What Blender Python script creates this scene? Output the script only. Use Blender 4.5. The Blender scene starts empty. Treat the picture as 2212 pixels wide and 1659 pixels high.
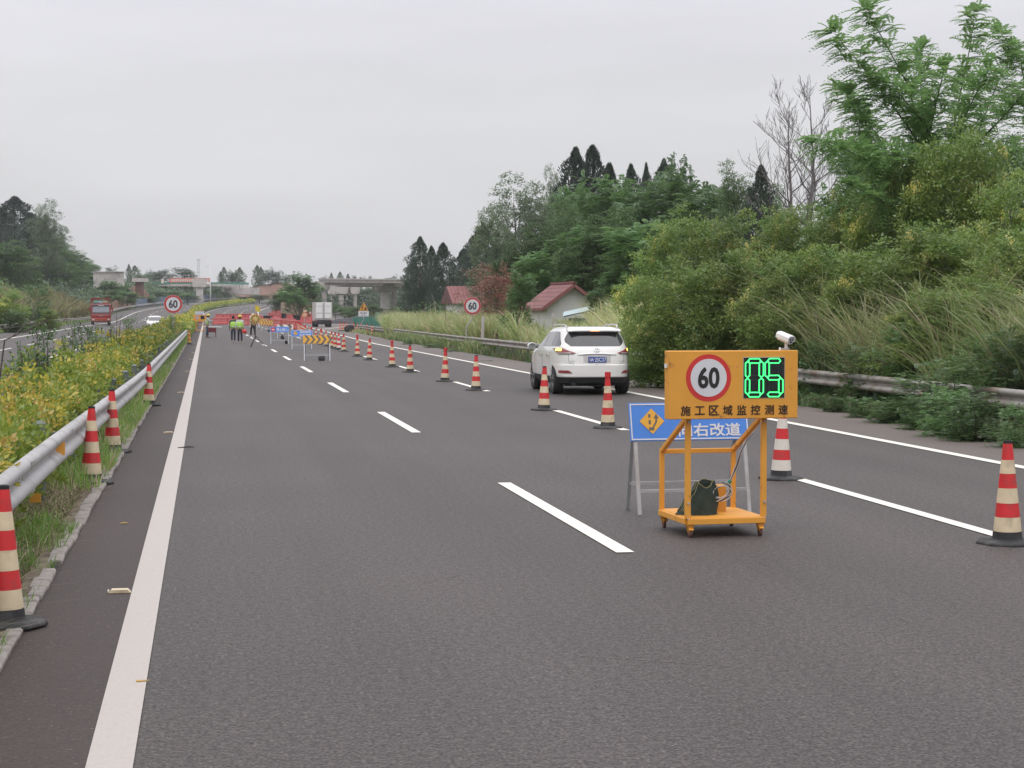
import bpy, bmesh, math, random
import numpy as np
from mathutils import Vector, Matrix
rad = math.radians
S = bpy.context.scene
COL = S.collection
# ------------------------------------------------------------------ camera
CAMH = 1.95; PITCH = rad(2.27); YAW = rad(9.5); F = 3950.0
cam = bpy.data.cameras.new('camera'); camo = bpy.data.objects.new('camera', cam); COL.objects.link(camo)
camo.location = (0, 0, CAMH); camo.rotation_euler = (math.pi/2 - PITCH, 0, -YAW)
cam.sensor_width = 36; cam.lens = 36*F/2212; cam.clip_start = .1; cam.clip_end = 6000
S.camera = camo
# ------------------------------------------------------------------ sky, sun, exposure
SUN_EL = rad(58); SUN_AZ = rad(215)
W = bpy.data.worlds.new('World'); S.world = W; W.use_nodes = True
nt = W.node_tree; N = nt.nodes; L = nt.links
bg = N['Background']
sky = N.new('ShaderNodeTexSky'); sky.sky_type = 'NISHITA'; sky.sun_disc = False
sky.sun_elevation = SUN_EL; sky.sun_rotation = SUN_AZ; sky.air_density = 1.0; sky.dust_density = 4
tc = N.new('ShaderNodeTexCoord'); sx = N.new('ShaderNodeSeparateXYZ'); L.new(tc.outputs['Generated'], sx.inputs[0])
rp = N.new('ShaderNodeValToRGB'); L.new(sx.outputs['Z'], rp.inputs[0])
e = rp.color_ramp.elements
e[0].position = 0.0; e[0].color = (.64, .64, .66, 1)
e[1].position = 1.0; e[1].color = (1.75, 1.75, 1.80, 1)
k = rp.color_ramp.elements.new(.10); k.color = (.70, .70, .72, 1)
k = rp.color_ramp.elements.new(.21); k.color = (.77, .765, .83, 1)
k = rp.color_ramp.elements.new(.4); k.color = (1.05, 1.04, 1.10, 1)
mp = N.new('ShaderNodeMapping'); mp.inputs['Scale'].default_value = (1.5, 1.5, 9); L.new(tc.outputs['Generated'], mp.inputs[0])
no = N.new('ShaderNodeTexNoise'); no.inputs['Scale'].default_value = 2.2; no.inputs['Detail'].default_value = 5; L.new(mp.outputs[0], no.inputs[0])
mr = N.new('ShaderNodeMapRange'); mr.inputs[1].default_value = .3; mr.inputs[2].default_value = .7; mr.inputs[3].default_value = 9.35; mr.inputs[4].default_value = 10.45
L.new(no.outputs[0], mr.inputs[0])
vm = N.new('ShaderNodeVectorMath'); vm.operation = 'SCALE'; L.new(rp.outputs[0], vm.inputs[0]); L.new(mr.outputs[0], vm.inputs['Scale'])
mx = N.new('ShaderNodeMix'); mx.data_type = 'RGBA'; mx.inputs[0].default_value = .96
L.new(sky.outputs[0], mx.inputs[6]); L.new(vm.outputs[0], mx.inputs[7]); L.new(mx.outputs[2], bg.inputs[0])
bg.inputs[1].default_value = .1
sd = bpy.data.lights.new('sun', 'SUN'); sd.energy = .55; sd.angle = rad(14); sd.color = (1, .96, .9)
so = bpy.data.objects.new('sun', sd); COL.objects.link(so)
sdir = Vector((math.sin(SUN_AZ)*math.cos(SUN_EL), math.cos(SUN_AZ)*math.cos(SUN_EL), math.sin(SUN_EL)))
so.rotation_euler = sdir.to_track_quat('Z', 'Y').to_euler(); so.location = (0, 0, 60)
S.view_settings.view_transform = 'Standard'; S.view_settings.look = 'None'; S.view_settings.exposure = .10; S.view_settings.gamma = 1
S.view_settings.use_curve_mapping = False
try:
    S.cycles.max_bounces = 6; S.cycles.diffuse_bounces = 3; S.cycles.glossy_bounces = 3; S.cycles.transparent_max_bounces = 6
    S.cycles.volume_bounces = 0
except Exception: pass

# ------------------------------------------------------------------ measuring helpers (a photo pixel and a depth give a place)
_RM = camo.rotation_euler.to_matrix()
def ray(x, y): return _RM @ Vector(((x-1106)/F, (829.5-y)/F, -1))
def AT(x, y, d): return ray(x, y)*d + Vector((0, 0, CAMH))
def G(x, y, z=0.0):
    r = ray(x, y); return r*((z-CAMH)/r.z) + Vector((0, 0, CAMH))
def sstep(a, b, x):
    t = np.clip((x-a)/(b-a), 0, 1); return t*t*(3-2*t)
def cx(Y): return .00053*np.maximum(0, Y-350.0)**2
def zr(Y):
    t = np.maximum(0, Y-262.0); return np.where(t < 50, .018*t*t/100, .018*(t-25))
def zop(u, Y): return np.maximum(0, -u-1.5)*.024*sstep(100, 250, Y)
def terr(u, Y):
    """terrain height at offset u from the road axis and distance Y"""
    u = np.asarray(u, float); Y = np.asarray(Y, float)
    base = zr(Y) + zop(np.maximum(u, -17.5), Y)
    z = base - .06
    wob = .5*np.sin(u*.35+Y*.05)+.4*np.sin(Y*.11+1.3)*np.cos(u*.13)
    lb = np.clip((-18.6-u)*.34, 0, 9.0)*(1-.55*sstep(300, 420, Y))
    z = np.where(u < -18.6, base-.05+lb+wob*np.clip((-18.6-u)/12, 0, 1), z)
    rr = np.clip((u-13.2)*.16, 0, 1.6)*(1-sstep(75, 125, Y)) + np.clip((u-30)*.03, 0, 1.2)*(1-sstep(100, 160, Y))
    z = np.where(u > 13.0, base-.05+rr+wob*.25*np.clip((u-14)/10, 0, 1)*(1-sstep(120, 170, Y)), z)
    med = (u > -2.75) & (u < -1.3)
    z = np.where(med, base+.03, z)
    s_ = sstep(570, 700, Y); z = z*(1-s_)+(9.2+.8*np.sin(u*.02))*s_
    # low green valley side seen under the overpass
    z = z + sstep(40, 90, u)*sstep(300, 420, Y)*2.0*(1-sstep(560, 700, Y))
    return z
def tz(x, y): return float(terr(x-float(cx(y)), y))

# ------------------------------------------------------------------ mesh helpers
class MB:
    def __init__(s): s.v = []; s.f = []; s.m = []
    def add(s, vs, fs, mi=0):
        o = len(s.v); s.v += [tuple(p) for p in vs]; s.f += [tuple(i+o for i in q) for q in fs]; s.m += [mi]*len(fs); return s
    def box(s, c, d, mi=0, rz=0, rx=0, ry=0):
        M = Matrix.Rotation(rz, 3, 'Z') @ Matrix.Rotation(ry, 3, 'Y') @ Matrix.Rotation(rx, 3, 'X'); c = Vector(c)
        vs = [c + M @ Vector((a*d[0]/2, b*d[1]/2, g*d[2]/2)) for g in (-1, 1) for b in (-1, 1) for a in (-1, 1)]
        return s.add(vs, [(0, 2, 3, 1), (4, 5, 7, 6), (0, 1, 5, 4), (2, 6, 7, 3), (0, 4, 6, 2), (1, 3, 7, 5)], mi)
    def beam(s, a, b, w, h, mi=0, up=(0, 0, 1)):
        a = Vector(a); b = Vector(b); t = (b-a).normalized(); up = Vector(up)
        if abs(t.dot(up)) > .98: up = Vector((0, 1, 0))
        x = t.cross(up).normalized(); y = x.cross(t)
        vs = [p + x*(i*w/2) + y*(j*h/2) for p in (a, b) for i, j in ((-1, -1), (1, -1), (1, 1), (-1, 1))]
        return s.add(vs, [(3, 2, 1, 0), (4, 5, 6, 7), (0, 1, 5, 4), (1, 2, 6, 5), (2, 3, 7, 6), (3, 0, 4, 7)], mi)
    def tube(s, path, r, n=8, mi=0, caps=True):
        path = [Vector(p) for p in path]; m = len(path)
        if not hasattr(r, '__len__'): r = [r]*m
        t0 = (path[1]-path[0]).normalized(); ref = Vector((0, 0, 1)) if abs(t0.z) < .9 else Vector((1, 0, 0))
        x = t0.cross(ref).normalized(); vs = []
        for i, p in enumerate(path):
            t = (path[min(i+1, m-1)]-path[max(i-1, 0)]).normalized()
            x = (x - t*x.dot(t)).normalized(); y = t.cross(x)
            for k in range(n):
                a = 2*math.pi*k/n; vs.append(p + x*(r[i]*math.cos(a)) + y*(r[i]*math.sin(a)))
        fs = [(i*n+k, i*n+(k+1) % n, (i+1)*n+(k+1) % n, (i+1)*n+k) for i in range(m-1) for k in range(n)]
        if caps: fs += [tuple(range(n))[::-1], tuple((m-1)*n+k for k in range(n))]
        return s.add(vs, fs, mi)
    def lathe(s, prof, n=24, c=(0, 0, 0), mis=None, axis='Z', a0=0):
        vs = []; fs = []; c = Vector(c)
        for r, z in prof:
            for k in range(n):
                a = 2*math.pi*k/n+a0; p = (r*math.cos(a), r*math.sin(a), z)
                if axis == 'X': p = (p[2], p[0], p[1])
                if axis == 'Y': p = (p[0], p[2], p[1])
                vs.append(c+Vector(p))
        o = len(s.v); s.v += [tuple(p) for p in vs]
        for i in range(len(prof)-1):
            for k in range(n):
                s.f.append((o+i*n+k, o+i*n+(k+1) % n, o+(i+1)*n+(k+1) % n, o+(i+1)*n+k)); s.m.append(mis[i] if mis else 0)
        s.f.append(tuple(o+k for k in range(n))[::-1]); s.m.append(mis[0] if mis else 0)
        s.f.append(tuple(o+(len(prof)-1)*n+k for k in range(n))); s.m.append(mis[-1] if mis else 0)
        return s
    def prism(s, poly, y0, y1, mi=0):
        """poly in local x,z extruded from y0 (front) to y1"""
        n = len(poly); vs = [(p[0], y0, p[1]) for p in poly]+[(p[0], y1, p[1]) for p in poly]
        fs = [tuple(range(n)), tuple(range(2*n-1, n-1, -1))]+[(i, i+n, (i+1) % n+n, (i+1) % n) for i in range(n)]
        return s.add(vs, fs, mi)
    def xf(s, M):
        s.v = [tuple(M @ Vector(p)) for p in s.v]; return s
    def build(s, name, mats, parent=None, smooth=False, bevel=0, recalc=True):
        me = bpy.data.meshes.new(name); me.from_pydata(s.v, [], s.f)
        if not isinstance(mats, (list, tuple)): mats = [mats]
        for m in mats: me.materials.append(m)
        me.polygons.foreach_set('material_index', s.m)
        if recalc or bevel:
            bm = bmesh.new(); bm.from_mesh(me)
            if recalc: bmesh.ops.recalc_face_normals(bm, faces=bm.faces)
            if bevel: bmesh.ops.bevel(bm, geom=[e for e in bm.edges if len(e.link_faces) == 2 and e.calc_face_angle(0) > .5], offset=bevel, segments=1, affect='EDGES', clamp_overlap=True)
            bm.to_mesh(me); bm.free()
        if smooth: me.shade_smooth() if smooth is True else me.set_sharp_from_angle(angle=smooth)
        me.update()
        o = bpy.data.objects.new(name, me); COL.objects.link(o)
        if parent is not None: o.parent = parent
        return o
def tag(o, label=None, cat=None, group=None, kind=None):
    if label: o['label'] = label
    if cat: o['category'] = cat
    if group: o['group'] = group
    if kind: o['kind'] = kind
    return o
def thing(name, loc, label, cat, group=None, rz=0):
    o = bpy.data.objects.new(name, None); o.empty_display_size = .2; COL.objects.link(o)
    o.location = loc; o.rotation_euler = (0, 0, rz); return tag(o, label, cat, group)
KIDS = {}
def kids(o): return [c for c in o.children]
def copy_tree(o, loc, rz=0, label=None, scale=None, group=None, cat=None):
    c = o.copy(); COL.objects.link(c); c.location = loc; c.rotation_euler = (0, 0, rz)
    if scale is not None: c.scale = scale if hasattr(scale, '__len__') else (scale,)*3
    if label: c['label'] = label
    if group: c['group'] = group
    def rec(a, b):
        for ch in a.children:
            k = ch.copy(); COL.objects.link(k); k.parent = b; rec(ch, k)
    rec(o, c); return c
def place(o, loc, rz=0, scale=None, label=None):
    o.location = loc; o.rotation_euler = (0, 0, rz)
    if scale is not None: o.scale = scale if hasattr(scale, '__len__') else (scale,)*3
    if label: o['label'] = label
    return o
class Proto:
    """first use moves the source itself, later uses copy it with its parts"""
    def __init__(s, o): s.o = o; s.used = False
    def put(s, loc, rz=0, scale=None, label=None, group=None):
        if not s.used:
            s.used = True; place(s.o, loc, rz, scale, label)
            if group: s.o['group'] = group
            s.first = (Vector(loc), rz); return s.o
        c = copy_tree(s.o, loc, rz, label, scale if scale is not None else 1.0, group); return c
def npmesh(name, V, Fq, mats, parent=None, mi=None, smooth=False):
    """fast mesh from numpy: V (n,3), Fq (m,4) or (m,3)"""
    me = bpy.data.meshes.new(name); n = len(V); m, k = Fq.shape
    me.vertices.add(n); me.vertices.foreach_set('co', np.ascontiguousarray(V, dtype=np.float32).ravel())
    me.loops.add(m*k); me.loops.foreach_set('vertex_index', np.ascontiguousarray(Fq, dtype=np.int32).ravel())
    me.polygons.add(m); me.polygons.foreach_set('loop_start', np.arange(0, m*k, k, dtype=np.int32))
    me.polygons.foreach_set('loop_total', np.full(m, k, dtype=np.int32))
    if not isinstance(mats, (list, tuple)): mats = [mats]
    for a in mats: me.materials.append(a)
    if mi is not None: me.polygons.foreach_set('material_index', np.ascontiguousarray(mi, dtype=np.int32))
    me.update(calc_edges=True); me.validate()
    if smooth: me.shade_smooth()
    o = bpy.data.objects.new(name, me); COL.objects.link(o)
    if parent is not None: o.parent = parent
    return o
_dg = None
def text(body, size, mat, parent, center, name='lettering', bold=.02, xs=1.0, depth=.002, face='y', W=None, sp=1.0):
    """flat lettering facing local -y, centred at center; W fits the width"""
    c = bpy.data.curves.new('tmp', 'FONT'); c.body = body; c.size = 1; c.offset = 0; c.extrude = 0; c.resolution_u = 3; c.space_character = sp
    o = bpy.data.objects.new('tmp', c); COL.objects.link(o); dg = bpy.context.evaluated_depsgraph_get(); dg.update()
    me = bpy.data.meshes.new_from_object(o.evaluated_get(dg)); bpy.data.objects.remove(o)
    vs = np.array([v.co[:] for v in me.vertices]); lo = vs.min(0); hi = vs.max(0); mid = (lo+hi)/2
    hh = hi[1]-lo[1]; sc = size/hh; sxx = sc*xs if W is None else W/(hi[0]-lo[0])
    mb = MB(); fs_ = [tuple(p.vertices) for p in me.polygons]; q_ = bold*.75
    for i, (a, b_) in enumerate(((0, 0), (q_, 0), (-q_, 0), (0, q_), (0, -q_), (q_*.7, q_*.7), (-q_*.7, q_*.7), (q_*.7, -q_*.7), (-q_*.7, -q_*.7))):
        mb.add([((p[0]-mid[0]+a)*sxx+center[0], center[1]-i*.00012, (p[1]-mid[1]+b_)*sc+center[2]) for p in vs], fs_)
    bpy.data.meshes.remove(me)
    return mb.build(name, mat, parent, recalc=False)

# ------------------------------------------------------------------ materials
MATS = {}
def M(name, col, rough=.6, metal=0.0, var=.12, scale=6.0, bump=0.0, spec=.5, coat=0.0, emit=0.0, bscale=None, dirt=None, dscale=3.0, dlo=.52, dhi=.72):
    if name in MATS: return MATS[name]
    m = bpy.data.materials.new(name); m.use_nodes = True; nt = m.node_tree; N = nt.nodes; L = nt.links
    b = N['Principled BSDF']; tc = N.new('ShaderNodeTexCoord')
    n = N.new('ShaderNodeTexNoise'); n.inputs['Scale'].default_value = scale; n.inputs['Detail'].default_value = 4; L.new(tc.outputs['Object'], n.inputs[0])
    r = N.new('ShaderNodeMapRange'); r.inputs[1].default_value = .25; r.inputs[2].default_value = .75
    r.inputs[3].default_value = 1-var; r.inputs[4].default_value = 1+var; L.new(n.outputs[0], r.inputs[0])
    v = N.new('ShaderNodeVectorMath'); v.operation = 'SCALE'; v.inputs[0].default_value = col[:3]; L.new(r.outputs[0], v.inputs['Scale'])
    out = v.outputs[0]
    if dirt:
        n2 = N.new('ShaderNodeTexNoise'); n2.inputs['Scale'].default_value = dscale; n2.inputs['Detail'].default_value = 7; L.new(tc.outputs['Object'], n2.inputs[0])
        r2 = N.new('ShaderNodeMapRange'); r2.inputs[1].default_value = dlo; r2.inputs[2].default_value = dhi; L.new(n2.outputs[0], r2.inputs[0])
        x = N.new('ShaderNodeMix'); x.data_type = 'RGBA'; L.new(r2.outputs[0], x.inputs[0]); L.new(out, x.inputs[6]); x.inputs[7].default_value = (*dirt, 1); out = x.outputs[2]
    L.new(out, b.inputs['Base Color'])
    b.inputs['Roughness'].default_value = rough; b.inputs['Metallic'].default_value = metal
    b.inputs['Specular IOR Level'].default_value = spec; b.inputs['Coat Weight'].default_value = coat; b.inputs['Coat Roughness'].default_value = .06
    if emit:
        b.inputs['Emission Color'].default_value = (*col[:3], 1); b.inputs['Emission Strength'].default_value = emit
    if bump:
        n3 = N.new('ShaderNodeTexNoise'); n3.inputs['Scale'].default_value = bscale or scale*4; n3.inputs['Detail'].default_value = 5; L.new(tc.outputs['Object'], n3.inputs[0])
        bp = N.new('ShaderNodeBump'); bp.inputs['Strength'].default_value = bump; bp.inputs['Distance'].default_value = .02
        L.new(n3.outputs[0], bp.inputs['Height']); L.new(bp.outputs[0], b.inputs['Normal'])
    MATS[name] = m; return m
def leafmat(name, a, b_, c=None, trans=.35, nscale=.6):
    """leaf: per-leaf random between a and b_, broad clumps towards c"""
    m = bpy.data.materials.new(name); m.use_nodes = True; nt = m.node_tree; N = nt.nodes; L = nt.links
    N.remove(N['Principled BSDF']); out = N['Material Output']
    g = N.new('ShaderNodeNewGeometry'); mx = N.new('ShaderNodeMix'); mx.data_type = 'RGBA'
    L.new(g.outputs['Random Per Island'], mx.inputs[0]); mx.inputs[6].default_value = (*a, 1); mx.inputs[7].default_value = (*b_, 1)
    tc = N.new('ShaderNodeTexCoord'); n = N.new('ShaderNodeTexNoise'); n.inputs['Scale'].default_value = nscale; n.inputs['Detail'].default_value = 3; L.new(tc.outputs['Object'], n.inputs[0])
    r = N.new('ShaderNodeMapRange'); r.inputs[1].default_value = .45; r.inputs[2].default_value = .65; L.new(n.outputs[0], r.inputs[0])
    oi = N.new('ShaderNodeObjectInfo')
    m2 = N.new('ShaderNodeMix'); m2.data_type = 'RGBA'; L.new(r.outputs[0], m2.inputs[0]); L.new(mx.outputs[2], m2.inputs[6]); m2.inputs[7].default_value = (*(c or a), 1)
    r3 = N.new('ShaderNodeMapRange'); r3.inputs[3].default_value = .72; r3.inputs[4].default_value = 1.3; L.new(oi.outputs['Random'], r3.inputs[0])
    v = N.new('ShaderNodeVectorMath'); v.operation = 'SCALE'; L.new(m2.outputs[2], v.inputs[0]); L.new(r3.outputs[0], v.inputs['Scale'])
    d = N.new('ShaderNodeBsdfDiffuse'); t = N.new('ShaderNodeBsdfTranslucent'); s = N.new('ShaderNodeMixShader'); s.inputs[0].default_value = trans
    L.new(v.outputs[0], d.inputs[0]); L.new(v.outputs[0], t.inputs[0]); L.new(d.outputs[0], s.inputs[1]); L.new(t.outputs[0], s.inputs[2])
    gl = N.new('ShaderNodeBsdfGlossy'); gl.inputs['Roughness'].default_value = .45; gl.inputs[0].default_value = (.9, .95, 1, 1)
    s2 = N.new('ShaderNodeMixShader'); s2.inputs[0].default_value = .05; L.new(s.outputs[0], s2.inputs[1]); L.new(gl.outputs[0], s2.inputs[2])
    L.new(s2.outputs[0], out.inputs[0]); MATS[name] = m; return m
def asphalt(name, base, warm, grain=.35):
    m = bpy.data.materials.new(name); m.use_nodes = True; nt = m.node_tree; N = nt.nodes; L = nt.links
    b = N['Principled BSDF']; tc = N.new('ShaderNodeTexCoord')
    def noise(sc, det=4, stretch=None):
        n = N.new('ShaderNodeTexNoise'); n.inputs['Scale'].default_value = sc; n.inputs['Detail'].default_value = det
        if stretch:
            p = N.new('ShaderNodeMapping'); p.inputs['Scale'].default_value = stretch; L.new(tc.outputs['Object'], p.inputs[0]); L.new(p.outputs[0], n.inputs[0])
        else: L.new(tc.outputs['Object'], n.inputs[0])
        return n
    def rng(n, a, b2, c, d2):
        r = N.new('ShaderNodeMapRange'); r.inputs[1].default_value = a; r.inputs[2].default_value = b2; r.inputs[3].default_value = c; r.inputs[4].default_value = d2; L.new(n.outputs[0], r.inputs[0]); return r
    n1 = noise(55, 3); r1 = rng(n1, .3, .7, 1-grain, 1+grain)
    n4 = noise(20, 2); r4 = rng(n4, .3, .7, 1-grain*.45, 1+grain*.45)
    n2 = noise(.9, 5, (1, .035, 1)); r2 = rng(n2, .3, .7, .84, 1.15)
    n5 = noise(.22, 3); r5 = rng(n5, .35, .65, 0, 1)
    mx = N.new('ShaderNodeMix'); mx.data_type = 'RGBA'; L.new(r5.outputs[0], mx.inputs[0]); mx.inputs[6].default_value = (*base, 1); mx.inputs[7].default_value = (*warm, 1)
    a = N.new('ShaderNodeMath'); a.operation = 'MULTIPLY'; L.new(r1.outputs[0], a.inputs[0]); L.new(r2.outputs[0], a.inputs[1])
    a2 = N.new('ShaderNodeMath'); a2.operation = 'MULTIPLY'; L.new(a.outputs[0], a2.inputs[0]); L.new(r4.outputs[0], a2.inputs[1])
    v = N.new('ShaderNodeVectorMath'); v.operation = 'SCALE'; L.new(mx.outputs[2], v.inputs[0]); L.new(a2.outputs[0], v.inputs['Scale'])
    # sparse pale specks of stone
    n6 = noise(42, 1); r6 = rng(n6, .70, .76, 0, .55)
    m3 = N.new('ShaderNodeMix'); m3.data_type = 'RGBA'; L.new(r6.outputs[0], m3.inputs[0]); L.new(v.outputs[0], m3.inputs[6]); m3.inputs[7].default_value = (.24, .22, .21, 1)
    L.new(m3.outputs[2], b.inputs['Base Color']); b.inputs['Roughness'].default_value = .66; b.inputs['Specular IOR Level'].default_value = .42
    bp = N.new('ShaderNodeBump'); bp.inputs['Strength'].default_value = .5; bp.inputs['Distance'].default_value = .006; L.new(n1.outputs[0], bp.inputs['Height']); L.new(bp.outputs[0], b.inputs['Normal'])
    MATS[name] = m; return m
asph = asphalt('asphalt', (.058, .0495, .0475), (.068, .0565, .053), .8)
asph_sh = asphalt('asphalt_left_edge', (.032, .0205, .0175), (.042, .0275, .0235), .4)
asph_r = asphalt('asphalt_right_edge', (.115, .095, .086), (.135, .110, .099), .28)
paint = M('road_paint', (.80, .78, .70), .55, var=.05, scale=40, dirt=(.28, .26, .24), dscale=26, dlo=.64, dhi=.72)
paint_l = M('worn_road_paint', (.46, .415, .385), .6, var=.07, scale=30, dirt=(.28, .25, .23), dscale=30, dlo=.60, dhi=.85, bump=.2)
conc = M('concrete', (.54, .50, .475), .85, var=.10, scale=1.2, bump=.2, dirt=(.36, .33, .31), dscale=.5)
kerbm = M('kerb_stone', (.30, .27, .25), .85, var=.2, scale=7, bump=.5, dirt=(.14, .12, .10), dscale=8)
galv = M('galvanised_steel', (.46, .45, .45), .5, .35, var=.10, scale=5, dirt=(.27, .24, .22), dscale=3, dlo=.5, dhi=.8)
galvr = M('weathered_steel', (.33, .31, .29), .6, .2, var=.14, scale=4, dirt=(.20, .14, .10), dscale=2.5, dlo=.45, dhi=.7)
postm = M('green_grey_post', (.16, .185, .17), .6, .2, var=.15, scale=9)
steel = M('silver_tube', (.55, .56, .58), .38, .7, var=.08, scale=12)
orange = M('orange_paint', (.74, .34, .05), .5, 0, var=.06, scale=4, dirt=(.32, .13, .05), dscale=13, dlo=.62, dhi=.74, spec=.4)
red = M('red_reflective', (.62, .025, .03), .4, var=.10, scale=7, dirt=(.30, .06, .05), dscale=9, dlo=.5, dhi=.75)
cream = M('cream_reflective', (.68, .56, .38), .45, var=.10, scale=9, dirt=(.34, .27, .19), dscale=7, dlo=.5, dhi=.75)
whiter = M('white_reflective', (.70, .65, .58), .4, var=.08, scale=9, dirt=(.45, .38, .3), dscale=10, dlo=.55, dhi=.8)
yelr = M('yellowed_reflective', (.56, .36, .10), .5, var=.15, scale=9)
orr = M('faded_orange', (.50, .11, .03), .5, var=.15, scale=9)
rubber = M('black_rubber', (.028, .028, .03), .75, var=.3, scale=10, bump=.3, dirt=(.10, .095, .09), dscale=5)
black = M('black_plastic', (.015, .015, .017), .5, var=.2)
blackp = M('black_paint', (.02, .018, .016), .5, var=.1)
blue = M('blue_sign_film', (.06, .22, .66), .38, var=.06, scale=3)
dblue = M('deep_blue_film', (.03, .10, .36), .45, var=.06)
white = M('white_paint', (.78, .78, .77), .5, var=.04, scale=5)
dwhite = M('dirty_white_paint', (.66, .64, .61), .5, var=.08, scale=3, dirt=(.42, .39, .36), dscale=2)
yellow = M('signal_yellow', (.74, .38, .04), .42, var=.06)
greyb = M('brown_grey_film', (.13, .115, .10), .5, var=.08)
glass = M('dark_glass', (.04, .042, .045), .06, var=.05, spec=.7, coat=.3)
signwhite = M('white_sign_film', (.66, .66, .69), .4, var=.04, scale=4)
signred = M('red_sign_film', (.60, .035, .035), .4, var=.05, scale=4)
plast_red = M('red_water_barrier', (.60, .10, .10), .5, var=.14, scale=2.5, dirt=(.50, .10, .08), dscale=2)
soil = M('soil', (.13, .095, .07), .95, var=.35, scale=5, bump=.8, dirt=(.22, .19, .13), dscale=6, dlo=.45, dhi=.6)
redearth = M('red_earth', (.19, .105, .08), .95, var=.25, scale=.6, bump=.6, dirt=(.13, .09, .06), dscale=.35)
bark = M('bark', (.085, .07, .058), .9, var=.25, scale=6, bump=.6)
palebark = M('pale_bark', (.17, .15, .15), .85, var=.2, scale=5, bump=.4)
# ================================================================== SETTING
YS = np.concatenate([np.arange(-10, 60, 2.0), np.arange(60, 250, 5.0), np.arange(250, 700, 5.0)])
def strip(name, u0, u1, dz, mat, Ys=YS, y0=None, y1=None, kind='structure', parent=None, nu=1):
    Ys = np.asarray(Ys)
    if y0 is not None: Ys = np.concatenate([[y0], Ys[(Ys > y0) & (Ys < y1)], [y1]])
    us = [np.asarray([(f(y) if callable(f) else f) for y in Ys], float) for f in (u0, u1)]
    V = []; n = len(Ys)
    for i in range(nu+1):
        u = us[0]+(us[1]-us[0])*i/nu
        V.append(np.stack([u+cx(Ys), Ys, zr(Ys)+zop(u, Ys)+dz], 1))
    V = np.concatenate(V); Fq = []
    for i in range(nu):
        a = np.arange(n-1)+i*n; Fq.append(np.stack([a, a+n, a+n+1, a+1], 1))
    o = npmesh(name, V, np.concatenate(Fq), mat, parent)
    if kind: o['kind'] = kind
    return o
# ---- terrain sheet
gm = bpy.data.materials.new('rough_ground'); gm.use_nodes = True; nt = gm.node_tree; N = nt.nodes; L = nt.links
b = N['Principled BSDF']; b.inputs['Roughness'].default_value = .95; b.inputs['Specular IOR Level'].default_value = .1
tc = N.new('ShaderNodeTexCoord')
n1 = N.new('ShaderNodeTexNoise'); n1.inputs['Scale'].default_value = .09; n1.inputs['Detail'].default_value = 8; L.new(tc.outputs['Object'], n1.inputs[0])
r1 = N.new('ShaderNodeValToRGB'); L.new(n1.outputs[0], r1.inputs[0]); e = r1.color_ramp.elements
e[0].position = .3; e[0].color = (.035, .055, .022, 1); e[1].position = .75; e[1].color = (.13, .10, .055, 1)
k = e.new(.5); k.color = (.065, .085, .03, 1)
n2 = N.new('ShaderNodeTexNoise'); n2.inputs['Scale'].default_value = 2.2; n2.inputs['Detail'].default_value = 6; L.new(tc.outputs['Object'], n2.inputs[0])
mr = N.new('ShaderNodeMapRange'); mr.inputs[3].default_value = .5; mr.inputs[4].default_value = 1.5; L.new(n2.outputs[0], mr.inputs[0])
v = N.new('ShaderNodeVectorMath'); v.operation = 'SCALE'; L.new(r1.outputs[0], v.inputs[0]); L.new(mr.outputs[0], v.inputs['Scale']); L.new(v.outputs[0], b.inputs['Base Color'])
bp = N.new('ShaderNodeBump'); bp.inputs['Strength'].default_value = .8; bp.inputs['Distance'].default_value = .15; L.new(n2.outputs[0], bp.inputs['Height']); L.new(bp.outputs[0], b.inputs['Normal'])
U = np.concatenate([[-1500, -900, -500, -300, -200, -140, -100, -80], np.arange(-66, -18, 2.0), [-18.6, -18, -17, -12, -6, -3, -2.76, -2.74, -2, -1.31, -1.29, 0, 6, 12, 12.99, 13.01, 13.5], np.arange(14, 46, 1.5), [50, 56, 64, 76, 90, 120, 160, 220, 320, 500, 900, 1500]])
YT = np.concatenate([[-60, -30], np.arange(-12, 60, 3.0), np.arange(60, 800, 8.0), np.arange(800, 1300, 40), [1500, 1900, 2500, 3500]])
UU, YY = np.meshgrid(U, YT); ZZ = terr(UU, YY); XX = UU+cx(np.minimum(YY, 760))
V = np.stack([XX.ravel(), YY.ravel(), ZZ.ravel()], 1); nu = len(U); ny = len(YT)
a = (np.arange(ny-1)[:, None]*nu+np.arange(nu-1)[None]).ravel()
o = npmesh('ground', V, np.stack([a, a+1, a+nu+1, a+nu], 1), gm, smooth=False); o['kind'] = 'structure'
# ---- carriageways
def ur(Y): return 12.15 + max(0, Y-95)*.018 + (max(0, Y-150)**2)*.0012 if Y < 240 else 12.15+145*.018+8100*.0012+(Y-240)*.02
strip('road', -1.12, lambda y: min(ur(y), 30), 0, asph, nu=8)
strip('left_shoulder', -1.10, -.50, .004, asph_sh)
strip('right_shoulder', lambda y: 10.1+max(0, y-110)*.016, lambda y: min(ur(y)-.03, 30), .004, asph_r, y1=330, y0=-10, nu=3)
strip('opposite_road', -16.9, -2.76, 0, asph, nu=6)
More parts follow.
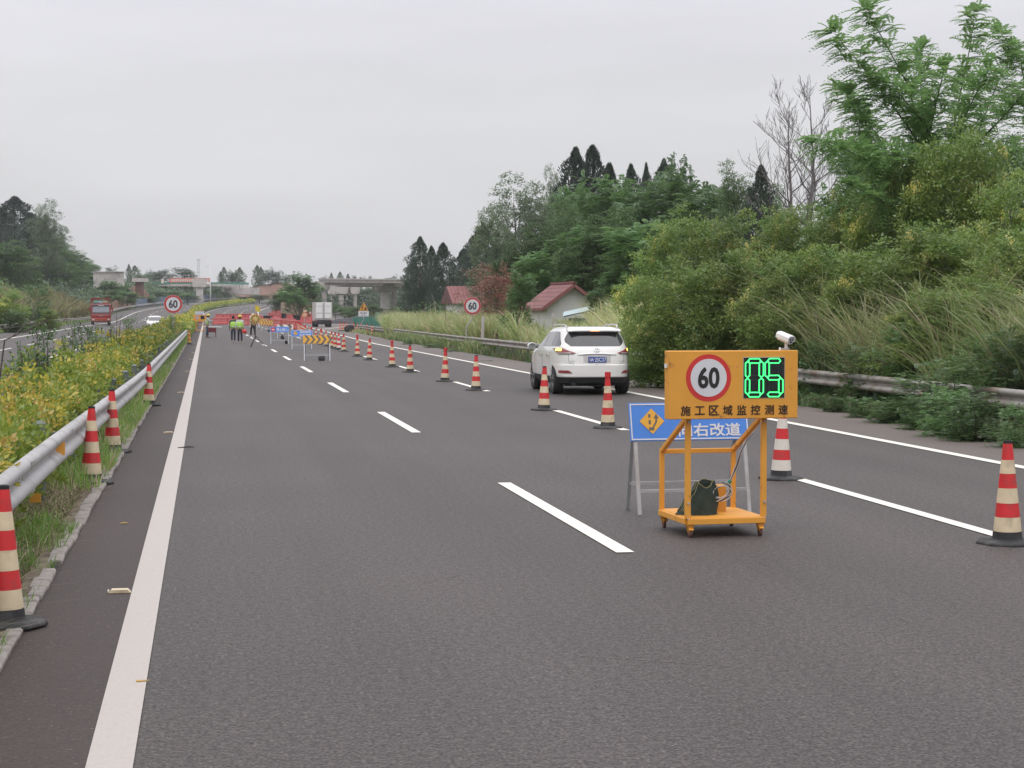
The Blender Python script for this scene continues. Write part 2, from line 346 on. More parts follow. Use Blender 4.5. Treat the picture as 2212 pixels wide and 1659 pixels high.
# ---- painted lines
strip('left_edge_line', -.52, -.32, .008, paint_l, kind='structure')
ule = lambda y: 9.97 + max(0, y-110)*.021
strip('right_edge_line', lambda y: ule(y), lambda y: ule(y)+.18, .008, paint, y0=-10, y1=330)
strip('far_right_edge_line', 10.0, 10.2, .008, paint, y0=345, y1=690)
def dashes(name, uc, y0, y1, w=.15, mat=None, ln=6.1, per=14.85, dz=.008):
    V = []; Fq = []; y = y0
    while y < y1:
        ys = np.linspace(y, y+ln, 4); b0 = len(V)
        for q in ys:
            for s in (-1, 1):
                u = uc+s*w/2; V.append((u+float(cx(q)), q, float(zr(q)+zop(u, q))+dz))
        Fq += [(b0+2*i, b0+2*i+1, b0+2*i+3, b0+2*i+2) for i in range(3)]; y += per
    o = npmesh(name, np.array(V), np.array(Fq), mat or paint); o['kind'] = 'structure'; return o
dashes('left_lane_dashes', 3.33, 14.35-14.85, 640)
dashes('right_lane_dashes', 6.78, 14.35-14.85, 640)
dashes('opposite_outer_lane_dashes', -10.2, 5, 640); dashes('opposite_inner_lane_dashes', -6.5, 5, 640)
strip('opposite_outer_edge_line', -13.9, -13.7, .008, paint); strip('opposite_inner_edge_line', -3.25, -3.05, .008, paint)
def ribbon(name, pts, w, mat, dz=.012):
    P = [Vector((p[0], p[1], float(zr(p[1]))+dz)) for p in pts]; V = []
    for i, p in enumerate(P):
        t = (P[min(i+1, len(P)-1)]-P[max(0, i-1)]); t.z = 0; t.normalize(); s = Vector((-t.y, t.x, 0))*w/2; V += [tuple(p-s), tuple(p+s)]
    o = npmesh(name, np.array(V), np.array([(2*i, 2*i+2, 2*i+3, 2*i+1) for i in range(len(P)-1)]), mat); o['kind'] = 'structure'; return o
ribbon('exit_lane_line', [(11.9, 196), (14, 210), (16.9, 230), (21, 252), (25, 268)], .22, paint)
ribbon('exit_inner_line', [(15.6, 262), (19.5, 272), (25, 284)], .22, paint)
for a_, b_ in (((2.05, 10.1), (2.9, 9.6)), ((3.9, 9.9), (4.3, 9.75)), ((1.5, 13.0), (1.9, 13.4)), ((4.6, 13.6), (5.3, 13.1)), ((3.1, 17.5), (3.35, 19.2))):
    ribbon('road_scratch', [a_, ((a_[0]+b_[0])/2+.01, (a_[1]+b_[1])/2), b_], .007, asph_r, .003)
# ---- broken kerb between verge and left shoulder
rng = random.Random(5)
k = MB(); y = -4.0
while y < 130:
    ln = rng.uniform(.38, .5); w = rng.uniform(.10, .135); z0 = float(zr(y))
    x0 = -1.13+rng.uniform(-.012, .012)
    if rng.random() > .05: k.box((x0-w/2+.02, y+ln/2, -.03+rng.uniform(0, .012)), (w, ln-.012, .12), rz=rng.uniform(-.02, .02))
    y += ln
o = k.build('kerb', kerbm, bevel=.012); o['kind'] = 'structure'
# asphalt crumbs that make the sheet edge ragged
k = MB(); y = 5.0
while y < 60:
    s = rng.uniform(.03, .09); k.add([(-1.10-s*rng.uniform(.2, .9), y+s*rng.uniform(-.2, .2), .001) if q == 0 else ((-1.09, y-s, .0055) if q == 1 else (-1.09, y+s, .0055)) for q in range(3)], [(0, 1, 2)]); y += s*rng.uniform(1.4, 2.2)
o = k.build('ragged_asphalt_edge', asph_sh, recalc=False); o['kind'] = 'structure'
o = strip('verge_soil', -2.74, -1.17, .022, soil, y0=-10, y1=300, nu=2)

# ================================================================== guardrails
WP = [(0, .155), (.045, .150), (.082, .118), (.085, .08), (.055, .045), (.01, .02), (.01, -.02), (.055, -.045), (.085, -.08), (.082, -.118), (.045, -.150), (0, -.155)]
def guardrail(label, ufun, zc, side, y0, y1, step, pst, mat, postmat, posth=.80, pr=.057, cap=True, step2=None, group='steel guardrails along the motorway'):
    t = thing('guardrail', (float(ufun(y0)+cx(y0)), y0, float(zr(y0))), label, 'guardrail', group)
    ox, oy, oz = t.location; V = []; Fq = []; Ys = np.arange(y0, y1+.1, step)
    th = .006
    for Y in Ys:
        u = float(ufun(Y)); X = u+float(cx(Y)); z = float(zr(Y)+zop(u, Y))+zc
        for off in (0, 1):
            for (d, h) in WP: V.append((X+side*(d-off*th)-ox, Y-oy, z+h*(1-off*.03)-oz))
    n = len(WP)
    for i in range(len(Ys)-1):
        for j in range(n-1):
            for off in (0, 1):
                a = (2*i+off)*n+j; b_ = (2*(i+1)+off)*n+j
                Fq.append((a, a+1, b_+1, b_) if off == 0 else (a, b_, b_+1, a+1))
    Y = y0+1.2
    while Y < min(y1, y0+70):
        u = float(ufun(Y)); X = u+float(cx(Y)); z = float(zr(Y)+zop(u, Y))+zc
        for dy in (-.12, -.04, .04, .12):
            for h in (.115, -.115):
                q = MB().box((X+side*.084-ox, Y+dy-oy, z+h-oz), (.014, .024, .024)); k0 = len(V); V += q.v; Fq += [tuple(i+k0 for i in f) for f in q.f]
        Y += 4.0
    ob = npmesh('beam', np.array(V), np.array(Fq), mat, t, smooth=False); ob.data.set_sharp_from_angle(angle=1.0)
    Y = y0+.8; nn = 0
    while Y < y1 and nn < 99:
        u = float(ufun(Y)); X = u+float(cx(Y)); z = float(zr(Y)+zop(u, Y)); p = MB()
        c = (X-side*.20-ox, Y-oy, z-oz)
        prof = [(pr, -.35), (pr, posth)] + ([(pr+.012, posth), (pr+.012, posth+.02), (pr*.5, posth+.045), (.002, posth+.05)] if cap else [])
        p.lathe(prof, 12, c); p.box((X-side*.08-ox, Y-oy, z+zc-oz), (.16, .07, .26))
        po = p.build('post', postmat, t, smooth=.7); Y += pst if (nn < 30 or not step2) else step2; nn += 1
    return t
ul = lambda y: -1.50 + .22*float(sstep(12, 40, np.array(y))) 
gr1 = guardrail('galvanised guardrail on the median verge beside the leaning striped cones', ul, .60, 1, 2.2, 285, 2.0, 4.0, galv, postm, .80, step2=5)
gr2 = guardrail('guardrail of the far carriageway hidden in the median hedge', lambda y: -2.72, .55, -1, 8, 285, 4.0, 4.0, galv, postm, .78, step2=6)
gr3 = guardrail('weathered guardrail on the right, half covered by roadside shrubs', lambda y: 13.0+max(0, y-95)*.018, .53, -1, 10, 178, 3.0, 4.0, galvr, postm, .66)
gr4 = guardrail('guardrail at the foot of the left bank behind the red lorry', lambda y: -17.4, .52, 1, 60, 335, 4.0, 6.0, galvr, postm, .66)
gr5 = guardrail('distant guardrail along the outer curve below the grey panel fence', lambda y: -17.4, .6, 1, 340, 600, 5.0, 4.0, galv, postm, .66)
gr6 = guardrail('distant guardrail following the median round the bend', lambda y: -1.6, .55, 1, 288, 600, 5.0, 4.0, galv, postm, .66)
# orange reflectors on the near median rail
for (px, py, z, w, h) in ((133, 976, .57, .12, .11),):
    p = G(px, py, z); r = MB(); r.prism([(-.05, -.05), (.05, -.065), (.05, .065), (-.05, .05)], -.01, .01)
    o = r.build('rail_reflector', orange); o.location = (ul(p.y)+.045, p.y, .60); o.rotation_euler = (0, 0, rad(25)); tag(o, 'small orange reflector in the groove of the near median guardrail', 'reflector')
o = MB().box((0, 0, 0), (.10, .015, .085)).build('marker_plate', orange, bevel=.004); o.location = G(76, 1076, .22); tag(o, 'square orange marker plate low on the guardrail post by the nearest left cone', 'marker plate')

# ================================================================== road studs on the left edge
st = thing('road_stud', (0, 0, 0), 'cream reflective road stud beside the left edge line', 'road stud', 'road studs beside the left edge line')
MB().prism([(-.075, 0), (.075, 0), (.055, .022), (-.055, .022)], -.04, .04).build('stud_body', cream, st)
MB().box((-.078, 0, .010), (.008, .06, .014)).build('reflector', whiter, st)
PS = Proto(st)
for i, (px, py) in enumerate(((264, 1281), (371, 936), (400, 849), (411, 803), (421, 777), (427, 762), (431, 751))):
    g = G(px, py); PS.put((min(g.x, -.60), g.y, .006), 0, label=('nearest cream road stud beside the left edge line' if i == 0 else 'second cream road stud beside the left edge line' if i == 1 else 'small distant road stud beside the left edge line'))
# litter on the shoulder
o = MB().tube([(-.11, 0, .01), (-.03, .012, .012), (.05, -.01, .02), (.12, .01, .012)], [.006, .009, .012, .006], 6).build('twig', blackp, smooth=True); o.location = G(401, 968, .009); tag(o, 'dark broken strip lying across the left edge line', 'debris')
o = MB().tube([(-.04, 0, .01), (.03, .01, .012)], [.008, .002], 5).build('dry_leaf', yelr); o.location = G(311, 1475, .002); tag(o, 'tiny dry leaf at the right border of the left edge line', 'dry leaf')
o = MB().tube([(-.03, 0, .006), (.02, .008, .012), (.05, 0, .006)], [.004, .008, .001], 5).build('dry_leaf', yelr); o.location = G(266, 1132, .008); tag(o, 'curled dry leaf on the brown left shoulder', 'dry leaf')

# ================================================================== far structures
greeng = M('green_debris_net', (.03, .20, .145), .8, var=.2, scale=1.5)
tealn = M('teal_net', (.07, .23, .18), .8, var=.15, scale=1)
greyp = M('grey_blue_panel', (.17, .20, .25), .6, var=.12, scale=.6)
bluep = M('faded_blue_panel', (.13, .19, .31), .6, var=.1, scale=.6)
brownb = M('brown_board', (.33, .20, .13), .85, var=.18, scale=1.1, dirt=(.22, .15, .10), dscale=1)
beigeb = M('beige_board', (.36, .29, .21), .85, var=.15, scale=1)
def pier(parent, x0, x1, yf, yb, zb, zt, zcap, capo=.6):
    MB().box(((x0+x1)/2, (yf+yb)/2, (zb+zt)/2), (x1-x0, yb-yf, zt-zb)).build('pier', conc, parent, bevel=.08)
    MB().prism([(x0-capo*.7, zt), (x1+capo*.7, zt), (x1+capo, zt+(zcap-zt)*.18), (x1+capo, zcap), (x0-capo, zcap), (x0-capo, zt+(zcap-zt)*.18)], yf-.4, yb+.4).build('pier_cap', conc, parent)
# overpass on the right
ov = thing('overpass', tuple(AT(760, 690, 440)), 'grey concrete overpass on square piers crossing behind the white box lorry', 'overpass')
o0 = ov.location.copy()
def A(px, py, d): return AT(px, py, d)-o0
def slab(name, parent, px0, px1, yt0, yb0, yt1, yb1, d0, d1, thick, mat, base):
    a = AT(px0, yt0, d0)-base; b_ = AT(px1, yt1, d1)-base; za = (AT(px0, yb0, d0)-base).z; zb = (AT(px1, yb1, d1)-base).z
    t = Vector((-(b_.y-a.y), b_.x-a.x, 0)).normalized()*thick
    vs = [(a.x, a.y, za), (b_.x, b_.y, zb), (b_.x, b_.y, b_.z), (a.x, a.y, a.z)]; vs += [(p[0]+t.x, p[1]+t.y, p[2]) for p in vs]
    return MB().add(vs, [(0, 1, 2, 3), (7, 6, 5, 4), (0, 4, 5, 1), (1, 5, 6, 2), (2, 6, 7, 3), (3, 7, 4, 0)]).build(name, mat, parent)
slab('deck', ov, 688, 1010, 602.5, 609.8, 605, 613.5, 440, 400, 11, conc, o0)
slab('parapet', ov, 686, 1010, 601.2, 603.6, 603.4, 606.2, 439.4, 399.4, .35, M('pale_concrete', (.46, .44, .41), .85, var=.1, scale=1), o0)
slab('girder', ov, 700, 828, 609.6, 616.5, 611, 618, 441.5, 424, 1.2, conc, o0)
slab('girder', ov, 852, 1010, 611.4, 618.6, 613, 620, 421.5, 402, 1.2, conc, o0)
slab('girder', ov, 712, 826, 610.5, 619.5, 611, 620.5, 447, 430, 1.2, conc, o0)
def pierpx(parent, base, px0, px1, pyt, pyb, pycap, d, dep=2.2, capo=.7):
    a = AT(px0, pyt, d)-base; b_ = AT(px1, pyt, d)-base; zb = (AT(px0, pyb, d)-base).z; zc = (AT(px0, pycap, d)-base).z
    pier(parent, a.x, b_.x, a.y, a.y+dep, zb-4, a.z, zc, capo)
pierpx(ov, o0, 697, 706, 627, 665, 610, 443); pierpx(ov, o0, 733, 742.5, 635, 665, 617, 455, 3, 1.0); pierpx(ov, o0, 716, 722, 636, 665, 619, 465, 3)
pierpx(ov, o0, 746, 752, 637, 665, 619, 470, 3); pierpx(ov, o0, 764, 771, 635, 665, 618, 455, 3); pierpx(ov, o0, 682, 690, 635, 660, 622, 446, 2)
pierpx(ov, o0, 825, 843, 629, 675, 611, 428, 5, 1.6); pierpx(ov, o0, 848, 857.5, 624, 668, 613, 432, 2.5, .9)
slab('cross_beam', ov, 710, 745, 620, 636, 620, 636, 458, 456, 6, conc, o0)
# unfinished overpass on the left with banner
o1v = AT(430, 645, 520)
ol = thing('overpass', tuple(o1v), 'long unfinished overpass under green netting behind the red banner', 'overpass'); o1 = ol.location.copy()
slab('deck', ol, 326, 476, 613.5, 618.5, 613.5, 618.5, 535, 528, 9, conc, o1)
slab('netting', ol, 324, 420, 609.8, 613.6, 609.8, 613.6, 534.6, 531, .4, tealn, o1)
slab('girder', ol, 345, 420, 618.2, 623, 618.2, 622.5, 537, 533, 2, conc, o1); slab('girder', ol, 441, 478, 618, 623, 618, 622, 532, 530, 2, conc, o1)
pierpx(ol, o1, 423.5, 439, 620.5, 645, 601.8, 516, 2.5, 1.0)
slab('abutment', ol, 380, 417, 615.5, 634, 622, 636, 540, 540, 4, conc, o1)
slab('abutment', ol, 478, 541, 623, 637, 622, 636, 540, 536, 5, conc, o1)
slab('netting', ol, 455, 536, 609.8, 615, 610.5, 614.5, 545, 540, .5, tealn, o1)
for i in range(8): slab('beam_end', ol, 478+i*6.6, 481.5+i*6.6, 615, 622.6, 615, 622.6, 538.5, 538.2, 2, conc, o1)
bn = thing('banner', tuple(AT(400, 612, 528)), 'long red and white banner standing on the unfinished overpass', 'banner'); bb = bn.location.copy()
slab('cloth', bn, 348, 353.5, 602.6, 611.8, 602.6, 611.8, 529, 529, .08, M('pale_banner', (.72, .62, .55), .7, var=.1), bb)
slab('cloth', bn, 366, 453, 601, 610.6, 600.5, 609.4, 529, 527, .08, M('pink_banner', (.62, .17, .13), .7, var=.12, scale=1), bb)
for i in range(17):
    px = 369.5+i*4.85
    if 418 < px < 440: continue
    slab('character', bn, px, px+3.3, 603, 608.6, 603, 608.6, 528.2-i*.1, 528.2-i*.1, .05, M('banner_lettering', (.75, .62, .55), .7, var=.1), bb)
for px in (350, 380, 410, 450): slab('banner_post', bn, px, px+.7, 600.5, 613.8, 600.5, 613.8, 529.6, 529.6, .1, steel, bb)
# concrete blocks and a capped pier on red earth
t = thing('retaining_wall', tuple(AT(240, 612, 420)), 'pale concrete block wall above the trees behind the red lorry', 'wall'); bb = t.location.copy()
slab('wall_panel', t, 214, 268.5, 587.5, 622, 587, 618, 420, 424, 3, conc, bb); slab('coping', t, 213, 269, 586.5, 588.4, 586, 587.8, 419.6, 423.6, 3.8, conc, bb)
t = thing('bridge_pier', tuple(AT(300, 625, 430)), 'short capped concrete pier standing in red earth left of the speed sign', 'bridge pier'); bb = t.location.copy()
slab('pier_cap', t, 285, 313.5, 600.5, 609, 601, 608.8, 430, 430, 4, conc, bb); slab('column', t, 292, 306, 608.9, 640, 608.9, 640, 431, 431, 2.4, redearth, bb)
# lattice mast
ms = thing('lattice_mast', tuple(AT(429, 601, 620)), 'pale lattice radio mast rising behind the red banner', 'mast')
k = MB(); Hm = 40*620/3950; 
for sx_ in (-.55, .55):
    for sy in (-.55, .55): k.beam((sx_, sy, -3), (sx_*.45, sy*.45, Hm), .09, .09)
k.build('legs', steel, ms); k = MB()
for i in range(11):
    z0 = i*Hm/11; z1 = (i+1)*Hm/11; f0 = 1-.55*z0/Hm; f1 = 1-.55*z1/Hm
    for s in (-1, 1):
        k.beam((-.55*s*f0, -.55*f0, z0), (.55*s*f1, -.55*f1, z1), .06, .06); k.beam((-.55*f0, -.55*f0*s, z0), (-.55*f1, .55*f1*s, z1), .06, .06)
k.build('bracing', steel, ms); MB().box((0, 0, Hm), (1.5, 1.5, .15)).build('platform', steel, ms)
# tall lamp post
lp = thing('street_lamp', tuple(AT(454.7, 650, 470)), 'tall white lamp post by the end of the red banner', 'street lamp')
Hl = 78*470/3950
MB().tube([(0, 0, -1), (0, 0, 5), (0, 0, Hl)], [.16, .13, .06], 10).build('pole', white, lp, smooth=True); MB().tube([(0, 0, Hl-.2), (-.35, 0, Hl+.1), (-.7, 0, Hl-.1)], .04, 6).build('arm', white, lp)
MB().box((-.75, 0, Hl-.35), (.32, .3, .18)).build('lamp_head', dwhite, lp, bevel=.03)
# grey-blue panel fence round the outer curve
def panel_fence(name, label, cat, pts, h, mats_, step, postmat, jag=0, seed=1, thick=.06):
    """pts: list of (x,y,z base)"""
    t = thing(name, tuple(pts[0]), label, cat); base = Vector(pts[0]); r = random.Random(seed); out = []
    for i in range(len(pts)-1):
        a = Vector(pts[i])-base; b_ = Vector(pts[i+1])-base; n = max(1, int((b_-a).length/step))
        for j in range(n): out.append((a.lerp(b_, j/n), a.lerp(b_, (j+1)/n)))
    for j, (p, q) in enumerate(out):
        m = MB(); d = (q-p).normalized(); s = Vector((-d.y, d.x, 0))*thick; hh = h+r.uniform(-jag, jag); h2 = h+r.uniform(-jag, jag); e2 = d*.03
        vs = [p+e2-Vector((0, 0, .5)), q-e2-Vector((0, 0, .5)), q-e2+Vector((0, 0, h2)), p+e2+Vector((0, 0, hh))]; vs += [v_+s for v_ in vs]
        m.add(vs, [(0, 1, 2, 3), (7, 6, 5, 4), (0, 4, 5, 1), (1, 5, 6, 2), (2, 6, 7, 3), (3, 7, 4, 0)])
        m.build('panel', mats_[(j*7//5) % len(mats_)], t); MB().box((p.x, p.y, p.z+h/2-.1), (.08, .08, h+.2)).build('post', postmat, t)
    return t
pts = []
for Y in np.arange(425, 560, 8.0): pts.append((-18.6+float(cx(Y)), Y, float(zr(Y)+zop(-17.5, Y))))
panel_fence('panel_fence', 'grey and faded blue panel fence along the outside of the bend', 'fence', pts, 1.9, [greyp, bluep, greyp], 2.4, greyp, .05, 2)
a_ = AT(243, 684, 362); c_ = AT(295, 664.5, 440)
panel_fence('board_fence', 'brown board fence behind the red lorry', 'fence', [tuple(a_), tuple(a_.lerp(c_, .5)), tuple(c_)], 3.0, [brownb, brownb], 2.2, brownb, .25, 4, .1)
a_ = AT(607, 671.5, 325); c_ = AT(650, 674, 305)
panel_fence('board_fence', 'beige board fence under the green tree beyond the black barriers', 'fence', [tuple(a_), tuple(c_)], 1.5, [beigeb], 1.6, beigeb, .12, 5, .08)
a_ = AT(763, 699, 236); c_ = AT(812, 700, 196); d_ = AT(822, 706, 176)
panel_fence('net_fence', 'dark green mesh fence behind the triangular roadworks sign', 'fence', [tuple(a_), tuple(c_)], .8, [greeng], 3, greeng, 0, 6, .05)
panel_fence('net_fence', 'upright teal mesh panel at the edge of the tall grass', 'fence', [tuple(c_), tuple(d_)], 1.3, [tealn], 3, greeng, 0, 7, .05)
# mounds
def mound(name, px, d, w, dep, ztop, mat, seed=0, kind='structure', rzz=0, pw=1.0):
    p = AT(px, 673, d); gz = tz(p.x, p.y)-1.0; h = ztop-gz; n = 28; rr = random.Random(seed); ph = [rr.uniform(0, 6) for _ in range(6)]
    V = []; 
    for i in range(n+1):
        for j in range(n+1):
            a = i/n*2-1; b2 = j/n*2-1; q = max(0, 1-(a*a+b2*b2)); z = h*(q**pw)*(1+.10*math.sin(a*7+ph[0]+b2*4)+.07*math.sin(b2*11+ph[1]+a*9)+.04*math.sin(a*23+ph[2]))
            V.append((p.x+a*w/2*math.cos(rzz)-b2*dep/2*math.sin(rzz), p.y+a*w/2*math.sin(rzz)+b2*dep/2*math.cos(rzz), gz+z))
    q = [(i*(n+1)+j, (i+1)*(n+1)+j, (i+1)*(n+1)+j+1, i*(n+1)+j+1) for i in range(n) for j in range(n)]
    o = npmesh(name, np.array(V), np.array(q), mat, smooth=True); o['kind'] = kind; return o
netm = M('dark_ground_net', (.05, .045, .052), .9, var=.2, scale=.5, bump=.3)
mound('covered_mound', 790, 285, 20, 12, 1.2, netm, 1)
mound('green_hillside', 800, 560, 60, 40, 7.5, gm, 2); 
mound('earth_slope', 668, 345, 8, 14, 4.6, redearth, 3); mound('earth_slope', 600, 640, 34, 20, 11.5, redearth, 4); mound('earth_slope', 296, 445, 9, 8, 7.6, redearth, 5)
mound('earth_slope', 560, 600, 30, 20, 8.5, redearth, 8)
# ================================================================== OBJECTS
# ------------------------------------------------------------------ traffic cones
def make_cone(a, b_, sleeve=False, capm=black):
    t = thing('traffic_cone', (0, 0, 0), 'cone', 'traffic cone')
    lo = [(.262, .0), (.268, .008), (.262, .024), (.235, .034), (.16, .040), (.135, .046)]
    MB().lathe(lo, 8, a0=.39).build('base', rubber, t, bevel=.004)
    MB().lathe([(.128, .044), (.124, .06), (.119, .106)], 28).build('collar', rubber, t, smooth=.8)
    pr = [(.1175, .104), (.1165, .112), (.114, .226), (.099, .229), (.1, .23)]
    Z = [.108, .229, .347, .472, .594, .708, .848]; R_ = [.1165, .1125-.012, .098-.006, .080-.001, .0655, .052, .036]
    R_ = [.1165, .104, .0915, .0785, .0655, .0535, .0375]
    P = []; ms = []; wob = random.Random(3)
    for i in range(6):
        for q in range(3):
            f = q/3; P.append((R_[i]*(1-f)+R_[i+1]*f+wob.uniform(-.0006, .0006), Z[i]*(1-f)+Z[i+1]*f)); ms.append(i % 2)
    P.append((R_[6], Z[6])); 
    MB().lathe(P, 28, mis=ms).build('cone_body', [a, b_], t, smooth=.8)
    if sleeve:
        MB().lathe([(.040, .842), (.040, .852), (.052, .856), (.050, .94), (.042, .945)], 20).build('sleeve', red, t, smooth=.8)
    else:
        MB().lathe([(.0385, .845), (.038, .868), (.031, .870), (.030, .858)], 20).build('cap', capm, t, smooth=.8)
    return t
coneA = Proto(make_cone(cream, red)); coneB = Proto(make_cone(whiter, red)); coneS = Proto(make_cone(cream, red, True)); coneC = Proto(make_cone(yelr, orr))
_ct = random.Random(4)
def cone(P, px, py, lab, tilt=None, s=1.0, grp='red and cream striped traffic cones', z=0, d=None):
    g = G(px, py)
    o = P.put((g.x, g.y, float(zr(g.y))+z), random.Random(px).uniform(0, 6), s, lab, grp)
    tilt = tilt or (_ct.uniform(-.022, .022), _ct.uniform(-.022, .022)); o.rotation_euler = (tilt[0], tilt[1], o.rotation_euler.z); return o
cone(coneA, 10, 1355, 'striped cone cut off by the left picture edge, nearest on the kerb', (0, 0), z=.012)
cone(coneA, 197, 1046, 'second striped cone from the front beside the left guardrail, base on kerb and grass', (.01, -.015), z=.012)
cone(coneA, 243, 978, 'third striped cone from the front at the left guardrail, half sunk in grass', (.0, .0), z=.008)
cone(coneA, 321, 877, 'fourth striped cone at the left guardrail, leaning slightly left', (.02, .05), z=.008)
cone(coneC, 409, 744, 'small yellowed cone at the far end of the near left guardrail')
cone(coneA, 2176, 1174, 'large striped cone at the right picture edge standing on the lane dash')
cone(coneB, 1687, 1035, 'striped cone with whiter bands right behind the orange speed display')
cone(coneS, 1313, 925, 'striped cone with a red sleeve on top in front of the white car')
cone(coneA, 1175, 886, 'striped cone in front of the left rear wheel of the white car')
cone(coneA, 1028, 843, 'striped cone just left of the white car, standing on the lane dash')
cone(coneS, 961, 824, 'sleeve-topped striped cone, second one left of the white car')
cone(coneA, 886, 804, 'striped cone below the right roadside 60 sign, third left of the white car')
cone(coneS, 847, 793, 'sleeve-topped striped cone, fourth one left of the white car')
cone(coneA, 798, 778, 'striped cone, fifth one left of the white car')
cone(coneS, 772, 770, 'sleeve-topped striped cone, sixth one left of the white car')
cone(coneA, 742.6, 760, 'rightmost of three striped cones close to the yellow chevron board')
cone(coneB, 732, 755.7, 'middle of three striped cones close to the yellow chevron board')
cone(coneA, 724, 753.4, 'leftmost of three striped cones close to the yellow chevron board')
rr = random.Random(9)
for i in range(26):
    f = i/25; Y = 99+(236-99)*f**1.1; X = 6.7+(11.9-6.7)*f**1.7
    p = (coneA, coneB, coneS)[i % 3]; p.put((X+rr.uniform(-.1, .1), Y, 0), rr.uniform(0, 6), 1, 'small distant cone in the dense row, '+('behind the near chevron board' if i < 8 else 'level with the blue boards' if i < 17 else 'at its far end by the barriers'), 'distant cones in the dense row')
# clustered cones on the right shoulder
for nm, (px, py), n_, lab in (('a', (742, 715), 6, 'cone in the tight cluster on the right shoulder left of the black bag'), ('b', (772, 717), 4, 'cone in the cluster right of the black bag on the right shoulder'), ('c', (793, 720), 1, 'single cone half hidden in the grass right of the shoulder cones'), ('d', (804, 723), 1, 'rightmost shoulder cone standing in the tall grass')):
    g = G(px, py)
    for i in range(n_):
        X = g.x+(i % 3-1)*.32 if n_ > 1 else g.x; Y = g.y+(i//3)*.5
        coneA.put((X, Y, 0), i, 1, lab, 'cones stored on the right shoulder')
for (px, py) in ((865, 0),): pass
far_c = [(647, 688, 262), (652, 688, 262), (656, 688.5, 260), (641, 688, 265), (624, 683, 300), (629, 683, 300)]
# ------------------------------------------------------------------ bags
def sandbag(loc, s, lab, rz=0, mat=None, grp='black sandbags weighing down the sign stands'):
    bm = bmesh.new(); bmesh.ops.create_icosphere(bm, subdivisions=3, radius=1); r = random.Random(int(loc[1]*10))
    a, b2 = r.uniform(0, 6), r.uniform(0, 6)
    for v in bm.verts:
        c = v.co; c.z = (abs(c.z)**.8)*math.copysign(1, c.z); f = 1+.06*math.sin(3*c.x+a)+.05*math.sin(4*c.y+b2+2*c.z); v.co = Vector((c.x*s[0]/2*f, c.y*s[1]/2*f, (max(c.z, -.75)+.75)*s[2]/1.75*f))
    me = bpy.data.meshes.new('sandbag'); bm.to_mesh(me); bm.free(); me.shade_smooth(); me.materials.append(mat or rubber)
    o = bpy.data.objects.new('sandbag', me); COL.objects.link(o); o.location = loc; o.rotation_euler = (0, 0, rz); return tag(o, lab, 'sandbag', grp)
# ------------------------------------------------------------------ A-frame boards
def frame_sign(loc, rz, w, h, top, lean, faces, lab, cat='road sign', spread=.5, fm=None, lw=.035, extra=0):
    """board leaning back, its lower edge towards us; faces(mb parent) draws on local plane"""
    fm = fm or steel
    t = thing('folding_sign', loc, lab, cat, 'folding signs standing on the closed lanes'); t.rotation_euler = (0, 0, rz)
    hy = spread/2; yf = -hy; # front feet at -hy, apex at 0
    for s in (-1, 1):
        x = s*(w/2-.05)
        f = MB().beam((x+s*extra, -hy, 0), (x, -.02, top-.02), lw, lw*.8).build('leg', fm, t)
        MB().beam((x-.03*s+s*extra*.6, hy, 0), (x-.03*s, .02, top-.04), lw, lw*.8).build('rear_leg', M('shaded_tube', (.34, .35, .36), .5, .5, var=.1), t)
    zb = .21*top/1.0
    MB().beam((-w/2+.06, -hy*.80, zb), (w/2-.06, -hy*.80, zb), .028, .028).build('cross_bar', fm, t)
    MB().beam((-w/2+.08, hy*.74, zb+.04), (w/2-.08, hy*.74, zb+.04), .028, .028).build('cross_bar', fm, t)
    # board in own leaning plane
    a = math.atan2(hy, top); Mx = Matrix.Translation((0, -.015, top)) @ Matrix.Rotation(-a, 4, 'X') @ Matrix.Translation((0, -.02, 0))
    def fin(o): o.data.transform(Mx); return o
    fin(MB().box((0, .008, -h/2), (w, .014, h)).build('board', faces['bg'], t, bevel=.002))
    faces['draw'](t, fin, w, h); return t
def bar2(mat, poly, y=-.004, name='mark', y1=-.001): return (name, mat, poly, y, y1)
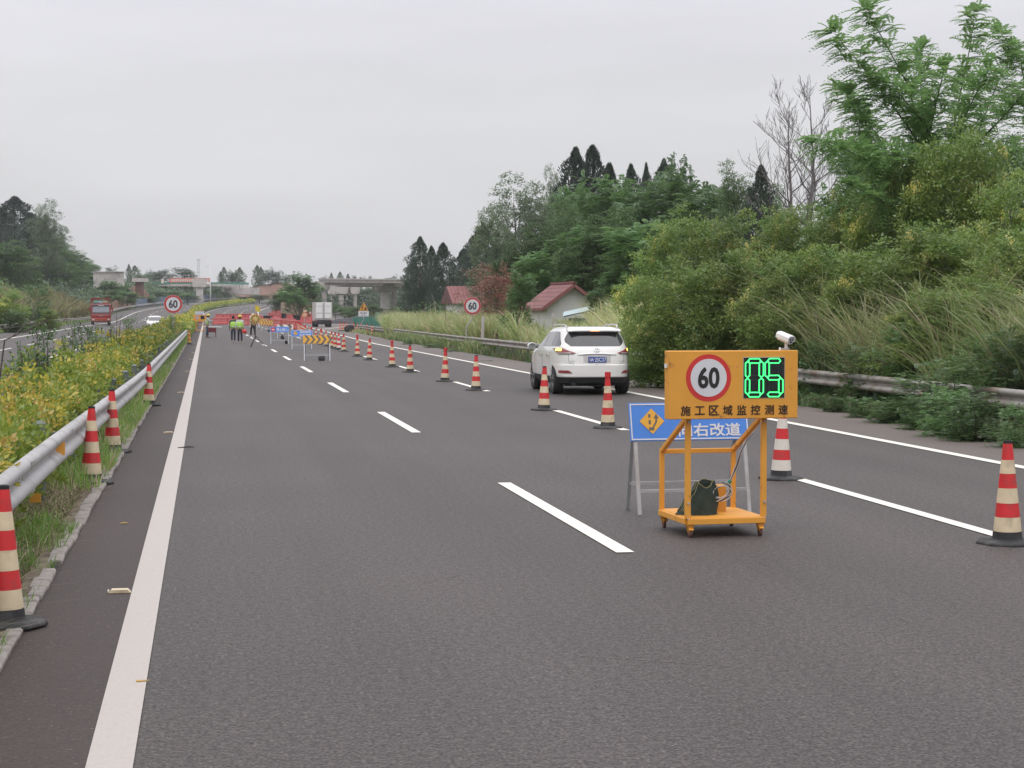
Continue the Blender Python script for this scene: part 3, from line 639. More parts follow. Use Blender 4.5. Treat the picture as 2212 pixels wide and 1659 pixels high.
def draw_blue(first, second, sym):
    def d(t, fin, w, h):
        # white border
        k = MB(); b_ = .012; i = .010
        for (x0, x1, z0, z1) in ((-w/2+i, w/2-i, -i-b_, -i), (-w/2+i, w/2-i, -h+i, -h+i+b_), (-w/2+i, -w/2+i+b_, -h+i+b_, -i-b_), (w/2-i-b_, w/2-i, -h+i+b_, -i-b_)):
            k.prism([(x0, z0), (x1, z0), (x1, z1), (x0, z1)], -.0035, -.001)
        fin(k.build('border', signwhite, t))
        if sym == 'noentry':
            fin(MB().prism([(-w/2+.03, -h+.03), (-w/2+.34, -h+.03), (-w/2+.34, -.03), (-w/2+.03, -.03)], -.003, -.001).build('symbol_field', dblue, t))
            fin(MB().lathe([(.125, -.004), (.125, -.001)], 24, c=(-w/2+.185, 0, -h/2), axis='Y').build('symbol', signred, t))
            fin(MB().box((-w/2+.185, -.006, -h/2), (.17, .003, .05)).build('symbol_bar', signwhite, t))
        else:
            cx_, cz = -w/2+.225, -h/2+.005; q = .125
            fin(MB().prism([(cx_, cz-q), (cx_+q, cz), (cx_, cz+q), (cx_-q, cz)], -.004, -.001).build('diamond', yellow, t))
            k = MB(); bl = lambda P: k.prism([(cx_+p[0], cz+p[1]) for p in P], -.006, -.0035)
            bl([(-.035, .035), (-.012, .035), (-.012, .07), (-.035, .07)]); bl([(-.035, -.03), (-.012, -.03), (-.012, .012), (-.035, .012)]); bl([(-.035, -.09), (.018, -.09), (.018, -.06), (-.035, -.06)])
            bl([(.0, -.06), (.018, -.06), (.052, -.005), (.052, .03), (.034, .03), (.034, .0)]); bl([(.018, .028), (.07, .028), (.044, .075)])
            fin(k.build('arrow_symbol', greyb, t))
        if first and second:
            fin(text(first, .125, signwhite, t, (w*.165, -.004, -h*.27), 'lettering', .03, W=w*.52)); fin(text(second, .125, signwhite, t, (w*.165, -.004, -h*.73), 'lettering', .03, W=w*.52))
        else: fin(text(first, .17, signwhite, t, (.16, -.004, -h/2), 'lettering', .03, W=w*.6))
    return d
def draw_chev(n):
    def d(t, fin, w, h):
        k = MB(); p = w/n; th = p*.42; sk = h*.38
        for i in range(n):
            x = -w/2+p*i+p*.22
            k.prism([(x, -h), (x+th, -h), (x+th+sk, -h/2), (x+sk, -h/2)], -.003, -.001); k.prism([(x+sk, -h/2), (x+sk+th, -h/2), (x+th, 0), (x, 0)], -.003, -.001)
        fin(k.build('chevrons', greyb, t))
    return d
def at_ground(px, py): g = G(px, py); return (g.x, g.y, float(zr(g.y)))
vrot = lambda px: -YAW - math.atan((px-1106)/F)      # faces the observer
# the near blue board
Fg = (G(1381, 1112.7)+G(1631, 1105)+G(1350.6, 1098)+G(1593, 1098))/4
f1 = G(1381, 1112); f2 = G(1631, 1105); rz0 = math.atan2(f2.y-f1.y, f2.x-f1.x)
frame_sign((Fg.x-.03, Fg.y, 0), rz0-.02, 1.21, .375, 1.06, 0, dict(bg=blue, draw=draw_blue('道路封闭', '向右改道', 'div')), 'large blue diversion board standing behind the orange speed display', spread=.52, fm=galv)
def fs(px, py, w, h, top, draw, bg, lab, dr=0):
    p = at_ground(px, py); return frame_sign(p, vrot(px)+dr, w, h, top, 0, dict(bg=bg, draw=draw), lab, spread=.5)
fs(685, 779, 1.10, .335, 1.0, draw_chev(5), yellow, 'yellow chevron board nearest to us, black sandbag on its bar')
fs(652, 754, 1.10, .35, .98, draw_blue('道路封闭', '向右改道', 'div'), blue, 'blue diversion board with yellow diamond just left of the near chevron board')
fs(604, 743, 1.13, .34, 1.03, draw_blue('禁止驶入', None, 'noentry'), blue, 'blue board with a red no-entry disc left of the far diversion board')
fs(616, 732, 1.15, .34, 1.02, draw_chev(2), whiter, 'pale board with chevrons standing right behind the no-entry board')
fs(577, 716.5, 1.2, .50, 1.1, draw_chev(5), yellow, 'far yellow chevron board behind the round flashing light')
fs(566, 711.5, 1.2, .50, 1.15, draw_chev(5), yellow, 'farthest yellow chevron board, mostly hidden behind another')
sandbag(Vector(at_ground(690, 779))+Vector((.08, -.14, 0)), (.27, .20, .19), 'black sandbag on the bar of the nearest chevron board', .1)
sandbag(Vector(at_ground(619, 743)), (.2, .2, .26), 'black sandbag hanging at the right foot of the no-entry board')
sandbag(Vector(at_ground(610, 733)), (.26, .22, .32), 'black sandbag under the pale chevron board')
sandbag(Vector(at_ground(583, 717)), (.4, .3, .25), 'black sandbag at the foot of the far yellow chevron board')
sandbag(Vector(at_ground(755, 717)), (1.0, .8, .7), 'shiny black bag lying between the shoulder cone clusters', grp='loose bags')
# ------------------------------------------------------------------ radar speed display on a wheeled frame
def speed_display(loc, rz, lab, far=False):
    t = thing('speed_display', loc, lab, 'speed display', 'wheeled speed displays'); t.rotation_euler = (0, 0, rz)
    Wd, D = .70, .80; zt = .115
    # base tray
    k = MB(); k.box((0, D/2, zt+.052), (Wd, D, .006)); fr = .05
    for (a, b_) in (((-Wd/2, 0, zt+.025), (Wd/2, 0, zt+.025)), ((-Wd/2, D, zt+.025), (Wd/2, D, zt+.025)), ((-Wd/2, .026, zt+.025), (-Wd/2, D-.026, zt+.025)), ((Wd/2, .026, zt+.025), (Wd/2, D-.026, zt+.025))): k.beam(a, b_, fr, fr)
    k.build('tray', orange, t, bevel=.003)
    ph = 1.02; H1 = 1.12; pw = .045
    for s in (-1, 1):
        MB().box((s*(Wd/2-.005), .02, (zt+.05+H1)/2), (pw, pw, H1-zt-.05)).build('front_post', orange, t, bevel=.003)
        MB().box((s*(Wd/2-.01), D-.02, (zt+.05+.71)/2), (.04, .04, .71-zt-.05)).build('rear_post', orange, t, bevel=.003)
        MB().beam((s*(Wd/2-.01), D-.03, .70), (s*(Wd/2-.01), .045, 1.04), .04, .04).build('brace', orange, t, bevel=.003)
    MB().beam((-Wd/2+.012, D-.02, .69), (Wd/2-.012, D-.02, .69), .04, .04).build('rear_rail', orange, t, bevel=.003)
    k = MB(); 
    for s in (-1, 1):
        for z in (.16, .30, 1.0): k.lathe([(.012, -.012), (.010, .0)], 8, c=(s*(Wd/2-.005), -.005, z), axis='Y')
    k.build('bolts', galv, t)
    # casters
    for (x, y) in ((-Wd/2+.03, .03), (Wd/2-.03, .03), (-Wd/2+.03, D-.03), (Wd/2-.03, D-.03)):
        c = MB(); c.box((x, y, .108), (.065, .065, .008)); c.prism([(x-.030, .104), (x+.030, .104), (x+.014, .04), (x-.014, .04)], y-.024, y-.020); c.prism([(x-.030, .104), (x+.030, .104), (x+.014, .04), (x-.014, .04)], y+.020, y+.024); c.box((x, y-.04, .075), (.04, .03, .008), rx=.5)
        co = c.build('caster', orange, t, bevel=.001); MB().lathe([(.028, -.013), (.035, -.010), (.035, .010), (.028, .013)], 18, c=(x, y, .035), axis='X').build('wheel', M('brown_wheel', (.13, .06, .045), .6, var=.2), co, smooth=.6)
    # cabinet
    cw, chh, cd = 1.165, .585, .13; z0 = 1.03; z1 = z0+chh; xo = .025; cy = -.045
    MB().box((xo, cy, (z0+z1)/2), (cw, cd, chh)).build('cabinet', orange, t, bevel=.006)
    yF = cy-cd/2
    zc = z0+chh*.605; xc = xo-cw*.197
    MB().lathe([(.202, -.002), (.202, .0)], 64, c=(xc, yF-.0005, zc), axis='Y').build('speed_limit_disc', signred, t)
    MB().lathe([(.162, -.002), (.162, .0)], 64, c=(xc, yF-.003, zc), axis='Y').build('speed_limit_face', signwhite, t)
    text('60', .168, blackp, t, (xc, yF-.0065, zc), 'speed_limit_digits', .045, xs=.82)
    s0 = xo-cw/2+.150; n = 8
    for i, ch in enumerate('施工区域监控测速'):
        if far: break
        text(ch, .082 if ch not in '工' else .070, M('dark_brown_lettering', (.03, .014, .008), .5), t, (s0+i*(cw-.285)/7, yF-.003, z0+.075), 'character', .028)
    # led window
    xl, zl, wl, hl = xo+cw*.233, z0+chh*.60, .370, .345
    MB().box((xl, yF+.001, zl), (wl+.014, .006, hl+.014)).build('window_frame', M('pale_edge', (.5, .4, .28), .6), t, bevel=.002)
    MB().box((xl, yF-.003, zl), (wl, .004, hl)).build('led_panel', M('led_black', (.008, .014, .014), .25, spec=.6), t)
    led = M('led_green', (.02, .95, .22), .5, emit=0.0 if far else 1.15, var=.02); led2 = M('led_core', (.35, 1.0, .45), .5, emit=0.0 if far else 1.35, var=.02); off = M('led_off', (.16, .17, .17), .5)
    segs = {'a': ((0, 1), (1, 1)), 'b': ((1, 1), (1, .5)), 'c': ((1, .5), (1, 0)), 'd': ((0, 0), (1, 0)), 'e': ((0, .5), (0, 0)), 'f': ((0, 1), (0, .5)), 'g': ((0, .5), (1, .5))}
    if far: return t
    on = MB(); core = MB(); offm = MB()
    for dx, lit in ((-.089, 'abcdef'), (.089, 'acdfg')):
        for sname, (p, q) in segs.items():
            dw, dh = .125, .290; P0 = Vector((xl+dx-dw/2+p[0]*dw, 0, zl-dh/2+p[1]*dh)); P1 = Vector((xl+dx-dw/2+q[0]*dw, 0, zl-dh/2+q[1]*dh))
            dd = (P1-P0).normalized(); nn = Vector((dd.z, 0, -dd.x)); ln = (P1-P0).length; a = .019
            outline = [P0+dd*.004, P0+dd*.020+nn*a, P1-dd*.020+nn*a, P1-dd*.004, P1-dd*.020-nn*a, P0+dd*.020-nn*a]
            for i in range(6):
                A1, B1 = outline[i], outline[(i+1) % 6]; L1 = (B1-A1).length; m = max(2, int(L1/.0078))
                for j in range(m):
                    c = A1.lerp(B1, j/m)
                    if sname in lit:
                        on.lathe([(.0058, -.001), (.0058, .003)], 7, c=(c.x, yF-.008, c.z), axis='Y'); core.lathe([(.0022, -.001), (.001, .001)], 5, c=(c.x, yF-.0105, c.z), axis='Y')
                    elif j % 2 == 0: offm.lathe([(.0022, -.001), (.0022, .002)], 5, c=(c.x, yF-.0065, c.z), axis='Y')
    on.build('led_digits', led, t, recalc=False); core.build('led_cores', led2, t, recalc=False); offm.build('unlit_leds', off, t, recalc=False)
    # cctv camera on top
    xk = xo+cw/2-.085; c0 = thing_part('surveillance_camera', t); cs_ = .86; c0.scale = (cs_,)*3; c0.location = (xk*(1-cs_), cy*(1-cs_), z1*(1-cs_))
    MB().lathe([(.022, z1-.0), (.016, z1+.02), (.016, z1+.075), (.024, z1+.08)], 14, c=(xk, cy, 0)).build('stalk', dwhite, c0, smooth=.6)
    MB().box((xk-.01, cy, z1+.012), (.07, .06, .02)).build('foot', galv, c0, bevel=.003)
    Mc = Matrix.Translation((xk-.005, cy-.01, z1+.115)) @ Matrix.Rotation(rad(20), 4, 'Z') @ Matrix.Rotation(rad(15), 4, 'X')
    body = MB().lathe([(.034, -.075), (.040, -.07), (.040, .10), (.034, .105)], 20, axis='Y'); body.xf(Mc).build('housing', white, c0, smooth=.6)
    hd = MB(); hd.prism([(-.046, -.01), (-.046, .03), (-.025, .05), (.025, .05), (.046, .03), (.046, -.01), (.042, -.01), (.042, .028), (.022, .045), (-.022, .045), (-.042, .028), (-.042, -.01)], -.086, .11); hd.xf(Mc).build('sun_hood', white, c0)
    f_ = MB().lathe([(.034, -.001), (.034, .001)], 20, c=(0, -.0765, 0), axis='Y'); f_.xf(Mc).build('lens_plate', M('grey_plate', (.4, .41, .45), .4), c0)
    for q, (dx, dz, r) in enumerate(((-.014, .012, .009), (.014, .012, .009), (0, -.012, .011))):
        f_ = MB().lathe([(r, -.001), (r, .001)], 14, c=(dx, -.080, dz), axis='Y'); f_.xf(Mc).build('lens', black, c0)
    MB().lathe([(.009, z1), (.009, z1+.02), (.006, z1+.026)], 12, c=(xk-.065, cy-.02, 0)).build('stub', white, t, smooth=.6)
    MB().box((xo-cw/2-.008, cy, z0+chh*.78), (.012, .05, .035)).build('hinge', white, t)
    # control box on the tray
    MB().box((.085, .50, zt+.17), (.14, .12, .24)).build('control_box', orange, t, bevel=.005)
    # cable
    wm = M('white_cable', (.6, .6, .6), .5); bm_ = M('black_cable', (.02, .02, .02), .5)
    rc = random.Random(2)
    for q, mt in enumerate((wm, bm_, wm)):
        o_ = q*.006
        path = [(.27, .0, 1.03), (.20, .03, .93), (.14+o_, .10, .84), (.10+o_, .16, .72), (.075+o_*2, .20, .60), (.05+o_, .24, .50), (.03+o_, .25, .455)]
        path = [(Vector((p[0]+.08, p[1], p[2]))) for p in path]
        for a in np.linspace(0, 2*math.pi*1.6, 22): path.append(Vector((.055+.085*math.sin(a*(1+.04*q))+o_*2-.02*q, .25-.02*math.cos(a+q), .39+.062*math.cos(a)-.05*a/10)))
        MB().tube(path, .0048, 6, caps=True).build('cable', mt, t, smooth=True)
    MB().box((.115, .243, .455), (.03, .03, .03), ry=.6).build('cable_tie', M('green_tape', (.03, .25, .18), .6), t, bevel=.006)
    return t
def thing_part(name, parent):
    o = bpy.data.objects.new(name, None); COL.objects.link(o); o.parent = parent; o.empty_display_size = .1; return o
g1 = G(1485, 1161); g2 = G(1652, 1158.5)
ctr = (g1+g2)/2; rzc = -YAW+rad(12.7)
sdsp = speed_display((ctr.x, ctr.y, 0), rzc, 'orange radar speed display on casters showing green digits, nearest to us')
# canvas sack on the tray
def R3(rz): return Matrix.Rotation(rz, 3, 'Z')
bagm = M('dark_green_canvas', (.022, .035, .026), .85, var=.25, scale=9, bump=.4)
stripe = M('khaki_stripe', (.24, .23, .12), .8, var=.2, scale=20)
bt = thing('canvas_sack', Vector((ctr.x, ctr.y, .172))+R3(rzc) @ Vector((-.13, .30, 0)), 'dark green canvas sack with khaki stripes slumped on the tray of the orange speed display', 'sack'); bt.rotation_euler = (0, 0, rzc); bt.scale = (.84, .84, .76)
V = []; nk, nz = 48, 22
for j in range(nz):
    f = j/(nz-1); z = .37*f
    for i in range(nk):
        a = 2*math.pi*i/nk
        rx_ = .165*(1-.34*f**1.6)+.02*math.sin(f*3); ry_ = .15*(1-.45*f**1.5)
        w_ = 1+.05*math.sin(3*a+1)*(.3+f)+.035*math.sin(7*a+4*f)+.03*math.sin(11*a-6*f)
        skew = -.10*(1-f)**2*max(0, -math.cos(a))
        zz = z + (.035*math.sin(a*2+.5)-.03*math.sin(a*3))*f**3 - (.06*max(0, -math.cos(a-.3)))*f**2
        if j == 0: w_ *= 1.05
        V.append((rx_*w_*math.cos(a)+skew+.03*f, ry_*w_*math.sin(a), max(zz, .002)))
# turned-in mouth
for (sc_, dz) in ((.88, -.03), (.80, -.10), (.70, -.18)):
    base = V[(nz-1)*nk:nz*nk]; c = np.mean(np.array(base), 0)
    for p in base: V.append((c[0]+(p[0]-c[0])*sc_, c[1]+(p[1]-c[1])*sc_, p[2]+dz))
rows = nz+3; Fq = [(j*nk+i, j*nk+(i+1) % nk, (j+1)*nk+(i+1) % nk, (j+1)*nk+i) for j in range(rows-1) for i in range(nk)]
o = npmesh('sack_body', np.array(V), np.array(Fq), bagm, bt, smooth=True)
for a0, a1 in ((3.35, 3.75), (3.7, 4.05), (3.0, 3.3)):
    path = []
    for j in range(2, nz):
        f = j/(nz-1); a = a0+(a1-a0)*f; i = int(a/(2*math.pi)*nk) % nk; p = Vector(V[j*nk+i]); path.append(p+Vector((math.cos(a), math.sin(a), 0))*.003)
    MB().tube(path, .0045, 5).build('stripe', stripe, bt, smooth=True)
rim = [Vector(V[(nz-1)*nk+i])+Vector((0, 0, .002)) for i in range(nk)]+[Vector(V[(nz-1)*nk])]
MB().tube(rim, .005, 6, caps=False).build('hem', stripe, bt, smooth=True)
# second display far ahead (no lettering can be made out there)
g = G(431, 717)
fd = speed_display((g.x, g.y, 0), -YAW+rad(6), 'small distant orange speed display with a solar panel beside the left edge line', True)
MB().box((.0, .3, 1.80), (.8, .5, .03), rx=rad(38)).build('solar_panel', M('solar_cell', (.22, .24, .28), .3), fd); 
for s in (-1, 1): MB().beam((s*.36, .1, 1.55), (s*.36, .3, 2.0), .04, .04).build('panel_support', dwhite, fd)
# ------------------------------------------------------------------ roadside signs
def round_sign(px, pyc, d, dia, base_px, lab, bent=True, hidden=False):
    c = AT(px, pyc, d); b_ = AT(base_px, 673, d); gz = tz(b_.x, b_.y); t = thing('speed_limit_sign', (b_.x, b_.y, gz), lab, 'traffic sign', 'round 60 speed limit signs', vrot(px))
    c = t.rotation_euler.to_matrix().transposed() @ (c-t.location); r = dia/2
    MB().lathe([(r, .0), (r, .012)], 56, c=(c.x, -.05, c.z), axis='Y').build('sign_plate', galv, t)
    k = MB(); n = 56
    MB().lathe([(r*.985, -.003), (r*.985, -.001)], 56, c=(c.x, -.05, c.z), axis='Y').build('sign_rim', M('pink_rim', (.62, .30, .28), .5), t)
    MB().lathe([(r*.955, -.006), (r*.955, -.004)], 56, c=(c.x, -.05, c.z), axis='Y').build('red_ring', M('sign_ring', (.50, .045, .05), .5, var=.1), t)
    MB().lathe([(r*.755, -.010), (r*.755, -.007)], 56, c=(c.x, -.05, c.z), axis='Y').build('sign_face', signwhite, t)
    text('60', dia*.40, M('grey_black_digits', (.05, .05, .06), .5), t, (c.x, -.063, c.z), 'digits', .045, xs=.84)
    if bent: path = [(0, 0, -.3), (0, 0, c.z-r-.72), (.02, 0, c.z-r-.62), (c.x-.02, 0, c.z-r-.22), (c.x, 0, c.z-r-.1), (c.x, 0, c.z+r*.5)]
    else: path = [(c.x, 0, -.3), (c.x, 0, c.z), (c.x, 0, c.z+r*.5)]
    MB().tube(path, .038, 10).build('pole', galv, t, smooth=.8)
    k = MB(); k.box((c.x, -.02, c.z+r*.4), (.3, .03, .05)); k.box((c.x, -.02, c.z-r*.4), (.3, .03, .05)); k.build('bracket', galv, t); return t
round_sign(1020.5, 661, 92, .875, 1007.5, 'round 60 speed limit sign on a bent pole in front of the tall grass')
round_sign(374, 656.8, 89, .89, 374, 'round 60 speed limit sign rising from the median hedge on the left', False)
# triangular roadworks sign
d = 205; b_ = AT(777, 673, d); t = thing('roadworks_sign', (b_.x, b_.y, tz(b_.x, b_.y)), 'yellow triangular roadworks sign with white plate on a bent pole', 'traffic sign', None, vrot(785))
cc = AT(785.5, 661.5, d)-t.location; cc = t.rotation_euler.to_matrix().transposed() @ cc; Wt = 22*d/F*1.08; Ht = 20.5*d/F; xz = lambda px, pz: (cc.x+px, cc.z+pz)
def tri(s): return [xz(-Wt/2*s, -Ht*.5+(1-s)*Ht*.32), xz(Wt/2*s, -Ht*.5+(1-s)*Ht*.32), xz(0, Ht*.5-(1-s)*Ht*.66)]
MB().prism(tri(1), -.05, -.03).build('triangle_edge', M('pale_green_edge', (.35, .38, .28), .6), t); MB().prism(tri(.93), -.054, -.051).build('triangle_border', blackp, t)
MB().prism(tri(.83), -.058, -.055).build('triangle_face', M('amber_face', (.74, .33, .04), .5), t)
k = MB(); P = lambda pts: k.prism([xz(a*Wt, b2*Ht) for a, b2 in pts], -.062, -.059)
P([(.02, -.38), (.32, -.38), (.20, -.12), (.13, -.10)]); P([(-.10, .12), (-.02, .12), (-.02, .19), (-.08, .19)]); P([(-.16, -.08), (-.10, .10), (-.04, .10), (-.07, -.08)]); P([(-.22, -.38), (-.17, -.38), (-.10, -.08), (-.16, -.08)]); P([(-.08, -.38), (-.04, -.38), (-.06, -.08), (-.11, -.08)]); P([(-.06, .06), (-.03, .03), (.08, -.10), (.05, -.12)])
k.build('digging_figure', blackp, t)
pw_, ph_ = 23*d/F*.98, 11.3*d/F; pz = cc.z-Ht*.5-ph_/2-.02
MB().box((cc.x, -.04, pz), (pw_, .02, ph_)).build('plate', signwhite, t); text('施工路段', ph_*.36, M('grey_lettering', (.16, .16, .17), .6), t, (cc.x, -.054, pz+ph_*.14), 'lettering', .03, W=pw_*.62)
text('1000m', ph_*.18, MATS['grey_lettering'], t, (cc.x, -.054, pz-ph_*.28), 'distance', .03, W=pw_*.45)
MB().tube([(0, 0, -.5), (0, 0, pz-ph_/2-1.15), (.04, 0, pz-ph_/2-1.05), (cc.x-.03, 0, pz-ph_/2-.45), (cc.x, 0, pz-ph_/2-.3), (cc.x, 0, cc.z+Ht*.2)], .05, 10).build('pole', galv, t, smooth=.8)
# ------------------------------------------------------------------ round flashing light on a tripod
g = G(552, 749.5); t = thing('flashing_light', (g.x, g.y, 0), 'round yellow and black flashing warning light on a black tripod', 'warning light', None, vrot(552)); hz = 1.54
for a in (-.15, 2.0, 4.2): MB().beam((math.cos(a)*.58, math.sin(a)*.58-.05, 0), (0, 0, .62), .03, .03).build('tripod_leg', blackp, t)
MB().tube([(0, 0, .45), (0, 0, hz-.1)], .02, 8).build('pole', blackp, t); MB().lathe([(.26, -.05), (.27, -.03), (.27, .03), (.25, .04)], 32, c=(0, -.03, hz), axis='Y').build('housing', M('yellow_plastic', (.62, .42, .12), .5, var=.1), t, smooth=.6)
for i in range(10):
    a = i/10*2*math.pi; r0, r1, h_ = .13, .245, .10; k = MB(); k.prism([(r0*math.cos(a-.10), hz+r0*math.sin(a-.10)), (r1*math.cos(a-h_*1.6), hz+r1*math.sin(a-h_*1.6)), (r1*math.cos(a+h_*1.6), hz+r1*math.sin(a+h_*1.6)), (r0*math.cos(a+.10), hz+r0*math.sin(a+.10))], -.086, -.081); k.build('dark_segment', M('brown_segment', (.13, .06, .02), .5), t)
MB().lathe([(.12, -.006), (.10, -.012), (.02, -.013)], 24, c=(0, -.08, hz), axis='Y').build('lens', M('amber_lens', (.7, .50, .22), .3), t, smooth=.6)
# flag, white frame
g = G(557, 700, 0); Yf = 240; p = AT(551, 673, 240); zf0 = float(zr(p.y))
t = thing('flag', (p.x, p.y, zf0), 'yellow flag on a thin pole above the red barriers', 'flag'); z1 = 1.95+13.5*240/F; z0_ = 1.95-.5*240/F
MB().tube([(0, 0, 0), (0, 0, z1+.05)], .02, 6).build('pole', steel, t); V = []
for i in range(9):
    for j in range(6):
        f = i/8; q = j/5; V.append((f*.68, .08*math.sin(f*7+q), z1-q*.78-f*f*.32*(1-q*.4)))
V2 = np.array(V); V2 = np.concatenate([V2, V2+np.array([0, .012, 0])]); q_ = [(i*6+j, i*6+j+1, (i+1)*6+j+1, (i+1)*6+j) for i in range(8) for j in range(5)]; q2 = [tuple(54+c for c in reversed(f)) for f in q_]
npmesh('cloth', V2, np.array(q_+q2), M('yellow_cloth', (.62, .50, .05), .8, var=.15), t, smooth=True)
p = AT(550, 688, 225); t = thing('white_frame', (p.x, p.y, 0), 'open white rectangular frame standing under the yellow flag', 'frame'); zt = 1.95-9*225/F; wF = 19*225/F
for s in (-1, 1): MB().box((s*wF/2, 0, zt/2), (.12, .08, zt)).build('upright', white, t)
MB().box((0, 0, zt-.06), (wF+.1, .1, .13)).build('top_bar', white, t); MB().box((0, 0, zt-.75), (wF-.12, .06, .08)).build('lower_bar', white, t)
# ------------------------------------------------------------------ red water barriers
bt_ = thing('water_barrier', (0, 0, 0), 'red plastic water-filled barrier', 'barrier')
k = MB(); prof = [(-.22, 0), (.22, 0), (.22, .18), (.12, .42), (.10, .86), (.13, .90), (.13, .98), (-.13, .98), (-.13, .90), (-.10, .86), (-.12, .42), (-.22, .18)]
n = len(prof); vs = [(x, a, z) for x in (-.72, .72) for a, z in prof]; k.add(vs, [tuple(range(n)), tuple(range(2*n-1, n-1, -1))]+[(i, i+n, (i+1) % n+n, (i+1) % n) for i in range(n)]); k.build('shell', plast_red, bt_, bevel=.015)
for s in (-1, 0, 1):
    k = MB(); k.lathe([(.11, -.125), (.10, -.11)], 16, c=(s*.42, 0, .60), axis='Y'); o = k.build('recess', M('pale_red_recess', (.68, .30, .27), .5, var=.1), bt_); 
k = MB(); k.box((0, -.135, .945), (1.36, .012, .05)); k.build('pale_strip', M('pale_pink_strip', (.66, .36, .33), .5), bt_)
PB = Proto(bt_); nb = 0
def barrier_row(a, b_, lab, grp='red water barriers closing the lanes', step=1.5, jit=.05):
    global nb
    a = Vector(a); b_ = Vector(b_); L_ = (b_-a).length; n = max(1, int(L_/step)); d = (b_-a).normalized(); ang = math.atan2(d.y, d.x)
    for i in range(n):
        p = a+d*(step*(i+.5)); z = float(zr(p.y)+zop(p.x-float(cx(p.y)), p.y)); r = random.Random(nb)
        PB.put((p.x+r.uniform(-jit, jit), p.y+r.uniform(-jit, jit), z), ang+r.uniform(-.05, .05), 1, lab, grp); nb += 1
gg = lambda px, py: G(px, py)
barrier_row(gg(459, 701.5), gg(521, 701), 'red barrier in the left front row across the closed lanes')
barrier_row(gg(466, 697.5), gg(560, 697), 'red barrier in the second row behind the front barriers')
barrier_row(gg(524, 703), gg(560, 701.5), 'red barrier directly behind the walking workers')
for j in range(3): barrier_row(gg(574, 703).lerp(gg(648, 713), j/3), gg(574, 703).lerp(gg(648, 713), (j+1)/3), 'red barrier in the %s third of the slanted row behind the blue boards' % ('far', 'middle', 'near')[j])
for j in range(3): barrier_row(gg(560, 698).lerp(gg(640, 706), j/3), gg(560, 698).lerp(gg(640, 706), (j+1)/3), 'red barrier behind the far chevron boards, %s third of its row' % ('left', 'middle', 'right')[j])
for i, (x0, y0, x1, y1) in enumerate(((580, 696.5, 676, 700.5), (586, 695, 676, 698.5), (592, 694, 674, 696.5))):
    for j in range(3):
        pA = gg(x0, y0).lerp(gg(x1, y1), j/3); pB = gg(x0, y0).lerp(gg(x1, y1), (j+1)/3)
        barrier_row(pA, pB, 'red barrier in the %s third of the %s packed row left of the white lorry' % (('left', 'middle', 'right')[j], ('front', 'second', 'rear')[i]), 'packed red barriers left of the white lorry', 2.2)
ys = np.arange(296, 352, 1.6)
for i, Y in enumerate(ys):
    X = -.95+float(cx(Y)); sl = math.atan2(1, 2*.00053*max(0, Y-350)); PB.put((X, Y, float(zr(Y))), math.pi/2-2*.00053*max(0, Y-350), 1, ('red barrier at the near end of the row along the median bend' if i < 6 else 'red barrier in the middle of the row along the median bend' if i < 20 else 'red barrier at the far end of the row along the median bend'), 'red barriers along the median bend')
# piled cones and boards behind the flag
for i, (px, py, d) in enumerate(((528, 684, 275), (531, 683, 278), (535, 684, 274), (533, 679, 283), (540, 685, 270), (545, 685, 270))):
    p = AT(px, 673, d); coneA.put((p.x, p.y, float(zr(p.y))), i, 1.15, 'pale distant cone piled behind the front barrier row', 'piled cones behind the barriers')
# black round containers behind the barriers
def tub(px0, px1, pyt, pyb, d, lab, nm='rubber_tub', taper=.8):
    w = (px1-px0)*d/F; p = AT((px0+px1)/2, 673, d); zt_ = AT(0, pyt, d).z; zb = AT(0, pyb, d).z; h = zt_-zb
    t = thing(nm, (p.x, p.y, float(zr(p.y))), lab, 'tub' if nm != 'waste_bin' else 'bin'); hh = zt_-t.location.z
    MB().lathe([(w/2*taper, 0), (w/2*(taper*.5+.5), hh*.6), (w/2, hh*.92), (w/2*1.03, hh*.94), (w/2*1.03, hh), (w/2*.92, hh), (w/2*.9, hh*.9)], 24).build('shell', blackp, t, smooth=.6)
    MB().lathe([(w/2*.88, hh*.86), (w/2*.5, hh*.9), (w/2*.1, hh*.93)], 20).build('contents', rubber, t, smooth=.6); return t
tub(568.5, 589, 682, 695, 280, 'low wide black tub behind the barriers under the curved white line'); tub(607.5, 618.5, 677, 690, 292, 'tall black bin between the black tubs behind the barriers', 'waste_bin', .85)
tub(633, 650, 681, 692, 285, 'rounded black tub at the right behind the barriers near the round sign')
# round orange construction sign near truck
p = AT(658, 684, 262); t = thing('round_arrow_sign', (p.x, p.y, float(zr(p.y))), 'small faded orange round sign just left of the white box lorry', 'traffic sign', None, vrot(658)); hz = 1.95-6*262/F-float(zr(p.y))
hz = AT(658, 680, 262).z-t.location.z
MB().tube([(0, 0, 0), (0, 0, hz)], .03, 8).build('pole', steel, t); MB().lathe([(.40, -.03), (.40, .0)], 28, c=(0, -.03, hz), axis='Y').build('disc', M('faded_orange_disc', (.58, .22, .10), .6), t); MB().lathe([(.25, -.002), (.25, .0)], 28, c=(0, -.064, hz), axis='Y').build('disc_face', M('pale_disc', (.66, .42, .30), .6), t); MB().box((.06, -.04, hz+.55), (.45, .02, .26)).build('plate', M('pale_plate', (.66, .5, .38), .6), t)
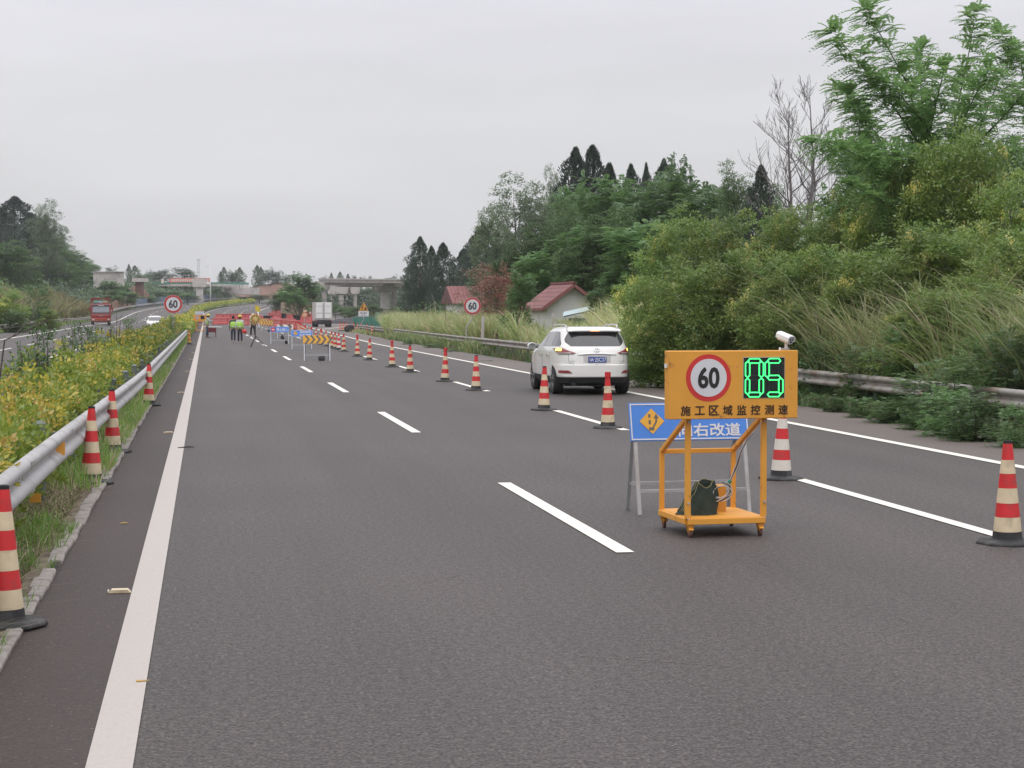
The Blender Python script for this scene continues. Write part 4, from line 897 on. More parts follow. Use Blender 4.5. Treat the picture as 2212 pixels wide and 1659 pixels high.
# wheelbarrow-like red stand with white board
g = G(456, 728.5); t = thing('red_stand', (g.x, g.y, 0), 'dark red metal stand beside the worker at the left edge line', 'stand', None, vrot(458))
redd = M('dark_red_metal', (.17, .025, .03), .6, var=.2)
MB().box((.02, 0, .55), (.74, .5, .34)).build('box', redd, t, bevel=.02)
for s in (-1, 1): MB().beam((s*.36, -.2, 0), (s*.34, -.2, .42), .06, .06).build('leg', redd, t); MB().beam((s*.36, .2, 0), (s*.34, .2, .42), .06, .06).build('leg', redd, t)
o = MB().box((.1, 0, .79), (1.45, .32, .06), rz=.03, ry=.03).build('board_bundle', white, bevel=.01); o.location = (g.x, g.y, 0); o.rotation_euler = (0, 0, vrot(458)); tag(o, 'white board lying on the dark red stand', 'board')
# ================================================================== VEHICLES
NEXP = 4.2
class Body:
    def __init__(s, sl): s.sl = np.array(sl, float)
    def at(s, z): return [np.interp(z, s.sl[:, 0], s.sl[:, i]) for i in (1, 2, 3)]
    def P(s, t, z, off=0.0):
        yr, yf, w = s.at(z); c, q = math.cos(t), math.sin(t); Lh = (yf-yr)/2; yc = (yf+yr)/2
        fx = math.copysign(abs(c)**(2/NEXP), c); fy = math.copysign(abs(q)**(2/NEXP), q)
        x = w*fx; y = yc+Lh*fy
        if off:
            nx = math.copysign(abs(fx)**(NEXP-1), fx)/w; ny = math.copysign(abs(fy)**(NEXP-1), fy)/Lh; l = math.hypot(nx, ny); x += off*nx/l; y += off*ny/l
        return (x, y, z)
    def t_rear(s, x, z, front=False):
        w = s.at(z)[2]; c = min(1, abs(x)/w)**(NEXP/2); a = math.acos(c)
        a = a if x >= 0 else math.pi-a
        return a if front else -a
    def t_side(s, y, z, side):
        yr, yf, w = s.at(z); q = (y-(yf+yr)/2)/((yf-yr)/2); q = max(-1, min(1, q)); a = math.asin(math.copysign(abs(q)**(NEXP/2), q)); return a if side > 0 else math.pi-a
    def shell(s, name, mats, parent, zdark, cut=None, n=160):
        Z = []
        for i in range(len(s.sl)-1):
            m = max(1, int(round((s.sl[i+1, 0]-s.sl[i, 0])/.05))); Z += [s.sl[i, 0]+(s.sl[i+1, 0]-s.sl[i, 0])*j/m for j in range(m)]
        Z.append(s.sl[-1, 0]); mb = MB(); V = []
        ts = [2*math.pi*k/n for k in range(n)]
        # denser samples near the corners
        ts = sorted(set([round(t, 5) for t in ts]))
        for z in Z: V += [s.P(t, z) for t in ts]
        nn = len(ts)
        for j in range(len(Z)-1): mb_ = [(j*nn+k, j*nn+(k+1) % nn, (j+1)*nn+(k+1) % nn, (j+1)*nn+k) for k in range(nn)]; mb.f += mb_; mb.m += [1 if Z[j] < zdark-1e-6 else 0]*nn
        mb.v = V; mb.f.append(tuple(range(nn))[::-1]); mb.m.append(1)
        top = V[(len(Z)-1)*nn:]; cxp = sum(p[0] for p in top)/nn; cyp = sum(p[1] for p in top)/nn; ci = len(V); mb.v.append((cxp, cyp, Z[-1]+.012))
        b0 = (len(Z)-1)*nn
        for k in range(nn): mb.f.append((b0+k, b0+(k+1) % nn, ci)); mb.m.append(0)
        o = mb.build(name, mats, parent, smooth=rad(28))
        if cut:
            cb = MB()
            for (y, z, r, x0, x1) in cut:
                for sd_ in (-1, 1): cb.lathe([(r, x0), (r, x1)], 40, c=(0, y, z), axis='X') if sd_ > 0 else cb.lathe([(r, -x1), (r, -x0)], 40, c=(0, y, z), axis='X')
            co = cb.build('cutter', [mats[1]], None); co.data.materials.clear(); co.data.materials.append(mats[0]); co.data.materials.append(mats[1]); co.data.polygons.foreach_set('material_index', [1]*len(co.data.polygons))
            md = o.modifiers.new('b', 'BOOLEAN'); md.operation = 'DIFFERENCE'; md.object = co; md.solver = 'EXACT'
            dg = bpy.context.evaluated_depsgraph_get(); dg.update(); me = bpy.data.meshes.new_from_object(o.evaluated_get(dg)); o.modifiers.clear(); old = o.data; o.data = me; bpy.data.meshes.remove(old); bpy.data.objects.remove(co)
            o.data.set_sharp_from_angle(angle=rad(28))
        return o
    def patch(s, name, mat, parent, tf, s0, s1, zlo, zhi, off=.005, ns=24, nz=8, thick=0):
        V = []
        for i in range(ns+1):
            q = s0+(s1-s0)*i/ns; a, b_ = (zlo(q) if callable(zlo) else zlo), (zhi(q) if callable(zhi) else zhi)
            for j in range(nz+1):
                z = a+(b_-a)*j/nz; V.append(s.P(tf(q, z), z, off))
        Fq = [(i*(nz+1)+j, (i+1)*(nz+1)+j, (i+1)*(nz+1)+j+1, i*(nz+1)+j+1) for i in range(ns) for j in range(nz)]
        if thick:
            n0 = len(V)
            for i in range(ns+1):
                q = s0+(s1-s0)*i/ns; a, b_ = (zlo(q) if callable(zlo) else zlo), (zhi(q) if callable(zhi) else zhi)
                for j in range(nz+1): z = a+(b_-a)*j/nz; V.append(s.P(tf(q, z), z, off-thick))
            ring = [(i*(nz+1)) for i in range(ns+1)]+[ns*(nz+1)+j for j in range(1, nz+1)]+[i*(nz+1)+nz for i in range(ns-1, -1, -1)]+[j for j in range(nz-1, 0, -1)]
            Fq += [(ring[k], ring[(k+1) % len(ring)], ring[(k+1) % len(ring)]+n0, ring[k]+n0) for k in range(len(ring))]
        return MB().add(V, Fq).build(name, mat, parent, smooth=True)
tyre = M('tyre_rubber', (.018, .018, .019), .8, var=.2); rimm = M('alloy_rim', (.33, .33, .35), .35, .6, var=.1); rimd = M('dark_recess', (.02, .02, .022), .6)
def wheel(parent, x, y, r, w, side, spokes=5):
    t = thing_part('wheel', parent); c = (x, y, r); s = side
    MB().lathe([(r*.66, -w/2), (r*.94, -w/2), (r, -w*.36), (r, w*.36), (r*.94, w/2), (r*.66, w/2)], 40, c=c, axis='X').build('tyre', tyre, t, smooth=.6)
    MB().lathe([(r*.70, s*w*.30), (r*.70, s*w*.34)], 32, c=c, axis='X').build('wheel_well', rimd, t)
    k = MB(); k.lathe([(r*.72, s*w*.35), (r*.72, s*w*.50), (r*.66, s*w*.50), (r*.655, s*w*.36)], 36, c=c, axis='X')
    for i in range(spokes):
        a = 2*math.pi*i/spokes+.3
        for da in (-.16, .16): k.beam((x+s*w*.43, y+r*.10*math.cos(a), r+r*.10*math.sin(a)), (x+s*w*.47, y+r*.67*math.cos(a+da), r+r*.67*math.sin(a+da)), r*.11, w*.12, up=(1, 0, 0))
    k.lathe([(r*.16, s*w*.38), (r*.14, s*w*.5)], 16, c=c, axis='X'); k.build('rim', rimm, t); return t
carw = M('pearl_white_paint', (.87, .86, .83), .28, var=.02, coat=.8, spec=.5); lampred = M('red_lamp_glass', (.30, .05, .05), .12, spec=.7, coat=.6, var=.1); clear = M('clear_lamp', (.62, .55, .53), .1, .2, spec=.7)
amber = M('amber_indicator', (1.0, .78, .18), .4, emit=1.6, var=0); braker = M('brake_led', (1.0, .30, .14), .4, emit=1.8, var=0); chrome = M('chrome', (.75, .75, .76), .12, .95, var=.02); tint = M('tinted_glass', (.055, .055, .06), .08, spec=.8, coat=.5, var=.05)
plateb = M('blue_plate', (.02, .07, .36), .4, var=.05); seam = M('panel_gap', (.12, .12, .12), .8)
# ---- white SUV seen from behind
sl = [(.25, .16, 4.55, .84), (.30, .08, 4.62, .885), (.44, .03, 4.72, .93), (.46, .005, 4.74, .935), (.58, 0, 4.77, .94), (.74, .0, 4.76, .942), (.76, .025, 4.76, .942), (.90, .035, 4.70, .942), (1.0, .05, 4.52, .938), (1.08, .075, 4.10, .928), (1.16, .115, 3.70, .905), (1.24, .17, 3.48, .872), (1.36, .255, 3.18, .825), (1.48, .345, 2.92, .775), (1.57, .41, 2.70, .735), (1.62, .44, 2.50, .70), (1.655, .52, 2.25, .655), (1.68, .72, 1.95, .53)]
B = Body(sl); g = (G(1199.7, 849)+G(1345.5, 850.4))/2
suv = thing('suv', (8.98, g.y-1.05, 0), 'white SUV with lit amber indicators driving past the cones', 'car', None, rad(-.6))
suv.scale = (.985, 1, .945)
B.shell('body', [carw, M('black_cladding', (.02, .02, .021), .7, var=.15)], suv, .44, cut=[(.98, .37, .43, .62, 1.2), (3.72, .37, .43, .62, 1.2)])
for x in (-1, 1):
    wheel(suv, x*.80, .98, .37, .235, x); wheel(suv, x*.80, 3.72, .37, .235, x)
trr = lambda x, z: B.t_rear(x, z)
wlo = lambda x: 1.205+.012*abs(x)/.6; whi = lambda x: 1.545-.33*max(0, abs(x)-.60)/.11 if abs(x) > .60 else 1.545
def rw(x): return whi(x)
B.patch('rear_window', tint, suv, trr, -.70, .70, lambda x: 1.205+max(0, abs(x)-.60)*1.0, lambda x: 1.565-max(0, abs(x)-.57)**1.5*4.0, .004, 40, 10)
# spoiler with brake light; a black arc below stands in for its shadow
k = MB(); 
sp = []
for i in range(25):
    x = -.64+1.28*i/24; e_ = (abs(x)/.64)**4
    sp.append([(x, .30+.06*e_, 1.575-.01*e_), (x, .30+.06*e_, 1.60-.012*e_), (x, .48, 1.628-.006*e_), (x, .62, 1.642), (x, .50, 1.56)])
vs = [p for r_ in sp for p in r_]; k.add(vs, [(i*5+j, (i+1)*5+j, (i+1)*5+(j+1) % 5, i*5+(j+1) % 5) for i in range(24) for j in range(5)]+[(0, 1, 2, 3, 4), (124, 123, 122, 121, 120)])
k.build('spoiler', carw, suv, smooth=.5)
k = MB(); vs = []
for i in range(25):
    x = -.62+1.24*i/24; e_ = (abs(x)/.62)**4; dz = .055*(1-e_)
    vs += [(x, .305+.06*e_, 1.572-.01*e_), (x, .315+.05*e_, 1.572-dz-.012), (x, .40, 1.572-dz-.012), (x, .42, 1.565)]
k.add(vs, [(i*4+j, (i+1)*4+j, (i+1)*4+(j+1) % 4, i*4+(j+1) % 4) for i in range(24) for j in range(4)]); k.build('spoiler_shadow', black, suv)
MB().box((0, .297, 1.585), (.23, .012, .018)).build('brake_light', braker, suv)
k = MB()
for i in range(7): k.box((-.09+i*.03, .288, 1.585), (.016, .006, .014))
k.build('brake_led', M('brake_core', (1, .62, .3), .4, emit=2.0), suv)
# tail lamps wrapping the corners
for s in (-1, 1):
    # parametrise by t directly so the lamp goes round the corner
    def tw(q, z, s=s): 
        tr_ = B.t_rear(s*.50, z); te = (-.27 if s > 0 else math.pi+.27); tr_ = tr_ if s > 0 else tr_+2*math.pi
        return tr_+(te-tr_)*q
    lo = lambda q: 1.035-.055*q if q < .55 else 1.005+.13*(q-.55)/.45
    hi = lambda q: 1.045+.125*min(1, q/.5) if q < .5 else 1.17-.02*(q-.5)/.5
    lm = B.patch('tail_light', lampred, suv, tw, 0, 1, lo, hi, .010, 40, 6, thick=.012)
    B.patch('indicator', amber, lm, tw, .50, .80, 1.085, 1.155, .014, 10, 4)
    B.patch('reversing_strip', clear, lm, tw, .12, .72, lambda q: 1.035-.02*q, lambda q: 1.058-.015*q, .014, 20, 2)
    B.patch('lower_lens', M('smoked_lens', (.18, .14, .14), .2), lm, tw, .05, .6, lambda q: 1.012-.02*q, lambda q: 1.030-.022*q, .0135, 20, 2)
    B.patch('rear_reflector', M('dull_red_reflector', (.28, .05, .05), .3), suv, lambda x, z, s=s: B.t_rear(s*x, z), .585, .84, lambda x: .54-.0*(x), lambda x: .545+.065*min(1, (x-.58)/.08)-.02*max(0, x-.75)*2, .010, 12, 3)
# tailgate details
k1 = B.patch('chrome_strip', chrome, suv, trr, -.46, .46, lambda x: 1.012-.03*(abs(x)/.46)**2+.02*(abs(x)/.46)**6, lambda x: 1.045-.035*(abs(x)/.46)**2, .022, 24, 2, thick=.02)
B.patch('plate_recess_shade', M('recess_shade', (.60, .58, .56), .5, var=.02), suv, trr, -.33, .33, .80, .985, .002, 16, 3)  # flat patch on the tailgate, the shade of the recess put into its colour
pt = thing_part('licence_plate', suv); 
po = B.P(B.t_rear(0, .87), .87)
MB().box((0, po[1]-.016, .878), (.44, .01, .14)).build('plate', plateb, pt, bevel=.003)
text('川', .085, white, pt, (-.185, po[1]-.0225, .878), 'lettering', .02, xs=.65); text('A', .095, white, pt, (-.125, po[1]-.0225, .878), 'lettering', .02, xs=.75)
text('·', .016, white, pt, (-.083, po[1]-.0225, .882), 'lettering', .02); text('2SC37', .095, white, pt, (.075, po[1]-.0225, .878), 'lettering', .02, W=.27)
# oval emblem with slanted L
k = MB(); n = 36; ring = [(.066*math.cos(2*math.pi*i/n), 1.105+.046*math.sin(2*math.pi*i/n)) for i in range(n)]; ye = B.P(B.t_rear(0, 1.1), 1.1)[1]-.004
k.tube([(p[0], ye-.004+(p[1]-1.105)*.4, p[1]) for p in ring]+[(ring[0][0], ye-.004, ring[0][1])], .0075, 6, caps=False)
for a, b_ in (((.018, 1.142), (-.018, 1.083)), ((-.018, 1.083), (.055, 1.083))): k.tube([(a[0], ye-.004+(a[1]-1.105)*.4, a[1]), (b_[0], ye-.004+(b_[1]-1.105)*.4, b_[1])], .0085, 6)
k.build('emblem', chrome, suv, smooth=True)
o = text('LEXUS', .030, chrome, suv, (-.56, 0, .835), 'badge', .01, W=.20); o.data.transform(Matrix.Translation((0, B.P(B.t_rear(-.56, .835), .835)[1]-.012, 0)))
o = text('RX350', .030, chrome, suv, (.58, 0, .835), 'badge', .01, W=.18); o.data.transform(Matrix.Translation((0, B.P(B.t_rear(.58, .835), .835)[1]-.012, 0)))
# panel gaps
def gap(pts, r=.0045):
    MB().tube([B.P(B.t_rear(x, z), z, .001) for x, z in pts], r, 5).build('tailgate_gap', seam, suv)
gap([(-.63, 1.20), (-.66, 1.0), (-.66, .84), (-.63, .78), (-.55, .765), (0, .762), (.55, .765), (.63, .78), (.66, .84), (.66, 1.0), (.63, 1.20)])
# side windows
for s in (-1, 1):
    ts_ = lambda y, z, s=s: B.t_side(y, z, s)
    top = lambda y: min(1.565-.02*(y-1)*(y > 1), 1.20+max(.0, (3.42-y))*.52) if y > 1.0 else min(1.56, 1.24+(y-.48)*.78)
    low = lambda y: 1.195-.02*(y-1) if y > .8 else 1.2
    B.patch('side_window', tint, suv, ts_, .52, 1.12, low, top, .006, 14, 8); B.patch('side_window', tint, suv, ts_, 1.15, 2.02, low, top, .006, 16, 8); B.patch('side_window', tint, suv, ts_, 2.08, 3.30, low, top, .006, 20, 8)
    for y0 in (1.25, 2.15, 3.25):
        MB().tube([B.P(B.t_side(y0-(.16 if (y0 == 1.25 and z < .8) else 0), z, s), z, .001) for z in (1.17, 1.0, .8, .6, .45)], .004, 5).build('door_gap', seam, suv)
    for y0 in (1.42, 2.35): 
        p = B.P(B.t_side(y0, .97, s), .97); MB().beam((p[0]+s*.022, y0-.11, .975), (p[0]+s*.022, y0+.11, .97), .025, .03).build('door_handle', chrome, suv, bevel=.006)
    MB().tube([(s*.60, .62, 1.655), (s*.635, .75, 1.72), (s*.665, 1.4, 1.735), (s*.66, 2.1, 1.72), (s*.62, 2.4, 1.645)], .018, 8).build('roof_rail', M('satin_silver', (.62, .62, .62), .3, .6), suv, smooth=True)
    mo = MB().lathe([(.02, 0), (.105, .015), (.115, .06), (.09, .14), (.03, .18)], 18, axis='Y'); mo.v = [(p[0]*1.05+s*1.045, p[1]+3.02, p[2]*.78+1.165) for p in mo.v]; m_ = mo.build('wing_mirror', carw, suv, smooth=.9)
    mo = MB().lathe([(.09, -.004), (.088, .0)], 18, axis='Y'); mo.v = [(p[0]*1.05+s*1.045, p[1]+3.018, p[2]*.78+1.165) for p in mo.v]; mo.build('mirror_glass', M('mirror_glass', (.25, .27, .26), .05, .8), m_)
    MB().beam((s*.90, 3.05, 1.13), (s*1.0, 3.06, 1.14), .05, .04).build('mirror_arm', black, m_)
    # front lamp
    B.patch('headlight', clear, suv, lambda x, z, s=s: B.t_rear(s*x, z, True), .45, .88, .82, .93, .006, 10, 3)
MB().lathe([(.045, -.02), (.05, .10)], 14, c=(-.55, .08, .27), axis='Y').build('exhaust', black, suv)
k = MB(); k.box((0, 1.0, .24), (1.2, .12, .10)); k.box((.1, .45, .27), (.5, .45, .12)); k.build('underbody', black, suv)
B.patch('windscreen', tint, suv, lambda x, z: B.t_rear(x, z, True), -.66, .66, 1.2, 1.55, .005, 20, 8)
# ---- white saloon coming towards us on the far carriageway
sl2 = [(.20, .18, 4.35, .78), (.28, .05, 4.45, .84), (.5, 0, 4.5, .885), (.68, .03, 4.5, .888), (.78, .12, 4.45, .88), (.86, .55, 4.3, .865), (.92, 1.05, 3.95, .835), (1.0, 1.25, 3.85, .79), (1.15, 1.52, 3.65, .72), (1.30, 1.80, 3.42, .65), (1.40, 2.1, 3.2, .58), (1.45, 2.4, 2.95, .45)]
B2 = Body(sl2); yc_ = 190; sx_ = -5.15; z0 = float(zop(-5.15, yc_))
car = thing('saloon_car', (sx_, yc_, z0), 'white saloon car approaching on the opposite carriageway behind the hedge', 'car', None, rad(1))
B2.shell('body', [carw, black], car, .28, cut=[(.85, .31, .35, .6, 1.1), (3.55, .31, .35, .6, 1.1)], n=100)
for x in (-1, 1): wheel(car, x*.76, .85, .31, .2, x); wheel(car, x*.76, 3.55, .31, .2, x)
tr2 = lambda x, z: B2.t_rear(x, z)
B2.patch('windscreen', tint, car, tr2, -.62, .62, lambda x: .94, lambda x: 1.36-max(0, abs(x)-.5)**1.3*2, .006, 24, 8)
for s in (-1, 1):
    B2.patch('headlight', clear, car, lambda x, z, s=s: B2.t_rear(s*x, z), .42, .80, lambda x: .60, lambda x: .64+.10*min(1, (x-.4)/.15), .008, 12, 3)
    B2.patch('side_window', tint, car, lambda y, z, s=s: B2.t_side(y, z, s), 1.55, 3.3, .95, lambda y: min(1.33, .98+(y-1.4)*.6, .98+(3.6-y)*.7), .006, 20, 6)
    mo = MB().box((s*.96, 1.65, .98), (.18, .1, .12)).build('wing_mirror', carw, car, bevel=.03)
B2.patch('grille', black, car, tr2, -.34, .34, .52, .64, .008, 10, 3); B2.patch('lower_grille', black, car, tr2, -.5, .5, .28, .38, .008, 10, 3); B2.patch('grille_bar', chrome, car, tr2, -.34, .34, .57, .595, .014, 10, 2)
yp = B2.P(B2.t_rear(0, .45), .45)[1]; MB().box((0, yp-.02, .45), (.44, .01, .13)).build('licence_plate', plateb, car)
B2.patch('rear_window', tint, car, lambda x, z: B2.t_rear(x, z, True), -.55, .55, .98, 1.36, .006, 12, 6)
# ---- white box lorry seen from behind
d = 229; p = AT(699, 673, d); tk = thing('box_lorry', (p.x, p.y, .0), 'white box lorry seen from behind on the exit lane', 'lorry', None, vrot(699)+rad(5)); w, l, zb, zt = 2.15, 4.2, .98, 3.12
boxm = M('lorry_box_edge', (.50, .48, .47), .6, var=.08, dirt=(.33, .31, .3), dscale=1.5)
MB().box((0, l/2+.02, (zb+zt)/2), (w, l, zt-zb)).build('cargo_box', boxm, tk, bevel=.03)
for s in (-1, 1):
    dr_ = MB().box((s*w*.235, -.005, (zb+zt)/2+.02), (w*.42, .05, (zt-zb)*.90)).build('rear_door', white, tk, bevel=.015)
    MB().box((s*w*.235, -.035, zb+(zt-zb)*.36), (w*.36, .02, .09)).build('door_band', M('grey_band', (.45, .44, .44), .6), dr_); MB().box((s*w*.235, -.035, zb+(zt-zb)*.76), (w*.40, .02, .05)).build('door_band', MATS['grey_band'], dr_)
    MB().tube([(s*.10, -.05, zb+.05), (s*.10, -.05, zt-.1)], .022, 6).build('lock_rod', M('grey_rod', (.35, .35, .35), .5, .4), dr_)
    MB().box((s*(w/2-.17), .05, .78), (.26, .06, .12)).build('tail_light', lampred, tk, bevel=.01)
    for y in (.9, 4.9): 
        tw_ = MB().lathe([(.26, -.2), (.37, -.2), (.39, -.15), (.39, .15), (.37, .2), (.26, .2)], 26, c=(s*(w/2-.25), y, .39), axis='X').build('wheel', tyre, tk, smooth=.6); MB().lathe([(.24, s*.14), (.2, s*.1)], 20, c=(s*(w/2-.25), y, .39), axis='X').build('rim', rimm, tw_)
    MB().box((s*(w/2+.16), 5.3, 1.75), (.16, .1, .32)).build('mirror', dwhite, tk, bevel=.03)
MB().box((0, .12, .93), (w, .1, .08)).build('bumper_rail', boxm, tk); MB().box((0, .25, .61), (w*.94, .4, .56)).build('rear_chassis', M('dark_chassis', (.022, .022, .026), .7), tk, bevel=.02); MB().box((0, 2.6, .72), (.8, 4.6, .22)).build('chassis', black, tk)
pl = MB().box((-.02, .08, .80), (.40, .02, .13)).build('licence_plate', plateb, tk); MB().box((-.02, .068, .80), (.32, .006, .06)).build('plate_characters', dwhite, pl)
cb = MB().prism([(-.85, .7), (.85, .7), (.88, 1.6), (.75, 2.25), (-.75, 2.25), (-.88, 1.6)], 4.5, 6.1).build('cab', dwhite, tk, bevel=.04); MB().box((0, 6.11, 1.75), (1.4, .02, .6)).build('windscreen', tint, tk)
# ---- red lorry coming towards us
d = 227; p = AT(218, 673, d); z0 = float(zop(-12.5, 215)); lo_ = thing('red_lorry', (p.x, p.y, z0), 'red lorry with a tarpaulin load approaching on the opposite carriageway', 'lorry', None, -YAW+rad(13)); w = 2.42
lred = M('lorry_red', (.24, .018, .018), .4, var=.12, dirt=(.22, .03, .02), dscale=2, coat=.3); lred2 = M('lorry_orange', (.34, .05, .02), .45, var=.15); tarp = M('green_tarpaulin', (.10, .115, .07), .9, var=.3, scale=2, bump=.6)
cab = MB(); pf = [(0, .55), (-.02, 1.25), (.10, 1.55), (.32, 2.55), (1.9, 2.75), (1.9, .55)]
vs = [(x, a, z) for x in (-w/2, w/2) for a, z in pf]; n = len(pf); cab.add(vs, [tuple(range(n)), tuple(range(2*n-1, n-1, -1))]+[(i, i+n, (i+1) % n+n, (i+1) % n) for i in range(n)]); cb = cab.build('cab', lred, lo_, bevel=.05)
ws = MB(); ws.add([(-w/2+.2, .10, 1.62), (w/2-.2, .10, 1.62), (w/2-.24, .265, 2.38), (-w/2+.24, .265, 2.38)], [(0, 1, 2, 3)]); ws.build('windscreen', M('pale_windscreen', (.20, .22, .25), .12, spec=.8, coat=.5), cb)
ws = MB(); ws.add([(-w/2+.12, .03, 1.50), (w/2-.12, .03, 1.50), (w/2-.12, .09, 1.60), (-w/2+.12, .09, 1.60)], [(0, 1, 2, 3)]); ws.build('wiper_panel', black, cb)
MB().box((0, .23, 2.47), (w*.86, .1, .18), rx=.0).build('visor', M('dark_visor', (.05, .05, .07), .5), cb, bevel=.02)
k = MB()
for i in range(4): k.box((-.27+i*.18, .17, 2.47), (.12, .02, .11), ry=.2*(i % 2))
k.build('visor_characters', dwhite, cb)
MB().box((0, -.08, .72), (w*.98, .2, .36)).build('bumper', lred2, lo_, bevel=.04); MB().box((0, -.10, .45), (w*.9, .12, .14)).build('lower_bumper', M('dark_lower', (.10, .03, .03), .7), lo_)
MB().box((0, -.03, 1.18), (.5, .03, .08)).build('grille_mark', M('dull_silver', (.4, .3, .3), .4, .3), cb)
for s in (-1, 1):
    MB().box((s*.95, -.19, .72), (.32, .04, .18)).build('headlight', clear, lo_, bevel=.02); MB().box((s*(w/2+.18), .0, 2.0), (.16, .12, .5)).build('mirror', lred, lo_, bevel=.03); MB().beam((s*(w/2), .1, 2.35), (s*(w/2+.18), .0, 2.2), .04, .04).build('mirror_arm', black, lo_)
    for y in (1.0, 6.5, 7.8):
        MB().lathe([(.34, -.16), (.48, -.16), (.51, -.1), (.51, .1), (.48, .16), (.34, .16)], 26, c=(s*(w/2-.2), y, .51), axis='X').build('wheel', tyre, lo_, smooth=.6)
k = MB(); 
for s in (-1, 1): k.box((s*(w/2+.02), 5.6, 2.0), (.06, 6.8, 1.9))
k.box((0, 2.2, 2.3), (w, .08, 2.3)); k.box((0, 5.6, 1.0), (w, 6.8, .2)); k.box((0, 5.6, .75), (.9, 7.2, .3)); k.build('cargo_body', M('cargo_maroon', (.17, .035, .03), .7, var=.2), lo_)
tp = []; nx_, ny_ = 14, 16
for j in range(ny_+1):
    for i in range(nx_+1):
        a = i/nx_*2-1; b2 = j/ny_; e_ = 1-abs(a)**3; tp.append((a*(w/2+.07), 2.1+b2*7.0, 2.75+.65*e_*min(1, .75+b2)+.06*math.sin(9*a+5*b2)+.05*math.sin(17*b2+3*a)))
nV = len(tp); tp += [(q[0]*.97, q[1]+(.03 if q[1] > 5 else .0), 2.6) for q in tp]
W1 = nx_+1; fs_ = [(j*W1+i, j*W1+i+1, (j+1)*W1+i+1, (j+1)*W1+i) for j in range(ny_) for i in range(nx_)]
fs_ += [(i, i+nV, i+1+nV, i+1) for i in range(nx_)]+[(j*W1, (j+1)*W1, (j+1)*W1+nV, j*W1+nV) for j in range(ny_)]+[(j*W1+nx_, j*W1+nx_+nV, (j+1)*W1+nx_+nV, (j+1)*W1+nx_) for j in range(ny_)]
npmesh('tarpaulin', np.array(tp), np.array(fs_), tarp, lo_, smooth=True)
for x, m_, c_ in ((-.62, 'teal', (.08, .30, .25)), (-.05, 'pale_blue', (.25, .38, .45)), (.55, 'tan', (.40, .28, .2))): sandbag_ = MB().box((x, 2.0, 2.86), (.6, .25, .26), ry=.1).build('load_bundle', M(m_+'_bundle', c_, .8, var=.3), lo_, bevel=.08)

# ================================================================== PEOPLE (all seen small, beyond the near signs)
def skinmesh(name, nodes, edges, mat, parent, sub=1, extra=None, root=0, smooth=True):
    """nodes: list (pos, radius)"""
    me = bpy.data.meshes.new('tmp'); me.from_pydata([n_[0] for n_ in nodes], edges, []); o = bpy.data.objects.new('tmp', me); COL.objects.link(o)
    o.modifiers.new('s', 'SKIN'); sk = me.skin_vertices[0].data if me.skin_vertices else None
    if sk is None:
        bm = bmesh.new(); bm.from_mesh(me); bm.verts.layers.skin.verify(); bm.to_mesh(me); bm.free(); sk = me.skin_vertices[0].data
    for i, n_ in enumerate(nodes):
        r = n_[1]; sk[i].radius = (r, r) if not hasattr(r, '__len__') else r; sk[i].use_root = (i == root)
    md = o.modifiers.new('u', 'SUBSURF'); md.levels = sub; md.render_levels = sub
    dg = bpy.context.evaluated_depsgraph_get(); dg.update(); m2 = bpy.data.meshes.new_from_object(o.evaluated_get(dg)); bpy.data.objects.remove(o); bpy.data.meshes.remove(me)
    bm = bmesh.new(); bm.from_mesh(m2)
    if extra: extra(bm)
    bm.to_mesh(m2); bm.free(); m2.name = name; m2.materials.clear()
    for a in (mat if isinstance(mat, list) else [mat]): m2.materials.append(a)
    m2.shade_smooth(); ob = bpy.data.objects.new(name, m2); COL.objects.link(ob); ob.parent = parent; return ob
skinm = M('skin', (.36, .21, .145), .6, var=.06); hairm = M('black_hair', (.014, .011, .010), .7)
